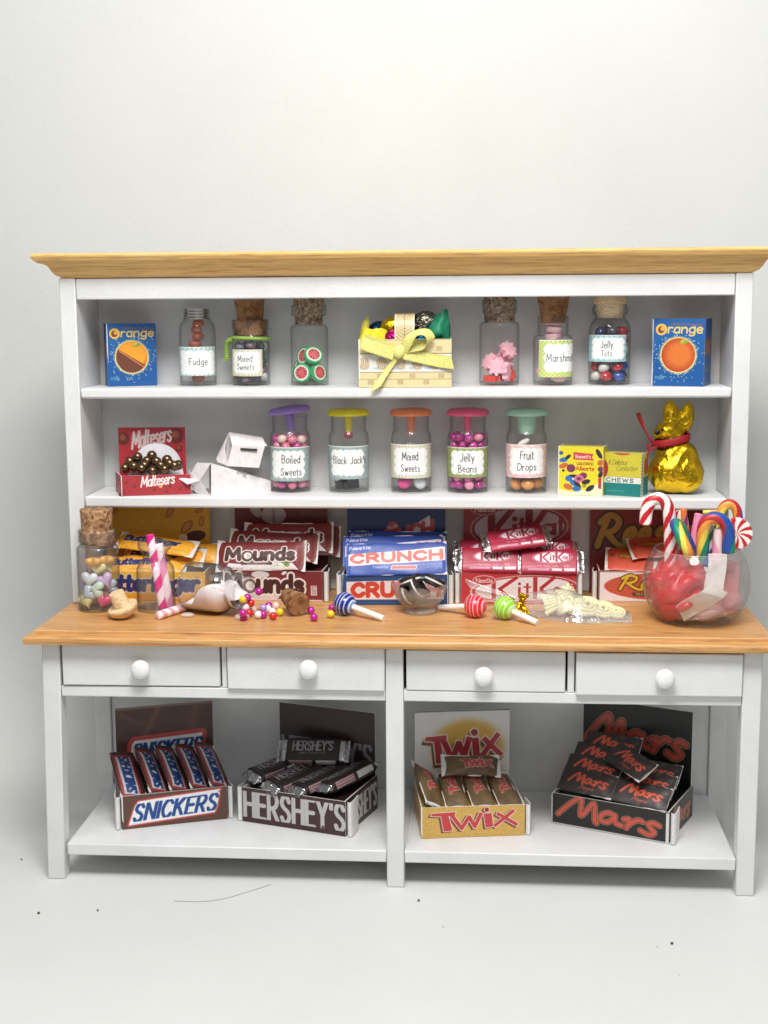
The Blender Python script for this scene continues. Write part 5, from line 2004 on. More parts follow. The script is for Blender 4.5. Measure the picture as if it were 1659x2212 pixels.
F_MAG, F_PEW, F_BLUE = mat_foil("magenta_foil", (170, 30, 110), 0.2, 50), mat_foil("pewter_foil", (128, 122, 108), 0.22, 50), mat_foil("blue_foil", (30, 110, 150), 0.22, 50)
egg("gold foil egg beside the basket handle", 846, 712, 0.060, 0.032, M_GOLD)
egg("magenta foil egg low between the gold egg and the handle", 848, 736, 0.034, 0.028, F_MAG)
egg("pewter coloured foil egg right of the basket handle", 915, 704, 0.065, 0.036, F_PEW)
egg("small blue foil egg showing through the ribbon loop", 908, 742, 0.030, 0.024, F_BLUE)
egg("dark blue foil egg behind the yellow tissue", 814, 716, 0.075, 0.024, mat_foil("deep_blue_foil", (20, 54, 84), 0.3, 50))


def crumple(name, label, M, rx, ry, rz, mat, amp=0.3, seed=0, scale=1.0, cat="tissue paper", n=44, group=None, spike=None):
    mb = MB()
    mb.ball((0, 0, 0), 1.0, n, n // 2)
    P = np.array(mb.v)
    d = 1 + amp * crease(P, 3.4 * scale, seed) + amp * 0.5 * crease(P, 8 * scale, seed + 1)
    if spike is not None:
        s = np.array(spike) / np.linalg.norm(spike)
        d *= 1 + 0.9 * (np.clip(P @ s - 0.8, 0, 1) / 0.2) ** 1.5
    P = P * d[:, None] * np.array([rx, ry, rz])
    mb.v = [tuple(q) for q in P]
    return item(name, label, cat, mb.mesh(name, mat, sharp=32), M, group)


M_GT, M_YT = plain((18, 122, 88), 0.6), plain((222, 208, 40), 0.6)
bm_ = bask.matrix_world


def loose_sheet(label, corners, mat, amp, seed, depth):
    """crumpled paper between four points of the basket front"""
    A = Art(0.1, 0.1, (255, 255, 255), 560)
    Pq = [np.array(bp(x, y, d)) for (x, y, d) in corners]

    def fn(U, V):
        u, v = U[..., None], V[..., None]
        P = Pq[0] * (1 - u) * (1 - v) + Pq[1] * u * (1 - v) + Pq[2] * u * v + Pq[3] * (1 - u) * v
        f = crease(P, 60, seed) + 0.5 * crease(P, 130, seed + 1)
        P[..., 1] += -depth * np.sin(PI * U) * np.sin(PI * np.clip(V, 0, 0.8)) + amp * f
        P[..., 0] += amp * 0.7 * crease(P, 80, seed + 2)
        P[..., 2] += amp * 0.7 * crease(P, 90, seed + 3)
        return P
    o = link("tissue_paper", sheet_mesh("tissue_paper", A, fn, 0.0006, mat, sharp=40))
    o.matrix_world = bm_
    return props(o, label, "tissue paper", None)


loose_sheet("crumpled green tissue paper sticking out of the basket", [(912, 746, 0.05), (972, 748, 0.045), (969, 672, 0.05), (922, 696, 0.06)], M_GT, 0.006, 1, 0.03)
loose_sheet("darker fold of green tissue paper behind the first, at the basket end", [(930, 745, 0.085), (974, 745, 0.08), (972, 702, 0.075), (932, 682, 0.085)], plain((14, 96, 72), 0.6), 0.006, 2, 0.02)
loose_sheet("crumpled yellow tissue paper at the front of the basket", [(780, 744, 0.02), (842, 748, 0.02), (836, 716, 0.035), (792, 710, 0.04)], M_YT, 0.006, 3, 0.022)
loose_sheet("yellow tissue paper tip standing up at the basket end", [(775, 742, 0.06), (796, 738, 0.055), (797, 684, 0.06), (781, 704, 0.065)], plain((196, 184, 60), 0.6), 0.003, 0, 0.008)
# ------------------------------------------------------------------ middle shelf
ZM = Z_MID + 0.0006
YM = 0.392

# red box of chocolate balls
P0, P1 = at(261.6, 1073, z=ZM), at(411.8, 1066, z=ZM)
W, H, D = float(np.linalg.norm(P1 - P0)), 44 * sc(0.3), 0.105
yw = math.degrees(math.atan2(P1[1] - P0[1], P1[0] - P0[0])) * 0.62
mid = (P0 + P1) / 2
ballbox = thing("chocolate_box", "open red box of bronze chocolate balls with a raised lid card", "box", T(float(mid[0]), float(mid[1]), ZM) @ RZ(yw))
RED2 = (178, 44, 54)


def spots(A, pts, r):
    for (u, v, s) in pts:
        A.ell(u, v, r * s, r * s, (112, 40, 36)).ell(u - 0.006, v + r * s * 0.25, r * s * 0.5, r * s * 0.5, (160, 84, 66), 0, 0.4)
    return A


F_ = Art(W, H, (172, 52, 60), 1300)
spots(F_, [(0.07, 0.66, 1), (0.19, 0.48, 1), (0.3, 0.86, 1), (0.47, 0.3, 1), (0.64, 0.2, 1), (0.7, 0.46, 1), (0.84, 0.3, 1), (0.03, 0.2, 1), (0.43, 0.88, 0.8)], 0.085)
F_.ell(0.57, 0.43, 0.09, 0.075, (222, 178, 80), 20)
F_.text("Maltesers", 0.29, 0.76, 0.42, 0.92, (236, 224, 220), 0.15, 0.14, 0.1, 0.16)
F_.speckle(0.05)
card_panel("front_panel", F_, W, H, 0.002, ballbox, T(-W / 2, 0, 0), 0.0015, 2)
S_ = Art(D, H, (150, 36, 46), 700)
spots(S_, [(0.2, 0.6, 1), (0.6, 0.8, 1), (0.5, 0.3, 1), (0.85, 0.4, 1)], 0.09)
card_panel("side_panel", S_, D, H, 0.002, ballbox, T(W / 2, 0.0025, 0) @ RZ(90), 0.001, 3)
card_panel("side_panel", S_, D, H, 0.002, ballbox, T(-W / 2 - 0.016, D - 0.004, 0) @ RZ(-80), 0.001, 4)
BWc, BHc = 145 * sc(0.4), 137 * sc(0.4)
B_ = Art(BWc, BHc, RED2, 1000)
spots(B_, [(0.07, 0.82, 1.1), (0.86, 0.86, 1.35), (0.9, 0.66, 0.6)], 0.09)
B_.ell(0.3, 0.85, 0.1, 0.06, (206, 120, 104), 0, 0.9)
B_.text("Maltesers", 0.2, 0.78, 0.66, 0.92, (226, 206, 202), 0.13, 0.1, 0.2, 0.16)
B_.speckle(0.05)
card_panel("lid_card", B_, BWc, BHc, 0.002, ballbox, T(-W / 2 - 0.006, D + 0.002, 0) @ RZ(-yw * 0.7), 0.001, 5)
A = Art(0.15, 0.085, (214, 212, 216), 600)


def lidfn(U, V):
    x = (U - 0.5) * 0.15
    top = 0.012 + 0.078 * np.sqrt(np.clip(1 - np.abs(2 * U - 1.08) ** 2.2, 0, 1))
    return np.stack([x * (1 - 0.1 * V) - 0.002 + 0.0, 0.056 + 0.020 * V - 0.010 * np.cos((U - 0.5) * 3), H * 0.7 + V * top], -1)


link("inner_flap", sheet_mesh("inner_flap", A, lidfn, 0.0012, M_PAPER), ballbox)
mb = MB()
mb.box(-W / 2 - 0.006, W / 2 - 0.003, 0.003, D, 0.001, 0.003, 0)
mb.box(-W / 2 - 0.004, W / 2 - 0.003, 0.003, D - 0.012, H - 0.014, H - 0.012, 0)
mb.build("tray_liner", plain((150, 40, 48), 0.6), ballbox)
bz = ball_mesh("chocolate_ball", 0.0132, (92, 72, 52), 0.2, 0.4)
bz.materials[0] = plain((112, 88, 62), 0.24, 0.85, 0.3)
inv = ballbox.matrix_world.inverted()
bl = [(518, 482, .068), (625, 470, .082), (460, 515, .06), (590, 512, .062), (660, 516, .056), (738, 502, .074), (425, 566, .046), (490, 552, .038), (548, 568, .024), (630, 586, .018), (720, 574, .022), (758, 532, .046), (795, 548, .032), (822, 542, .05), (570, 545, .046), (690, 545, .044)]
names = ["highest bronze chocolate ball at the left of the heap", "bronze chocolate ball at the back against the white flap"]
for i, (cx, cy, dy) in enumerate(bl):
    u, v = cx * 0.2889 + 147.5, cy * 0.2889 + 848
    q = at(u, v, y=float(mid[1]) + 0.002 + dy * 0.55)
    item("chocolate_ball", "shiny bronze chocolate ball heaped in the open red box", "sweet", bz, T(*map(float, q)) @ rand_rot(), "bronze balls in the red box")


# white paper cartons
def paper_folds(name, label, quads, y0, cat, slot=None):
    mb = MB()
    vid = {}
    k = sc(y0)
    V, F = [], []
    for q in quads:
        ids = []
        for (u, v, d) in q:
            key = (u, v, d)
            if key not in vid:
                vid[key] = len(V)
                V.append(tuple(at(u, v, y=y0 + d * k)))
            ids.append(vid[key])
        F.append(tuple(ids))
    root = thing(name, label, cat, (0, 0, 0))
    base = Vector(V[0])
    lowest = min(p[2] for p in V)
    c = Vector((sum(p[0] for p in V) / len(V), sum(p[1] for p in V) / len(V), lowest))
    root.location = c
    mb.add([Vector(p) - c for p in V], F)
    o = mb.build("folded_paper", plain((232, 226, 226), 0.6, bump=0.25, bscale=90), root, smooth=False)
    s = o.modifiers.new("card", 'SOLIDIFY')
    s.thickness = 0.002
    s.offset = 0
    return root


A_, B1, C1, D1 = (456, 1001, 0), (585, 1040, 70), (585, 1064, 70), (456, 1076, 0)
A2, B2, C2, D2 = (452, 1001, 62), (583, 1038, 76), (583, 1060, 76), (452, 1062, 62)
G, Hh, I_ = (426, 1000, 42), (408, 1031, 36), (432, 1038, 12)
lowc = paper_folds("paper_carton", "white folded paper carton lying on its side, open flaps facing left, under another", [
    (A_, B1, C1, D1), (A2, D2, C2, B2), (A_, A2, B2, B1), (D1, C1, C2, D2), (B1, B2, C2, C1),
    (A_, I_, Hh, G), (A_, G, A2), (I_, (405, 1046, 4), (381, 1031, 14), Hh), (I_, D1, (424, 1064, 26), (410, 1046, 22)), (D1, D2, (424, 1064, 26))], 0.30, "carton")
sk = MB()
fl0 = at(505, 1022, y=0.30 + 26 * sc(0.3))
E0 = (501.5, 962, 0)
E1, E2, E3 = (572, 963.5, 8), (559, 1010, 8), (491, 1006, 0)
T0_, T1_ = (494, 934, 38), (566.5, 945, 46)
Bk0, Bk1 = (488, 1000, 44), (556, 1004, 52)
paper_folds("paper_carton", "white folded paper carton with a slot, perched on top of another carton", [
    (E0, E3, E2, E1), (T0_, E0, E1, T1_), (T0_, T1_, Bk1, Bk0), (E3, Bk0, Bk1, E2), (E1, E2, Bk1, T1_),
    (T0_, (484, 969, 20), (468, 990, 30), Bk0), ((484, 969, 20), E3, (470, 998, 24), (468, 990, 30)), (E1, (577, 964, 4), (574, 958, 10), T1_)], 0.325, "carton")
cart = bpy.data.objects["paper_carton.001"]
dk = MB()
q = [at(u, v, y=0.3235 + 0.006 * (u - 501) / 70) for u, v in ((519, 967.5), (556, 969.5), (555, 975), (520, 973))]
dk.add([Vector(p_) - cart.location for p_ in q], [(0, 1, 2, 3)])
o = dk.build("slot", plain((60, 56, 58), 0.8), cart, smooth=False)  # dark patch laid on the face, painting the shade inside the slot hole
o.modifiers.new("t", 'SOLIDIFY').thickness = 0.0008

cart = bpy.data.objects["paper_carton"]
fl = MB()
kf_ = sc(0.30)


def on_face(u, v):
    return Vector(at(u, v, y=0.30 + (u - 456) / 129 * 70 * kf_ - 0.0022)) - cart.location


for q in range(5):
    a_ = math.radians(200 + q * 52)
    cu, cv = 523 + 7.5 * math.cos(a_), 1023 + 6 * math.sin(a_)
    fl.tube([on_face(cu + 4.6 * math.cos(b) * math.cos(a_) - 2.2 * math.sin(b) * math.sin(a_), cv + 4.6 * math.cos(b) * math.sin(a_) + 2.2 * math.sin(b) * math.cos(a_)) for b in np.linspace(0, 2 * PI, 15)], 0.0006, 6)
fl.build("printed_flower", plain((150, 146, 146), 0.7), cart, sharp=80)

# jars with coloured lids
JP = [(39, 0), (42, 1), (43, 4), (43, 50), (43, 108), (42.6, 118), (41, 125), (38.5, 129), (37.6, 131), (37.6, 142), (38.2, 144), (37.6, 146), (37.6, 162)]


def lid_jar(label, u, lidcol, tilt, style, lines, z0, z1, plug=9, plaque=(0.13, 0.87, 0.14, 0.86), a=(-84, 84), w=0.1, name=None):
    root, k = jar(label, u, 1071, ZM, YM, JP, 42)
    mb = MB()
    R = 45.5 * k
    z = 164.5 * k
    mb.lathe([(0, z - 0.002), (R * 0.93, z - 0.002), (R * 0.985, z), (R, z + 0.004), (R * 0.97, z + 0.009), (R * 0.85, z + 0.0135), (R * 0.5, z + 0.0155), (0, z + 0.016)], 48)
    M_ = T(0, 0, z) @ RY(tilt) @ T(0, 0, -z + (0.006 if tilt else 0))
    mb.lathe([(0, 124 * k), (plug * 0.72 * k, 124 * k), (plug * 0.9 * k, 138 * k), (plug * k, z - 0.003), (0, z - 0.003)], 24)
    mb.build("lid", plain(lidcol, 0.34, coat=0.15, sss=0.05), root, M=M_, sharp=50)
    sticker(root, k, 43, a[0], a[1], z0, z1, label_art(43 * k * math.radians(a[1] - a[0]), (z1 - z0) * k, style, lines, plaque, w, a))
    return (root.location.x, YM), k


gl = "sweets in the lilac lidded jar"
o, k = lid_jar("jar of pink pearls with a crooked lilac lid and two-line label", 628.5, (150, 124, 204), -7, 'sage', [("Boiled", 0.36, 0.79, 0.53, 0.76), ("Sweets", 0.33, 0.82, 0.17, 0.38)], 25, 98)
kinds = [(ball_mesh("pearl_sweet", 0.0125, c, 0.14, 0.5, 0.9), n + " pearl sweet inside the lilac lidded jar") for c, n in (((196, 70, 150), "magenta"), ((228, 150, 170), "rose pink"), ((232, 206, 196), "cream"), ((222, 120, 150), "deep pink"))]
fill(o, ZM + 0.008, pack(41 * k, 0.0125, 7, 0.0, 1.55), kinds, "pearl_sweet", "sweet", gl)

o, k = lid_jar("jar of black sweets with a flat yellow lid", 754.5, (228, 216, 40), 0, 'sage', [("Black Jack's", 0.16, 0.93, 0.47, 0.68)], 30, 100)
cube = MB()
cube.box(-0.012, 0.012, -0.008, 0.008, -0.009, 0.009)
cb = cube.mesh("liquorice_chew", plain((34, 32, 34), 0.35, coat=0.3), smooth=False)
for i in range(14):
    a_, rr = rng.uniform(0, 6.28), rng.uniform(0.008, 0.032)
    item("liquorice_chew", "black liquorice chew in the bottom of the yellow lidded jar", "sweet", cb, T(o[0] + rr * math.cos(a_), o[1] + rr * math.sin(a_), ZM + 0.018 + 0.014 * (i // 6)) @ rand_rot(), "liquorice chews in a jar")
item("red_berry_sweet", "single red sweet hanging below the yellow lid plug", "sweet", ball_mesh("red_berry_sweet", 0.012, (176, 34, 34), 0.2, 0.4, 0.9), T(o[0], o[1], ZM + 121 * k), None)

o, k = lid_jar("jar of large blue, white and pink sweets with an orange lid", 888.5, (236, 138, 92), 0, 'cream', [("Mixed", 0.31, 0.69, 0.54, 0.78), ("Sweets", 0.28, 0.73, 0.2, 0.4)], 32, 104)
kinds = [(ball_mesh("gum_sweet", 0.019, c, 0.3, 0.2, 0.75), n + " gum sweet inside the orange lidded jar") for c, n in (((42, 128, 178), "blue"), ((236, 236, 236), "white"), ((232, 74, 150), "hot pink"), ((98, 110, 186), "violet blue"), ((196, 214, 196), "pale green"))]
fill(o, ZM + 0.008, pack(41 * k, 0.019, 4, 0.0, 1.42), kinds, "gum_sweet", "sweet", "gum sweets in the orange lidded jar")

o, k = lid_jar("jar full of magenta beans with a hot pink lid and speckled green label border", 1010, (232, 94, 136), 0, 'moss', [("Jelly", 0.33, 0.66, 0.54, 0.8), ("Beans", 0.28, 0.72, 0.18, 0.42)], 34, 98)
kinds = [(ball_mesh("jelly_bean", 0.0125, c, 0.1, 0.5, 0.82), n + " jelly bean inside the hot pink lidded jar") for c, n in (((178, 40, 134), "magenta"), ((236, 150, 176), "pale pink"), ((204, 74, 150), "bright pink"), ((150, 30, 110), "dark magenta"))]
fill(o, ZM + 0.008, pack(41 * k, 0.0125, 7, 0.0, 1.6), kinds, "jelly_bean", "sweet", "jelly beans in the pink lidded jar")

o, k = lid_jar("jar of wrapped orange and violet drops with a mint green lid", 1136, (172, 220, 198), 0, 'pink', [("Fruit", 0.34, 0.66, 0.56, 0.8), ("Drops", 0.28, 0.72, 0.22, 0.44)], 34, 104, 22)
for i, (c, n) in enumerate((((236, 160, 84), "orange"), ((96, 86, 150), "violet"), ((226, 200, 190), "pale peach"), ((232, 176, 110), "amber"))):
    me = ball_mesh("fruit_drop", 0.0185, c, 0.2, 0.4, 0.8, lump=0.12)
    for j in range(5):
        if i == 3 and j > 3:
            continue
        a_ = 1.26 * j + 0.5 * i + 3.6
        rr = 0.027
        item("fruit_drop", n + " fruit drop inside the mint lidded jar", "sweet", me, T(o[0] + rr * math.cos(a_), o[1] + rr * math.sin(a_), ZM + 0.024 + 0.0255 * i) @ rand_rot(), "fruit drops in a jar")
item("sugar_stick", "short white sweet lying on the fruit drops", "sweet", ball_mesh("sugar_stick", 0.008, (236, 232, 228), 0.4, 0.1, 2.2), T(o[0] - 0.008, o[1] - 0.02, ZM + 0.128) @ RY(60))

# yellow box of liquorice sweets
P0, P1 = at(1207, 1067, z=ZM), at(1299, 1073, z=ZM)
W, H, D = float(np.linalg.norm(P1 - P0)), 104 * sc(0.33), 0.06
yw = math.degrees(math.atan2(P1[1] - P0[1], P1[0] - P0[0]))
mid = (P0 + P1) / 2
yb = thing("sweet_box", "yellow box printed with coloured liquorice sweets and a red banner", "box", T(float(mid[0]), float(mid[1]), ZM) @ RZ(yw * 0.6))
A = Art(W, H, (226, 210, 44), 1500)
A.poly([(0.0, 0.0), (1, 0.0), (1, 0.36), (0.75, 0.14), (0.3, 0.06), (0, 0.12)], (232, 228, 190))
A.poly([(0.34, 0.73), (0.34, 0.885), (0.8, 0.855), (0.75, 0.79), (0.8, 0.72)], (200, 66, 76))
A.text("Bassett's", 0.39, 0.72, 0.765, 0.825, (240, 220, 210), 0.17)
A.text("LIQUORICE", 0.42, 0.78, 0.625, 0.675, (150, 70, 40), 0.24)
A.text("Allsorts", 0.4, 0.8, 0.515, 0.59, (190, 76, 40), 0.24)
DKc, BLc, ORc, PKc, BRc = (46, 44, 52), (52, 110, 176), (196, 104, 56), (206, 106, 140), (124, 52, 84)
for (u, v, rx, ry, rot, c) in ((0.06, 0.86, 0.05, 0.04, 0, (60, 90, 150)), (0.12, 0.72, 0.09, 0.05, 10, BLc), (0.22, 0.78, 0.07, 0.035, 40, DKc), (0.12, 0.6, 0.1, 0.05, 20, ORc), (0.29, 0.55, 0.09, 0.085, 0, BRc),
                               (0.12, 0.5, 0.03, 0.025, 0, DKc), (0.32, 0.36, 0.12, 0.05, 0, (230, 228, 220)), (0.35, 0.39, 0.12, 0.035, 0, DKc), (0.24, 0.34, 0.07, 0.06, 0, BLc), (0.36, 0.25, 0.1, 0.06, -30, BLc), (0.44, 0.22, 0.1, 0.045, -50, DKc),
                               (0.23, 0.17, 0.1, 0.06, -20, ORc), (0.42, 0.13, 0.09, 0.055, 0, BLc), (0.56, 0.4, 0.085, 0.07, 20, BRc), (0.47, 0.34, 0.1, 0.08, 0, PKc), (0.47, 0.34, 0.05, 0.035, 0, BRc), (0.63, 0.28, 0.09, 0.05, 20, DKc),
                               (0.59, 0.19, 0.04, 0.03, 0, (150, 140, 50)), (0.72, 0.15, 0.1, 0.05, 35, DKc), (0.91, 0.86, 0.11, 0.045, -60, DKc), (0.95, 0.68, 0.07, 0.06, 30, ORc), (0.95, 0.55, 0.06, 0.06, 0, BRc), (0.95, 0.44, 0.07, 0.045, 60, DKc)):
    A.ell(u, v, rx, ry, c, rot)
A.poly([(0.9, 0.16), (0.9, 0.36), (0.97, 0.4), (0.97, 0.14)], (176, 60, 60)).speckle(0.05)
card_panel("front_panel", A, W, H, 0.002, yb, T(-W / 2, 0, 0), 0.0018, 7)
S_ = Art(D, H, (206, 188, 46), 500).speckle(0.06)
card_panel("side_panel", S_, D, H, 0.002, yb, T(W / 2, 0.0022, 0) @ RZ(90), 0.001, 8)
card_panel("side_panel", S_, D, H, 0.002, yb, T(-W / 2, D, 0) @ RZ(-90), 0.001, 9)
mb = MB()
mb.box(-W / 2 + 0.0025, W / 2 - 0.0025, 0.003, D - 0.001, H - 0.004, H - 0.002)
mb.box(-W / 2 + 0.0025, W / 2 - 0.0025, 0.003, D - 0.001, 0.002, 0.004)
mb.build("top_flap", plain((196, 180, 50), 0.5), yb)

# yellow and teal box of chews
P0, P1, P2 = at(1302, 1068, z=ZM), at(1381, 1076, z=ZM), at(1397, 1072, z=ZM)
W, H, D = float(np.linalg.norm(P1 - P0)) * 1.06, 92 * sc(0.29), 0.055
yw = math.degrees(math.atan2(P1[1] - P0[1], P1[0] - P0[0]))
mid = (P0 + P1) / 2
cbx = thing("sweet_box", "yellow and teal box with a white lettered band beside the gold rabbit", "box", T(float(mid[0]) - 0.004, float(mid[1]) + 0.008, ZM) @ RZ(-24))
A = Art(W, H, (206, 194, 60), 1500)
A.rect(0, 1, 0, 0.3, (26, 124, 120)).rect(0, 1, 0.3, 0.44, (228, 226, 216)).rect(0, 1, 0.44, 0.45, (150, 150, 90))
A.text("CHEWS", 0.2, 0.82, 0.325, 0.41, (40, 84, 100), 0.24, 0, 0, 0.35)
A.ell(0.04, 0.62, 0.2, 0.27, (168, 44, 60)).text("S", 0.03, 0.13, 0.5, 0.7, (228, 190, 190), 0.2)
A.text("A Delicious", 0.22, 0.66, 0.72, 0.84, (120, 112, 50), 0.09, 0.3, 0.03, 0.1)
A.text("Confection", 0.42, 0.9, 0.58, 0.7, (120, 112, 50), 0.09, 0.3, 0.05, 0.1)
A.ell(0.56, 1.0, 0.2, 0.05, (186, 80, 56)).text("assorted fruit", 0.2, 0.6, 0.1, 0.13, (150, 190, 186), 0.14).speckle(0.04)
card_panel("front_panel", A, W, H, 0.002, cbx, T(-W / 2, 0, 0), 0.001, 11)
S_ = Art(D, H, (196, 186, 70), 1000)
S_.rect(0, 1, 0, 0.44, (26, 116, 116)).rect(0.0, 0.32, 0, 1, (206, 214, 204)).ell(0.7, 0.68, 0.15, 0.2, (170, 60, 66))
for q in np.arange(0.05, 0.95, 0.075):
    S_.rect(0.08, 0.24, q, q + 0.045, (50, 110, 116))
S_.speckle(0.04)
card_panel("side_panel", S_, D, H, 0.002, cbx, T(W / 2, 0.0022, 0) @ RZ(90), 0.0006, 12)
mb = MB()
mb.box(-W / 2 + 0.002, W / 2 - 0.0025, 0.003, D - 0.001, H - 0.004, H - 0.002)
mb.box(-W / 2 + 0.002, W / 2 - 0.0025, 0.003, D - 0.001, 0.002, 0.004)
mb.build("top_flap", plain((196, 184, 66), 0.5), cbx)
mb = MB()
mb.box(-W / 2 + 0.0005, -W / 2 + 0.0025, 0.003, D, 0.0, H)
mb.build("side_panel", plain((186, 176, 70), 0.5), cbx)

# gold foil rabbit
YR = 0.372
kr = sc(YR)
p = at(1457, 1074, y=YR)
rab = thing("foil_rabbit", "gold foil chocolate rabbit with a red ribbon round its neck", "chocolate rabbit", T(float(p[0]), YR, ZM))


def blob(parts, vox):
    """one continuous body from overlapping rounded masses"""
    mb = MB()
    for (c, r, ry) in parts:
        mb.ball((0, 0, 0), 1.0, 24, 16, M=T(*[q * kr for q in c]) @ RY(ry) @ Matrix.Diagonal((r[0] * kr, r[1] * kr, r[2] * kr, 1)))
    me = mb.mesh("body_source", M_GOLD)
    o = bpy.data.objects.new("body_source", me)
    COL.objects.link(o)
    rm = o.modifiers.new("r", 'REMESH')
    rm.mode = 'VOXEL'
    rm.voxel_size = vox
    smd = o.modifiers.new("s", 'SMOOTH')
    smd.factor = 0.5
    smd.iterations = 7
    dg = bpy.context.evaluated_depsgraph_get()
    me2 = bpy.data.meshes.new_from_object(o.evaluated_get(dg))
    bpy.data.objects.remove(o)
    return me2


body = blob([((0, 0, 46), (60, 46, 48), 0), ((2, 0, 78), (47, 36, 40), 0), ((22, -16, 34), (34, 26, 33), 0), ((-34, -14, 40), (22, 20, 36), 0), ((-12, 0, 116), (31, 26, 26), 0), ((-20, -2, 131), (28, 25, 23), 0), ((-38, -6, 126), (15, 14, 14), 0),
             ((-13, -2, 166), (19, 12, 33), -3), ((21, 2, 160), (18, 12, 36), 7), ((4, 2, 148), (22, 12, 22), 4)], 0.0035)
n = len(body.vertices)
co = np.empty(n * 3, np.float32)
body.vertices.foreach_get("co", co)
co = co.reshape(-1, 3)
nn = np.array([v.normal[:] for v in body.vertices])
low = np.clip((co[:, 2]) / 0.01, 0, 1)
co = co + nn * (0.0030 * crease(co, 60, 1) + 0.0016 * crease(co, 130, 2))[:, None] * low[:, None]
co[:, 2] = np.maximum(co[:, 2], 0.0)
body.vertices.foreach_set("co", co.astype(np.float32).ravel())
body.polygons.foreach_set("use_smooth", np.ones(len(body.polygons), bool))
body.materials.clear()
body.materials.append(M_GOLD)
body.update()
link("body", body, rab)
M_REDR = plain((164, 20, 30), 0.5, bump=0.5, bscale=300)
mb = MB()
N_ = 48
V, F = [], []
for i in range(N_):
    a = 2 * PI * i / N_
    cx, cy = (-9 + 37 * math.cos(a)) * kr, 32 * math.sin(a) * kr
    zc = (112 + 8 * math.cos(a)) * kr
    for (dr, dz) in ((0, -8), (0.05, -5), (0.05, 5), (0, 8)):
        V.append((cx * 1.0 + dr * 0.03 * math.cos(a), cy + dr * 0.03 * math.sin(a), zc + dz * kr))
for i in range(N_):
    j = (i + 1) % N_
    for q in range(3):
        F.append((i * 4 + q, j * 4 + q, j * 4 + q + 1, i * 4 + q + 1))
mb.add(V, F)
o = mb.build("neck_ribbon", M_REDR, rab, sharp=60)
sm_ = o.modifiers.new("t", 'SOLIDIFY')
sm_.thickness = 0.0015
tl = MB()
w_ = 4.0 * kr
for path in ([(-44, -26, 104), (-58, -30, 118), (-68, -30, 134), (-76, -30, 152), (-84, -30, 172)], [(-44, -26, 102), (-54, -30, 94), (-62, -32, 98), (-56, -32, 108), (-46, -28, 104)], [(-46, -27, 104), (-58, -31, 92), (-64, -30, 80)]):
    pts = [np.array(q) * kr for q in smooth_path(path, 8)]
    V, F = [], []
    for i, q in enumerate(pts):
        ww = w_ * (0.65 + 0.35 * math.cos(i * 0.22))
        V += [tuple(q + np.array([-ww, 0.002, -ww * 0.35])), tuple(q + np.array([ww, -0.002, ww * 0.35]))]
    for i in range(len(pts) - 1):
        F.append((2 * i, 2 * i + 1, 2 * i + 3, 2 * i + 2))
    tl.add(V, F)
o = tl.build("ribbon_tail", M_REDR, rab, sharp=60)
o.modifiers.new("t", 'SOLIDIFY').thickness = 0.0012
for (x, z, s) in ((-41, 130, 5.5), (-32, 137, 3.4)):
    mb = MB()
    mb.ball((0, 0, 0), 1, 16, 10, sx=s * kr, sy=3 * kr, sz=s * 1.2 * kr)
    mb.build("eye", plain((40, 26, 22), 0.3), rab, M=T(x * kr, -17.5 * kr if x < -40 else -24.5 * kr, z * kr), sharp=60)
# ------------------------------------------------------------------ the counter front
ZC = Z_CT + 0.0004

# corked jar of hearts
YH = 0.215
root, k = jar("big corked jar of pastel heart sweets at the left end of the counter", 216.5, 1326, ZC, YH, vial(46, 134, 38, 143, 41, 152, 176, 4), 45, mat=M_TIPGLASS)
root.location.y = YH
cork(root, k, [(35, 146), (36.5, 152), (38, 174), (34, 176), (33, 178), (33.5, 188), (35.5, 222), (34.5, 223.5)], M_CORK, wob=0.004)
ho = (root.location.x, YH)


def heart_mesh(name, r, color):
    nu, nv = 40, 12
    V, F = [], []
    for j in range(nv + 1):
        t = -PI / 2 + PI * j / nv
        f, z = math.cos(t) ** 0.75 if math.cos(t) > 0 else 0, math.sin(t)
        for i in range(nu):
            a = 2 * PI * i / nu
            x = 16 * math.sin(a) ** 3 / 16.5
            y = (13 * math.cos(a) - 5 * math.cos(2 * a) - 2 * math.cos(3 * a) - math.cos(4 * a)) / 16.5 + 0.1
            V.append((x * f * r, z * r * 0.52, y * f * r))
    for j in range(nv):
        for i in range(nu):
            k_ = (i + 1) % nu
            F.append((j * nu + i, j * nu + k_, (j + 1) * nu + k_, (j + 1) * nu + i))
    mb = MB()
    mb.add(V, F)
    return mb.mesh(name, plain(color, 0.3, 0, 0.2, 0.2), sharp=80)


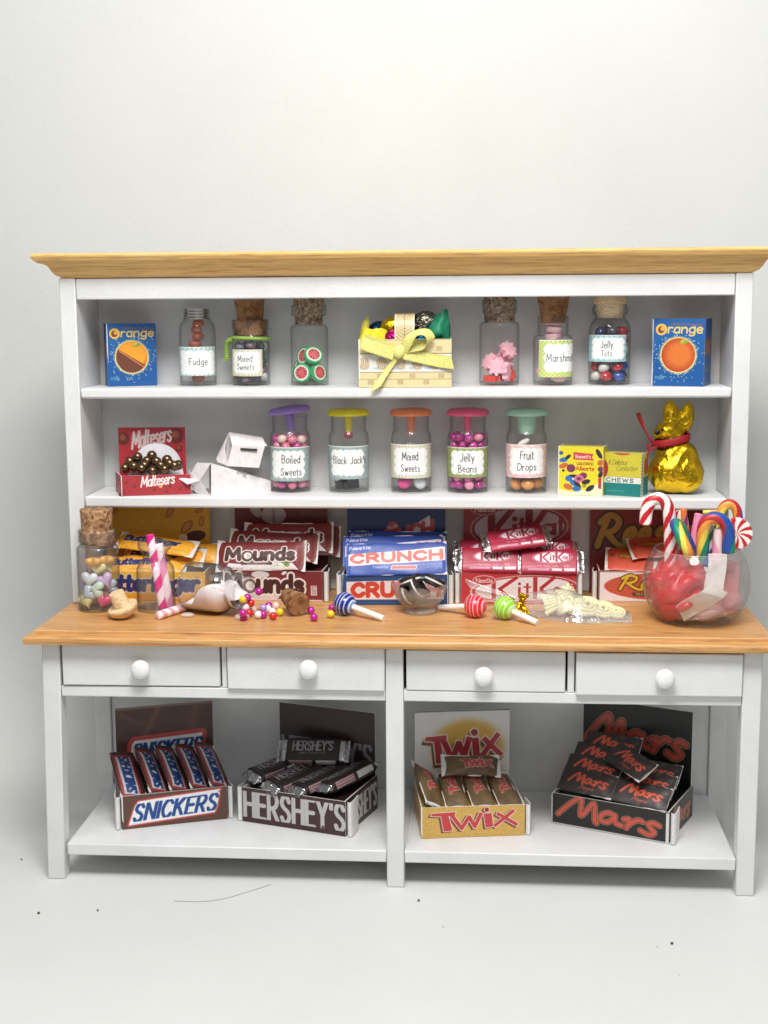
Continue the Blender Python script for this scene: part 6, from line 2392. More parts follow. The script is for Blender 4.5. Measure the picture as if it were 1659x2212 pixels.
HC = {"white": (226, 230, 236), "lilac": (208, 178, 216), "mint": (206, 226, 204), "pale blue": (196, 208, 222), "lemon": (226, 222, 164), "raspberry pink": (214, 76, 120), "amber": (222, 172, 90), "peach": (234, 200, 182)}
HM = {n: heart_mesh("heart_sweet", 0.0225, c) for n, c in HC.items()}
for n, px_, pz, dy, ry, lab in (
        ("white", -15, 70, -0.024, 6, "white heart sweet pressed to the glass, upper left in the corked jar"),
        ("lilac", 21, 67, -0.022, -30, "lilac heart sweet at the right, beside the white heart"),
        ("lilac", -26, 54, -0.006, 60, "lilac heart sweet partly hidden under the white heart"),
        ("mint", 2, 50, -0.030, 100, "mint heart sweet lying on its side in the middle of the jar"),
        ("pale blue", -17, 39, -0.026, 50, "pale blue heart sweet below the mint heart"),
        ("raspberry pink", 16, 23, -0.028, 20, "raspberry pink heart sweet at the bottom right of the jar"),
        ("lemon", -22, 22, -0.024, -16, "lemon heart sweet at the bottom left of the jar"),
        ("lemon", 2, 93, -0.012, 10, "lemon heart sweet in the upper middle of the jar"),
        ("lemon", 20, 96, 0.004, -40, "lemon heart sweet at the upper right, behind the lilac heart"),
        ("peach", -14, 92, 0.008, 30, "peach heart sweet behind the white heart"),
        ("peach", 0, 24, 0.018, 10, "peach heart sweet at the back of the bottom layer"),
        ("mint", -8, 62, 0.022, 40, "mint heart sweet at the back of the middle layer"),
        ("pale blue", 22, 45, 0.018, 80, "pale blue heart sweet at the back right of the jar"),
        ("amber", -4, 108, -0.020, 90, "amber heart sweet lying flat on top of the others"),
        ("amber", 22, 110, -0.006, 80, "amber heart sweet at the top right under the cork")):
    item("heart_sweet", lab, "sweet", HM[n], T(ho[0] + px_ * k, YH + dy, ZC + pz * k) @ RY(ry if n != 'amber' else 0) @ RX(rng.uniform(-18, 18) if n != 'amber' else 68), "heart sweets in the corked jar")

# wooden mushroom stopper
yst = 0.118
p = at(270, 1322, y=yst)
ks = sc(yst)
mb = MB()
mb.lathe([(0, 0), (10 * ks, 1.2 * ks), (22 * ks, 6 * ks), (31 * ks, 15 * ks), (34 * ks, 21 * ks), (34.4 * ks, 25 * ks), (33 * ks, 27.5 * ks), (28 * ks, 28 * ks), (18.5 * ks, 28.5 * ks), (18 * ks, 30 * ks), (17 * ks, 60 * ks), (16 * ks, 61.5 * ks), (0, 61.5 * ks)], 48)
Ms = T(float(p[0]) + 0.004, yst, ZC + 0.004) @ RY(-18) @ RX(12)
low = min((Ms @ Vector(q)).z for q in mb.v)
item("wooden_stopper", "loose pale wooden mushroom stopper lying stem up on the counter", "stopper", mb.mesh("wooden_stopper", M_LWOOD, sharp=40), T(0, 0, ZC - low + 0.0003) @ Ms)

# jar of candy sticks
YS = 0.215
root, k = jar("small open jar with two pink striped candy sticks standing in it", 339, 1330, ZC, YS, [(38, 0), (41, 1), (42, 4), (42, 50), (41.5, 88), (40, 95), (36, 101), (31, 107), (27.5, 113), (26.5, 119), (27, 128), (31, 133), (36, 137), (37, 141), (37, 146), (35.5, 149)], 41, mat=M_TIPGLASS)
so = root.location.copy()


def candy_stripe(c1, c2, pitch, n=1, duty=0.5, r=0.0105):
    def f(s, a):
        q = (a / (2 * PI) * n - s / pitch) % 1.0
        return c1 if q < duty else c2
    return f


def stick(label, p0, p1, r, c1, c2, pitch, duty=0.5, name="candy_stick", group=None):
    a, b = Vector(p0), Vector(p1)
    me = spiral_tube(name, [a + (b - a) * t for t in np.linspace(0, 1, 16)], r, candy_stripe(c1, c2, pitch, 1, duty), M_CLAY, 40, 5)
    o = link(name, me)
    return props(o, label, "candy stick", group)


stick("hot pink and white candy stick, taller of the two in the small jar", at(352, 1318, y=YS - 0.012) + np.array([0, 0, 0.004]), at(323.5, 1156, y=YS - 0.004), 9.2 * sc(YS), (226, 30, 134), (250, 232, 240), 0.062, 0.5, group="candy sticks on the counter")
stick("pale pink and white candy stick, shorter of the two in the small jar", at(369, 1319, y=YS - 0.004) + np.array([0, 0, 0.004]), at(343, 1176, y=YS + 0.004), 9.4 * sc(YS), (236, 150, 188), (248, 232, 236), 0.1, 0.45, group="candy sticks on the counter")
rr = 0.0104
a0, a1 = at(341, 1340, z=ZC), at(402, 1318, z=ZC)
stick("pale pink striped candy stick lying on the counter before the tipped jar", (a0[0], a0[1] + 0.008, ZC + rr * 1.02), (a1[0] + 0.01, a1[1] + 0.012, ZC + rr * 1.02), rr, (236, 176, 190), (250, 240, 240), 0.030, 0.5, group="candy sticks on the counter")

# tipped jar: body lies on the counter with its mouth to the right
RT, LTJ = 0.0615, 0.165
Mt = T(-0.530, 0.212, ZC + RT + 0.0012) @ RZ(-24) @ RY(90)      # local +Z runs along the jar to its mouth
tip = thing("glass_jar", "tipped over glass jar on the counter spilling coloured beads", "jar", Mt)
mb = MB()
prof = [(0.0, 0.010), (0.018, 0.009), (0.03, 0.004), (0.046, 0.0005), (0.055, 0.0012), (0.0605, 0.005), (RT, 0.011), (RT, 0.05), (RT, 0.092), (0.058, 0.108), (0.050, 0.119), (0.0435, 0.126), (0.0415, 0.132), (0.0425, 0.138), (0.046, 0.143), (0.0465, 0.158), (0.045, 0.163), (0.0425, LTJ)]
mb.shell(prof, 64)
mb.shell([(0.0425, LTJ), (0.041, 0.162), (0.0405, 0.14), (0.04, 0.13)], 64)
mb.shell([(max(r - 0.003, 0.001), z) for r, z in prof[4:]], 64, 1)
mb.tube([(0.0565 * math.cos(a), 0.0565 * math.sin(a), 0.004) for a in np.linspace(0, 2 * PI, 65)], 0.0022, 8)
mb.tube([(0.0445 * math.cos(a), 0.0445 * math.sin(a), LTJ) for a in np.linspace(0, 2 * PI, 65)], 0.0022, 8)
mb.build("glass_body", [M_TIPGLASS, M_GLASSIN], tip, sharp=80)
# milky gel inside: local X is down, Y is across
nu, nv = 90, 40
A_ = np.linspace(0.006, 0.152, nu)
V, C = [], []


def rad(s):
    r = np.interp(s, [q[1] for q in prof[3:]], [q[0] for q in prof[3:]])
    return float(r) * 0.95


for side in (0, 1):
    for s in A_:
        R = rad(s)
        t = s / 0.15
        h = -0.040 + 0.056 * math.exp(-((t - 0.62) / 0.27) ** 2) + 0.022 * math.exp(-((t - 1.0) / 0.15) ** 2) + 0.004 * math.sin(t * 17)
        h = max(min(h, R * 0.8), -R * 0.93)
        th = math.acos(max(-1, min(1, h / R)))
        for j in range(nv):
            w = -1 + 2 * j / (nv - 1)
            if side == 0:
                y = R * math.sin(th) * w
                z = h + 0.005 * (1 - w * w) * math.sin(s * 120 + w * 2)
            else:
                a = th + (PI - th) * (w + 1)
                y, z = -R * math.sin(a) * 1.0, R * math.cos(a)
            V.append((-z, y, s))
            base = np.array((250, 244, 246.0))
            m = float(wav(np.array([[s, y, z]]), 40, 1)[0])
            C.append(base + np.array((-6, -14, -8.0)) * max(0, m))
n2 = nu * nv
C = np.array(C)
V = np.array(V)
for (s, y, z, r, c) in ((0.078, -0.022, 0.020, 0.0055, (196, 40, 70)), (0.098, -0.03, 0.012, 0.0045, (110, 100, 120)), (0.088, -0.012, 0.026, 0.010, (206, 190, 226)), (0.066, -0.036, -0.012, 0.006, (196, 190, 190)),
                        (0.108, -0.036, -0.006, 0.004, (170, 60, 80)), (0.112, -0.036, -0.016, 0.004, (120, 80, 100)), (0.118, -0.03, 0.0, 0.009, (236, 206, 196)), (0.082, -0.04, -0.022, 0.005, (190, 186, 190))):
    d = np.linalg.norm(V - np.array([-z, y, s]), axis=1)
    m = np.clip((r - d) / (r * 0.5) + 0.5, 0, 1)[:, None]
    C = C * (1 - m) + np.array(c) * m
idx = np.arange(n2).reshape(nu, nv)
F1 = np.stack([idx[:-1, :-1], idx[:-1, 1:], idx[1:, 1:], idx[1:, :-1]], -1).reshape(-1, 4)
gel = link("milky_filling", mesh_np("milky_filling", V, [F1, F1[:, ::-1] + n2], mat_col("milky_gel", 0.35, 0.2, 0, 80, 0.3, grain=0.01), lin(C)))
gel.matrix_world = Mt
props(gel, "milky white filling with coloured specks inside the tipped jar", "candy filling")
# drips that hold the beads and the stick
M_GEL = mat_frost("clear_glue", (236, 226, 226), 0.42, 0.25)
for (u, v, y, rx, rz, lab) in ((405, 1318, 0.135, 0.017, 0.006, "cloudy drip joining the lying candy stick to the tipped jar"), (523, 1329, 0.115, 0.019, 0.008, "clear drip running under the beads at the jar mouth")):
    p = at(u, v, y=y)
    mb = MB()
    mb.ball((0, 0, 0), 1.0, 24, 14, sx=rx, sy=0.012, sz=rz)
    item("glue_drip", lab, "drip", mb.mesh("glue_drip", M_GEL, sharp=80), T(float(p[0]), y, ZC + rz * 0.9))

# spilled beads
BC = {"magenta": (190, 34, 150), "yellow": (232, 206, 48), "lilac": (178, 146, 206), "red": (214, 44, 40), "white": (240, 232, 234), "pale pink": (240, 204, 198)}
RB = 0.0098
BM_ = {n: ball_mesh("bead", RB, c, 0.14, 0.4, 1.0, 0.15) for n, c in BC.items()}
beads = [  # crop pixel, height above the counter in bead radii, colour, label
    (825, 323, 5.6, 'magenta', "magenta bead clinging highest, at the right of the tipped jar's mouth"), (708, 383, 5.0, 'magenta', "magenta bead on top of the little heap in the jar mouth"),
    (662, 404, 4.6, 'yellow', "yellow bead half hidden behind the heap in the jar mouth"), (657, 435, 3.6, 'lilac', "lilac bead at the left of the heap in the jar mouth"),
    (742, 440, 3.4, 'red', "red bead at the right of the heap in the jar mouth"), (690, 480, 2.5, 'white', "white bead in the middle of the heap, above the front magenta bead"),
    (663, 542, 2.1, 'magenta', "large looking magenta bead at the front of the heap"), (725, 540, 1.0, 'red', "red bead on the counter behind the front magenta bead"),
    (765, 512, 1.0, 'pale pink', "pale pink bead beside the red one at the jar mouth"), (672, 588, 0.6, 'magenta', "magenta bead sunk in the clear drip at the bottom"),
    (818, 558, 1.0, 'white', "white bead at the front, right of the heap"), (868, 490, 2.2, 'lilac', "lilac bead resting on other beads right of the jar mouth"),
    (870, 555, 1.0, 'magenta', "magenta bead half hidden by the white front bead"), (916, 497, 1.0, 'white', "white bead right of the lilac bead"),
    (925, 465, 1.6, 'magenta', "magenta bead behind, between lilac and pale pink beads"), (960, 527, 1.0, 'white', "white bead left of the yellow bead by the loose cork"),
    (997, 467, 2.4, 'pale pink', "pale pink bead leaning against the loose cork"), (968, 570, 1.0, 'red', "red bead at the front before the loose cork"),
    (1037, 530, 1.0, 'yellow', "yellow bead touching the loose cork"), (1352, 513, 1.0, 'magenta', "magenta bead right of the loose cork, rear one of two"),
    (1381, 583, 1.0, 'magenta', "magenta bead right of the loose cork, front one of two"), (1550, 550, 1.0, 'yellow', "yellow bead beside the blue striped lollipop"),
    (1566, 490, 1.0, 'magenta', "magenta bead mostly hidden behind the blue lollipop")]
for (cx, cy, hz, cn, lab) in beads:
    p = at(cx * 0.2133 + 383.4, cy * 0.2133 + 1209, z=ZC + hz * RB)
    item("bead", lab, "bead", BM_[cn], T(*map(float, p)), "spilled beads on the counter")

# loose cork
p = at(636, 1303, z=ZC + 0.029)
mb = MB()
ph = rng.uniform(0, 6, 3)
mb.lathe([(0, -0.036), (0.017, -0.036), (0.019, -0.033), (0.024, 0.0), (0.030, 0.034), (0.029, 0.037), (0, 0.0365)], 44, wob=lambda a, z: 1 + 0.03 * math.sin(4 * a + ph[0] + z * 50) + 0.02 * math.sin(9 * a - z * 80))
Mc = T(float(p[0]) - 0.006, float(p[1]) + 0.012, ZC + 0.028) @ RZ(-58) @ RY(90 + 8)
low = min((Mc @ Vector(q)).z for q in mb.v)
item("cork_stopper", "loose natural cork lying on the counter among the beads", "cork", mb.mesh("cork_stopper", M_CORKB, sharp=50), T(0, 0, ZC - low + 0.0003) @ Mc)

# lollipops


def lolly_ball(name, r, c, pole, line, nl=4, hole=True):
    """striped ball, poles on local X"""
    nu, nv = 48, 40
    V, C = [], []
    for j in range(nv + 1):
        t = -PI / 2 + PI * j / nv
        x = math.sin(t)
        for i in range(nu):
            a = 2 * PI * i / nu
            V.append((x * r, r * math.cos(t) * math.cos(a), r * math.cos(t) * math.sin(a)))
            if abs(x) > 0.80:
                C.append(pole if abs(x) > 0.86 else line)
            else:
                d = min(abs(x - q) for q in np.linspace(-0.55, 0.55, nl))
                C.append(line if d < 0.03 else c)
    idx = np.arange((nv + 1) * nu).reshape(nv + 1, nu)
    nx_ = np.roll(idx, -1, 1)
    F = np.stack([idx[:-1], nx_[:-1], nx_[1:], idx[1:]], -1).reshape(-1, 4)
    return mesh_np(name, np.array(V), [F], M_CANDY, lin(np.array(C, float)))


def lolly(label, u, v, r, tipu, tipv, c, pole, line, hidden=False, axis=None, ends=None):
    p = at(u, v, z=ZC + r)
    c0 = Vector(map(float, p))
    e = at(tipu, tipv, z=ZC + 0.006)
    e = Vector(map(float, e))
    d = (e - c0)
    L = d.length
    d.normalize()
    root = thing("lollipop", label, "lollipop", T(c0.x, c0.y, ZC + 0.0004))
    ax = axis if axis is not None else d
    M_ = T(0, 0, r) @ Vector(ax).to_track_quat('X', 'Z').to_matrix().to_4x4()
    link("candy_ball", lolly_ball("candy_ball", r, c, pole, line), root, M_)
    mb = MB()
    s0 = d * r * 0.8
    pts = [Vector((0, 0, r)) + s0 + (d * (L - r * 0.8)) * t for t in (0, 0.5, 1)]
    mb.tube(pts, 0.0078, 20)
    mb.build("stick", plain((244, 242, 240), 0.35, coat=0.1), root, sharp=50)
    return root


r = 25 * sc(0.2)
lolly("lollipop with dark blue ball and white stripes, stick pointing right", 744.5, 1304.5, r, 829, 1337, (28, 44, 140), (116, 156, 212), (214, 222, 240))
rl = lolly("lollipop with red striped ball, its stick pointing left behind the bowl", 1026.6, 1310, r * 0.97, 950, 1313, (226, 40, 62), (234, 84, 104), (250, 190, 196), axis=(0.93, -0.36, 0.02))
hm = MB()
hm.lathe([(0, 0), (0.0036, 0), (0.0036, 0.0006), (0, 0.0006)], 16)
lolly("lollipop with lime green ball, stick pointing right toward the front", 1090.6, 1313, r, 1161, 1346, (146, 214, 62), (206, 230, 160), (218, 240, 180))
p = at(1078, 1322, y=0.142)
mb = MB()
mb.ball((0, 0, 0), 1, 22, 14, sx=0.020, sy=0.012, sz=0.015)
mb.v = [tuple(np.array(q) * (1 + 0.2 * float(wav(np.array([q]), 60, 1)[0]))) for q in mb.v]
item("glue_drip", "cloudy pale green drip stuck on the lime lollipop", "drip", mb.mesh("glue_drip", mat_frost("green_glue", (206, 226, 176), 0.55, 0.25), sharp=80), T(float(p[0]), 0.142, ZC + 0.016))

# glass bowl of sandwich biscuits
YBW = 0.215
kb_ = sc(YBW)
p = at(907, 1330, y=YBW)
bowl = thing("glass_bowl", "small scalloped pressed glass bowl of dark biscuits", "bowl", T(float(p[0]), YBW, ZC))
mb = MB()
n = 96
pf = [(0.0, 4.5), (27, 4), (33, 0.5), (35.5, 2), (35, 6), (31.5, 10), (33, 13), (40, 18), (48, 27), (54, 39), (58, 52), (60.5, 62)]
inn = [(58.5, 61), (55, 50), (50, 38), (43, 27), (33, 19), (18, 15.5), (0, 15)]
V, F = [], []
for q, (rr_, hh) in enumerate(pf + inn):
    f = np.clip((hh - 30) / 30, 0, 1)
    for i in range(n):
        a = 2 * PI * i / n
        sc_ = abs(math.cos(a * 4))
        dz = 9 * f * (sc_ ** 0.6 - 0.65)
        fl = 1 + 0.022 * f * math.cos(a * 8)
        V.append((rr_ * fl * math.cos(a) * kb_, rr_ * fl * math.sin(a) * kb_, (hh + dz) * kb_))
m = len(pf + inn)
for j in range(m - 1):
    for i in range(n):
        i2 = (i + 1) % n
        F.append((j * n + i, j * n + i2, (j + 1) * n + i2, (j + 1) * n + i))
mb.add(V, F)
mb.build("bowl", M_CUTGLASS, bowl, sharp=80)
bi = MB()
rb = 0.0285
nb = 40
dark, cream = 0, 1
for (z0, z1, mi, rr_) in ((-0.0105, -0.0035, 0, rb), (-0.0033, 0.0033, 1, rb * 0.93), (0.0035, 0.0105, 0, rb)):
    bi.lathe([(0, z0), (rr_ * 0.94, z0), (rr_, z0 + 0.0015), (rr_, z1 - 0.0015), (rr_ * 0.94, z1), (0, z1)], nb, mi, wob=(lambda a, z: 1 + 0.02 * math.cos(a * 20)) if mi == 0 else None)
for s in (1, -1):
    for q in range(12):
        a = 2 * PI * q / 12
        bi.ball((0.019 * math.cos(a), 0.019 * math.sin(a), s * 0.0105), 0.0022, 8, 5, 0)
bme = bi.mesh("sandwich_biscuit", [plain((38, 32, 30), 0.45, bump=0.5, bscale=300), plain((238, 234, 228), 0.5)], sharp=45)
b0 = bowl.location
for dx, dy, dz, rx, ry, lab in ((-0.022, -0.004, 0.080, -12, -20, "dark sandwich biscuit leaning at the top left of the bowl"), (0.036, -0.002, 0.078, -14, 26, "dark sandwich biscuit leaning on the right rim of the bowl"),
                                (-0.004, -0.020, 0.066, 10, 54, "dark sandwich biscuit standing at the front of the bowl, cream edge visible"), (-0.006, 0.018, 0.050, 0, 20, "dark sandwich biscuit underneath at the back of the bowl"),
                                (-0.028, -0.004, 0.046, 20, 60, "dark sandwich biscuit at the left inside the bowl")):
    item("sandwich_biscuit", lab, "biscuit", bme, T(b0.x + dx, b0.y + dy, ZC + dz) @ RY(ry) @ RX(rx), "biscuits in the glass bowl")

# cellophane bag of white chocolate


def film(name, art_wh, fn, parent, mat=None):
    A = Art(art_wh[0], art_wh[1], (255, 255, 255), 260)
    return link(name, sheet_mesh(name, A, fn, 0.0008, mat or M_FILM), parent)


yb0 = 0.185
cp = at(1250, 1320, z=ZC)
bagp = Vector((float(at(1240, 1320, z=ZC)[0]), 0.19, ZC))
bag = thing("cellophane_bag", "clear cellophane bag with a gold tie, full of pale white chocolate twists", "bag", T(*bagp))
tiep = at(1126, 1296, y=0.20)
endp = at(1358, 1322, y=0.165)


def bagfn(side):
    def fn(U, V):
        s = np.clip(U, 0, 1)
        x = (tiep[0] + (endp[0] + 0.005 - tiep[0]) * s) - bagp.x
        w = 0.010 + 0.062 * np.clip(s / 0.45, 0, 1) ** 0.8 - 0.030 * np.clip((s - 0.55) / 0.45, 0, 1)
        yc = (0.20 - 0.035 * s) - bagp.y
        top = 0.036 + 0.034 * np.exp(-((s - 0.35) / 0.26) ** 2) - 0.020 * np.clip((s - 0.6) / 0.4, 0, 1)
        v = (V - 0.5) * 2
        z = top * (1 - np.abs(v) ** 2.2) if side else 0.0015 + 0 * v
        y = yc + v * w
        P = np.stack([x + 0 * v, y, np.maximum(z, 0.001) + (0.012 * np.clip(1 - s / 0.2, 0, 1))], -1)
        k_ = crease(P, 42, 3)
        P[..., 2] += 0.0035 * k_ * (1 if side else 0.0)
        P[..., 1] += 0.002 * wav(P, 30, 2)
        return P
    return fn


film("film_front", (0.28, 0.14), bagfn(1), bag)
film("film_under", (0.28, 0.14), bagfn(0), bag)


def fan(U, V):
    s = U
    x = tiep[0] - 0.004 - 0.125 * s - bagp.x
    spread = 0.010 + 0.040 * s
    v = (V - 0.5) * 2
    P = np.stack([x + 0.01 * np.sin(v * 5) * s, 0.2 - bagp.y + 0.012 * np.sin(v * 7 + 1) * s + 0.03 * s, 0.034 + v * spread * 0.8 + 0.006 * s], -1)
    P[..., 1] += 0.006 * crease(P, 60, 1) * s
    P[..., 2] = np.maximum(P[..., 2], 0.0015)
    return P


film("film_tail", (0.13, 0.1), fan, bag)
mb = MB()
ring = [(tiep[0] - bagp.x + 0.003 * math.sin(a * 2), 0.2 - bagp.y - 0.014 * math.cos(a), tiep[2] - bagp.z + 0.012 * math.sin(a)) for a in np.linspace(0, 2 * PI, 25)]
mb.tube(ring, 0.006, 10)
for (du, dv) in (((0.010, 0.020), 0.010), ((-0.008, -0.022), 0.009), ((0.018, -0.030), 0.009)):
    V, F = [], []
    for i in range(9):
        t = i / 8
        c = Vector((tiep[0] - bagp.x + du[0] * t, 0.185 - bagp.y - 0.008 * t, tiep[2] - bagp.z + du[1] * t))
        wv = dv * (0.4 + 0.8 * t)
        V += [c + Vector((-wv, 0.003 * math.sin(i * 2), 0.003)), c + Vector((0, -0.005, 0)), c + Vector((wv, 0.003 * math.cos(i * 2), -0.003))]
    for i in range(8):
        F += [(3 * i, 3 * i + 1, 3 * i + 4, 3 * i + 3), (3 * i + 1, 3 * i + 2, 3 * i + 5, 3 * i + 4)]
    mb.add(V, F)
o = mb.build("gold_tie", M_GOLDTIE, bag, sharp=60)
M_WC = plain((232, 226, 178), 0.42, coat=0.1, sss=0.2)


def twist(label, u, v, y, z, s, rx, ry, rz, kind):
    mb = MB()
    if kind == 0:    # rosette of coils
        for j, (R, zz) in enumerate(((0.030, 0.0), (0.021, 0.004), (0.011, 0.007))):
            mb.tube([(R * math.cos(a), R * math.sin(a) * 0.8, zz + 0.002 * math.sin(a * 3 + j)) for a in np.linspace(0, 2 * PI, 30)], 0.0066, 10)
    else:            # knotted bundle of ridges
        for j in range(6):
            t = (j - 2.5) / 2.5
            mb.tube([(-0.034 + 0.068 * q, t * 0.024 * (0.55 + 0.6 * abs(q - 0.5) * 2), 0.008 * math.cos(t * 1.3) + 0.007 * math.sin(q * PI)) for q in np.linspace(0, 1, 12)], 0.0062, 10)
        mb.tube([(0.002, 0.026 * math.cos(a), 0.004 + 0.014 * math.sin(a)) for a in np.linspace(0, 2 * PI, 20)], 0.007, 10)
    p = at(u, v, y=y)
    M_ = T(float(p[0]), y, 0) @ RZ(rz) @ RY(ry) @ RX(rx) @ Matrix.Scale(s, 4)
    low = min((M_ @ Vector(q)).z for q in mb.v)
    item("white_chocolate", label, "sweet", mb.mesh("white_chocolate", M_WC, sharp=70), T(0, 0, max(ZC + 0.0025 - low, ZC + z)) @ M_, "white chocolates in the bag")


twist("ridged white chocolate at the left end of the cellophane bag", 1203, 1300, 0.19, 0.022, 1.0, 40, 0, 12, 1)
twist("ridged white chocolate standing highest in the cellophane bag", 1222, 1280, 0.205, 0.045, 0.8, 60, -10, 50, 1)
twist("coiled white chocolate rosette facing front in the cellophane bag", 1268, 1297, 0.165, 0.030, 0.95, 48, 4, 8, 0)
twist("ridged white chocolate low in the middle of the bag", 1245, 1315, 0.185, 0.014, 0.95, 20, 0, -10, 1)
twist("coiled white chocolate rosette at the right of the bag", 1303, 1305, 0.165, 0.022, 0.85, 44, 8, -8, 0)
twist("flat white chocolate coil at the far right end of the bag", 1330, 1316, 0.162, 0.012, 0.7, 30, 12, -14, 0)

# ------------------------------------------------------------------ glass fishbowl of canes
YF = 0.158
kf = sc(YF)
p = at(1501.5, 1340, y=YF)
FX = float(p[0])
fish = thing("glass_fishbowl", "round glass fishbowl holding candy canes and crumpled tissue at the counter end", "fishbowl", T(FX, YF, ZC))
RF, zc_, zt = 113 * kf, 86 * kf, 155 * kf
pr = [(0.0, 0.005), (0.045, 0.005), (0.058, 0.0015), (0.064, 0.002)]
t0 = math.asin(-(zc_ - 0.003) / RF)
t1 = math.asin((zt - zc_) / RF)
pr += [(RF * math.cos(t), zc_ + RF * math.sin(t)) for t in np.linspace(t0 * 0.98, t1, 26)]
mb = MB()
mb.shell(pr, 72)
rt = pr[-1][0]
mb.shell([(rt + 0.0008 + 0.0022 * math.cos(a), zt + 0.0022 * math.sin(a)) for a in np.linspace(0, 2 * PI, 9)], 72)
mb.shell([(0.060, 0.0012), (0.075, 0.0008), (0.083, 0.0014), (0.080, 0.003), (0.068, 0.0035)], 72)
mb.build("bowl", M_BOWLGLASS, fish, sharp=80)


def fb(u, v, dy=0.0):
    return at(u, v, y=YF + dy)


M_REDT = mat_frost("red_tissue", (224, 30, 42), 0.72, 0.35)
M_WHT = mat_frost("white_tissue", (240, 234, 224), 0.8, 0.5)
M_PKT = mat_frost("pink_tissue", (222, 150, 150), 0.5, 0.4)
CFB = np.array([FX, YF, ZC + zc_])


def in_bowl(P, f=0.955):
    """keeps points inside the round glass"""
    d = P - CFB
    r = np.linalg.norm(d, axis=-1, keepdims=True)
    return CFB + d * np.minimum(1.0, RF * f / (r + 1e-9))


def bowl_mass(label, c, rx, ry, rz, mat, amp, seed, f=0.95, tilt=0.0):
    mb = MB()
    mb.ball((0, 0, 0), 1.0, 72, 40)
    P = np.array(mb.v)
    fold = np.zeros(len(P))
    for q in range(5):
        dv = np.random.default_rng(seed * 10 + q).normal(size=3)
        fold += np.abs(np.sin(P @ dv * 1.8 + q * 1.3 + 0.6 * wav(P, 2.0, q))) - 0.6
    d = 1 + amp * 0.55 * fold
    P = P * d[:, None] * np.array([rx, ry, rz])
    ct, st = math.cos(math.radians(tilt)), math.sin(math.radians(tilt))
    P[:, 2] += 0.25 * rz * np.sin(P[:, 0] / rx * 2.4)
    P = np.stack([P[:, 0] * ct - P[:, 2] * st, P[:, 1], P[:, 0] * st + P[:, 2] * ct], -1) + np.array(c)
    P[:, 2] = np.maximum(P[:, 2], ZC + 0.007)
    P = in_bowl(P, f)
    mb.v = [tuple(q) for q in P - np.array(c)]
    item("tissue_paper", label, "tissue paper", mb.mesh("tissue_paper", mat, sharp=45), T(*c))


def glass_hit(x, y, f=0.955):
    """point on the inside of the round glass seen at a crop pixel"""
    u, v = x * 0.2667 + 1216.6, y * 0.2667 + 1047
    d = FWD + CRIGHT * (u - 829.5) / FPX - CUP * (v - 1106) / FPX
    d = d / np.linalg.norm(d)
    oc = CAM - CFB
    b = oc @ d
    disc = b * b - (oc @ oc - (RF * f) ** 2)
    t = -b - math.sqrt(max(disc, 0.0))
    return CAM + d * t


bowl_mass("big crumpled red tissue filling the left of the fishbowl", (FX - 0.050, YF - 0.005, ZC + 0.100), 0.066, 0.080, 0.056, M_REDT, 0.2, 1)
bowl_mass("lower folded red tissue at the bottom left of the fishbowl", (FX - 0.044, YF - 0.010, ZC + 0.050), 0.058, 0.080, 0.046, M_REDT, 0.22, 2, 0.945)


def tissue_sheet(label, p00, p10, p11, p01, mat, amp, seed, name="tissue_paper"):
    A = Art(0.16, 0.1, (255, 255, 255), 320)
    Pq = [np.array(q) for q in (p00, p10, p11, p01)]

    def fn(U, V):
        u, v = U[..., None], V[..., None]
        P = Pq[0] * (1 - u) * (1 - v) + Pq[1] * u * (1 - v) + Pq[2] * u * v + Pq[3] * (1 - u) * v
        P[..., 0] += 0.006 * wav(P, 36, seed + 2)
        P[..., 2] += 0.008 * wav(P, 34, seed + 3)
        P[..., 1] += amp * 2 * (crease(P, 26, seed) + 0.5 * wav(P, 18, seed))
        P[..., 2] += amp * 0.6 * wav(P, 22, seed + 1)
        P = in_bowl(P, 0.975)
        return P
    o = link(name, sheet_mesh(name, A, fn, 0.0008, mat))
    return props(o, label, "tissue paper")


tissue_sheet("white tissue strip curling across the front of the fishbowl", glass_hit(975, 1118, 0.97), glass_hit(1352, 892, 0.97), glass_hit(1182, 806, 0.95), glass_hit(918, 1000, 0.96), M_WHT, 0.011, 1)
tissue_sheet("white tissue standing upright in the middle of the fishbowl", glass_hit(1145, 880, 0.9), glass_hit(1300, 860, 0.9), glass_hit(1320, 575, 0.9), glass_hit(1150, 575, 0.9), mat_frost("sheer_tissue", (240, 234, 228), 0.6, 0.45), 0.005, 3)
bowl_mass("translucent pink tissue at the bottom right of the fishbowl", (FX + 0.036, YF - 0.004, ZC + 0.040), 0.074, 0.082, 0.034, M_PKT, 0.14, 3, 0.94)
bowl_mass("cream tissue lining the bottom of the fishbowl", (FX, YF, ZC + 0.020), 0.070, 0.070, 0.014, M_WHT, 0.1, 2, 0.965)
tissue_sheet("pale pink tissue lining the right wall of the fishbowl", fb(1550, 1300, 0.03), fb(1592, 1290, 0.02), fb(1592, 1215, 0.02), fb(1555, 1200, 0.03), M_PKT, 0.006, 6)


RC, WC_ = (200, 30, 40), (246, 240, 236)


def peppermint(s, a):
    q = (a / (2 * PI) * 3 - s / 0.05) % 1.0
    return RC if q < 0.48 else WC_


RAIN = [(40, 80, 160), (40, 80, 160), (24, 140, 100), (236, 214, 84), (240, 160, 70), (186, 44, 40)]


def rainbow(off, pitch=0.16):
    def f(s, a):
        q = (a / (2 * PI) - s / pitch + off) % 1.0
        return RAIN[int(q * 6) % 6]
    return f


def cane(label, pts, r, fn, n=48):
    me = spiral_tube("candy_cane", [tuple(p) for p in pts], r, fn, M_CLAY, n, 8)
    return props(link("candy_cane", me), label, "candy cane", "canes and sticks in the fishbowl")


r0 = 19 * kf
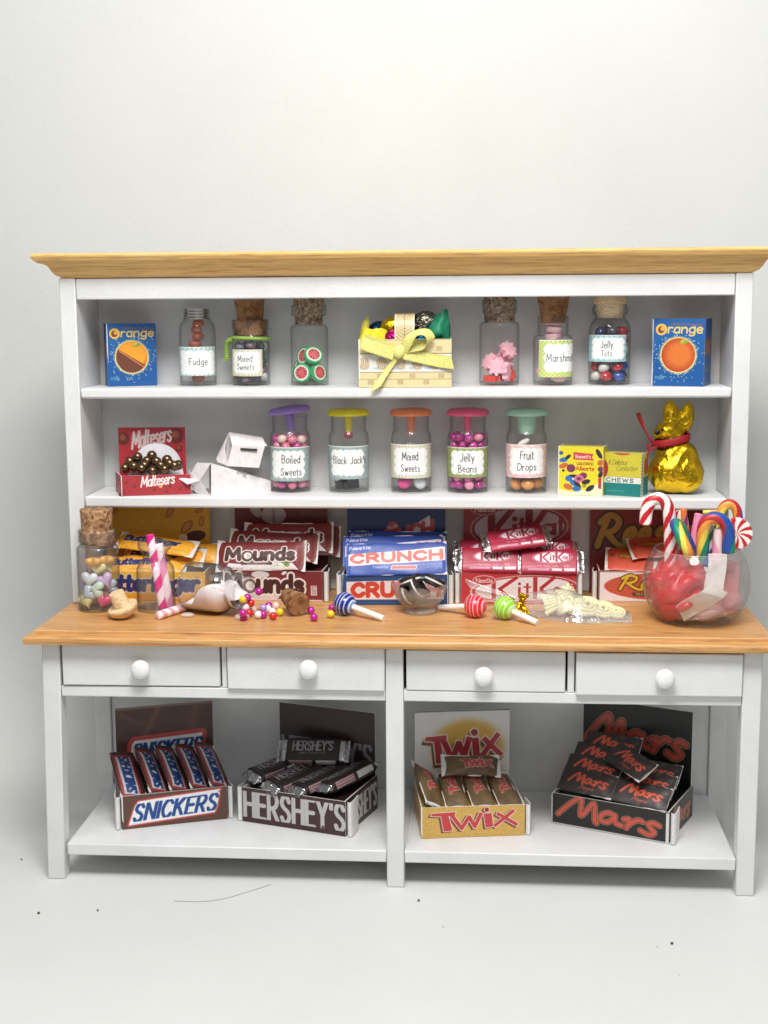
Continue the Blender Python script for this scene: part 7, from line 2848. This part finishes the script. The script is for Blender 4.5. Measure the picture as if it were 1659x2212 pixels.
# crop pixel to photograph pixel for this corner
def cp_(x, y, dy=0.0):
    return at(x * 0.2667 + 1216.6, y * 0.2667 + 1047, y=YF + dy)


cane("red and white candy cane with its hook to the left", [cp_(668, 315, -0.02), cp_(672, 235, -0.02), cp_(690, 165, -0.02), cp_(730, 122, -0.02), cp_(780, 112, -0.02), cp_(826, 140, -0.02), cp_(852, 200, -0.02), cp_(862, 290, -0.02), cp_(866, 400, -0.015), cp_(868, 520, -0.01), cp_(870, 650, 0.0)], 13.2 * kf, peppermint)
cane("red and white candy cane standing behind the hooked one, top hidden", [cp_(950, 215, 0.03), cp_(965, 300, 0.03), cp_(978, 400, 0.03), cp_(985, 560, 0.03)], 12.5 * kf, peppermint)
cane("thin orange cane behind the small rainbow hook", [cp_(975, 200, 0.018), cp_(985, 320, 0.015), cp_(1000, 440, 0.01), cp_(1010, 560, 0.01)], 7 * kf, candy_stripe((226, 120, 60), (120, 60, 110), 0.09, 1, 0.7))
cane("rainbow cane with its hook end drooping over the bowl front", [cp_(1030, 575, -0.075), cp_(1000, 520, -0.088), cp_(960, 440, -0.085), cp_(925, 360, -0.07), cp_(908, 320, -0.05), cp_(925, 318, -0.03), cp_(960, 360, -0.02), cp_(1000, 440, -0.01), cp_(1040, 540, 0.0), cp_(1060, 640, 0.0)], 11.5 * kf, rainbow(0.55, 0.2))
cane("big rainbow cane with a wide round hook at the front", [cp_(1344, 545, -0.02), cp_(1342, 450, -0.02), cp_(1335, 370, -0.022), cp_(1300, 300, -0.024), cp_(1240, 268, -0.024), cp_(1180, 280, -0.022), cp_(1142, 330, -0.02), cp_(1130, 410, -0.015), cp_(1130, 520, -0.01), cp_(1130, 640, 0.0)], 13.2 * kf, rainbow(0.1, 0.22))
cane("rainbow cane at the back with its hook showing above the others", [cp_(1418, 300, 0.05), cp_(1408, 215, 0.05), cp_(1375, 165, 0.05), cp_(1330, 158, 0.05), cp_(1290, 195, 0.05), cp_(1275, 260, 0.05), cp_(1272, 400, 0.05), cp_(1272, 560, 0.04)], 10.5 * kf, rainbow(0.75, 0.2))
cane("blue, green and white striped stick inside the big rainbow hook", [cp_(1205, 325, 0.01), cp_(1196, 430, 0.01), cp_(1188, 560, 0.01), cp_(1184, 660, 0.01)], 9 * kf, lambda s, a: [(56, 150, 90), (240, 240, 236), (48, 110, 170), (240, 240, 236), (90, 60, 130), (240, 240, 236)][int(((a / (2 * PI) - s / 0.14) % 1) * 6) % 6])
cane("plain pink stick standing between the rainbow canes", [cp_(1100, 240, 0.04), cp_(1080, 340, 0.035), cp_(1062, 450, 0.03), cp_(1050, 570, 0.02)], 9.5 * kf, lambda s, a: (232, 140, 176) if math.sin(a) > -0.3 else (244, 206, 216))
cane("blunt pink and white sugar stick in front of the striped one", [cp_(1258, 362, -0.012), cp_(1252, 430, -0.012), cp_(1246, 540, -0.012), cp_(1240, 640, -0.012)], 10.5 * kf, lambda s, a: (236, 216, 218) if math.sin(a * 1 + s * 40) > -0.2 else (226, 150, 176))
cane("short yellow and orange stick laid across at the back of the bowl", [cp_(1135, 226, 0.06), cp_(1200, 222, 0.06), cp_(1280, 222, 0.06)], 5 * kf, lambda s, a: (236, 214, 90) if (s / 0.03) % 1 < 0.5 else (240, 170, 90))


def swirl(f, a):
    q = (a / (2 * PI) * 9 + 0.6 * f) % 1.0
    return RC if q < 0.46 else WC_


sw = slice_mesh("mint_swirl", 32 * kf, 0.026, swirl, 96, 16)
q = cp_(1405, 392, 0.03)
o = item("mint_swirl", "round red and white peppermint swirl standing at the right of the fishbowl", "sweet", sw, T(*map(float, q)) @ RZ(-6) @ RX(92))

# ------------------------------------------------------------------ crumbs, a hair and small shreds on the paper
mb = MB()
hp = [at(u, v, z=0.0012) for u, v in ((376, 1946), (430, 1947.5), (480, 1942), (530, 1928), (586, 1910))]
mb.tube(smooth_path(hp, 12), 0.0007, 6)
props(mb.build("hair_strand", plain((176, 174, 170), 0.5), None, sharp=80), "thin curved hair lying on the paper before the hutch", "hair")
mb = MB()
hp = [at(u, v, y=0.93) for u, v in ((555, 524), (572, 516), (580, 505), (578, 490), (586, 482))]
for i, (u, v, s, c, lab) in enumerate(((84, 1974, 4.2, (92, 88, 50), "olive brown crumb on the paper, left of the hair"), (211, 1968, 3.2, (96, 100, 100), "grey crumb on the paper between the hair and the olive crumb"),
                                       (904, 1947, 4.0, (110, 110, 106), "pale grey shred on the paper just right of the middle leg"), (1451, 2040, 4.0, (56, 58, 56), "dark grey crumb alone at the right on the paper"),
                                       (958, 2003, 2.0, (150, 150, 146), "tiny pale speck on the paper in front of the middle leg"), (1419, 2046, 1.6, (140, 140, 136), "tiny speck left of the dark grey crumb"),
                                       (1467, 2107, 1.5, (150, 148, 146), "tiny speck below the dark grey crumb"), (46, 1858, 3.0, (120, 120, 118), "grey fleck on the paper beside the left front leg"))):
    p = at(u, v, z=0.0)
    s_ = s * sc(float(p[1])) * 0.9
    mb = MB()
    mb.ball((0, 0, 0), 1, 10, 7, sx=s_, sy=s_ * 0.8, sz=s_ * 0.75)
    mb.v = [tuple(np.array(q) * (1 + 0.4 * float(wav(np.array([q]), 1.2 / s_, i % 4)[0]))) for q in mb.v]
    zmin = min(q[2] for q in mb.v)
    item("crumb", lab, "crumb", mb.mesh("crumb", plain(c, 0.8), sharp=30), T(float(p[0]), float(p[1]), -zmin + 0.0002), "crumbs on the paper")
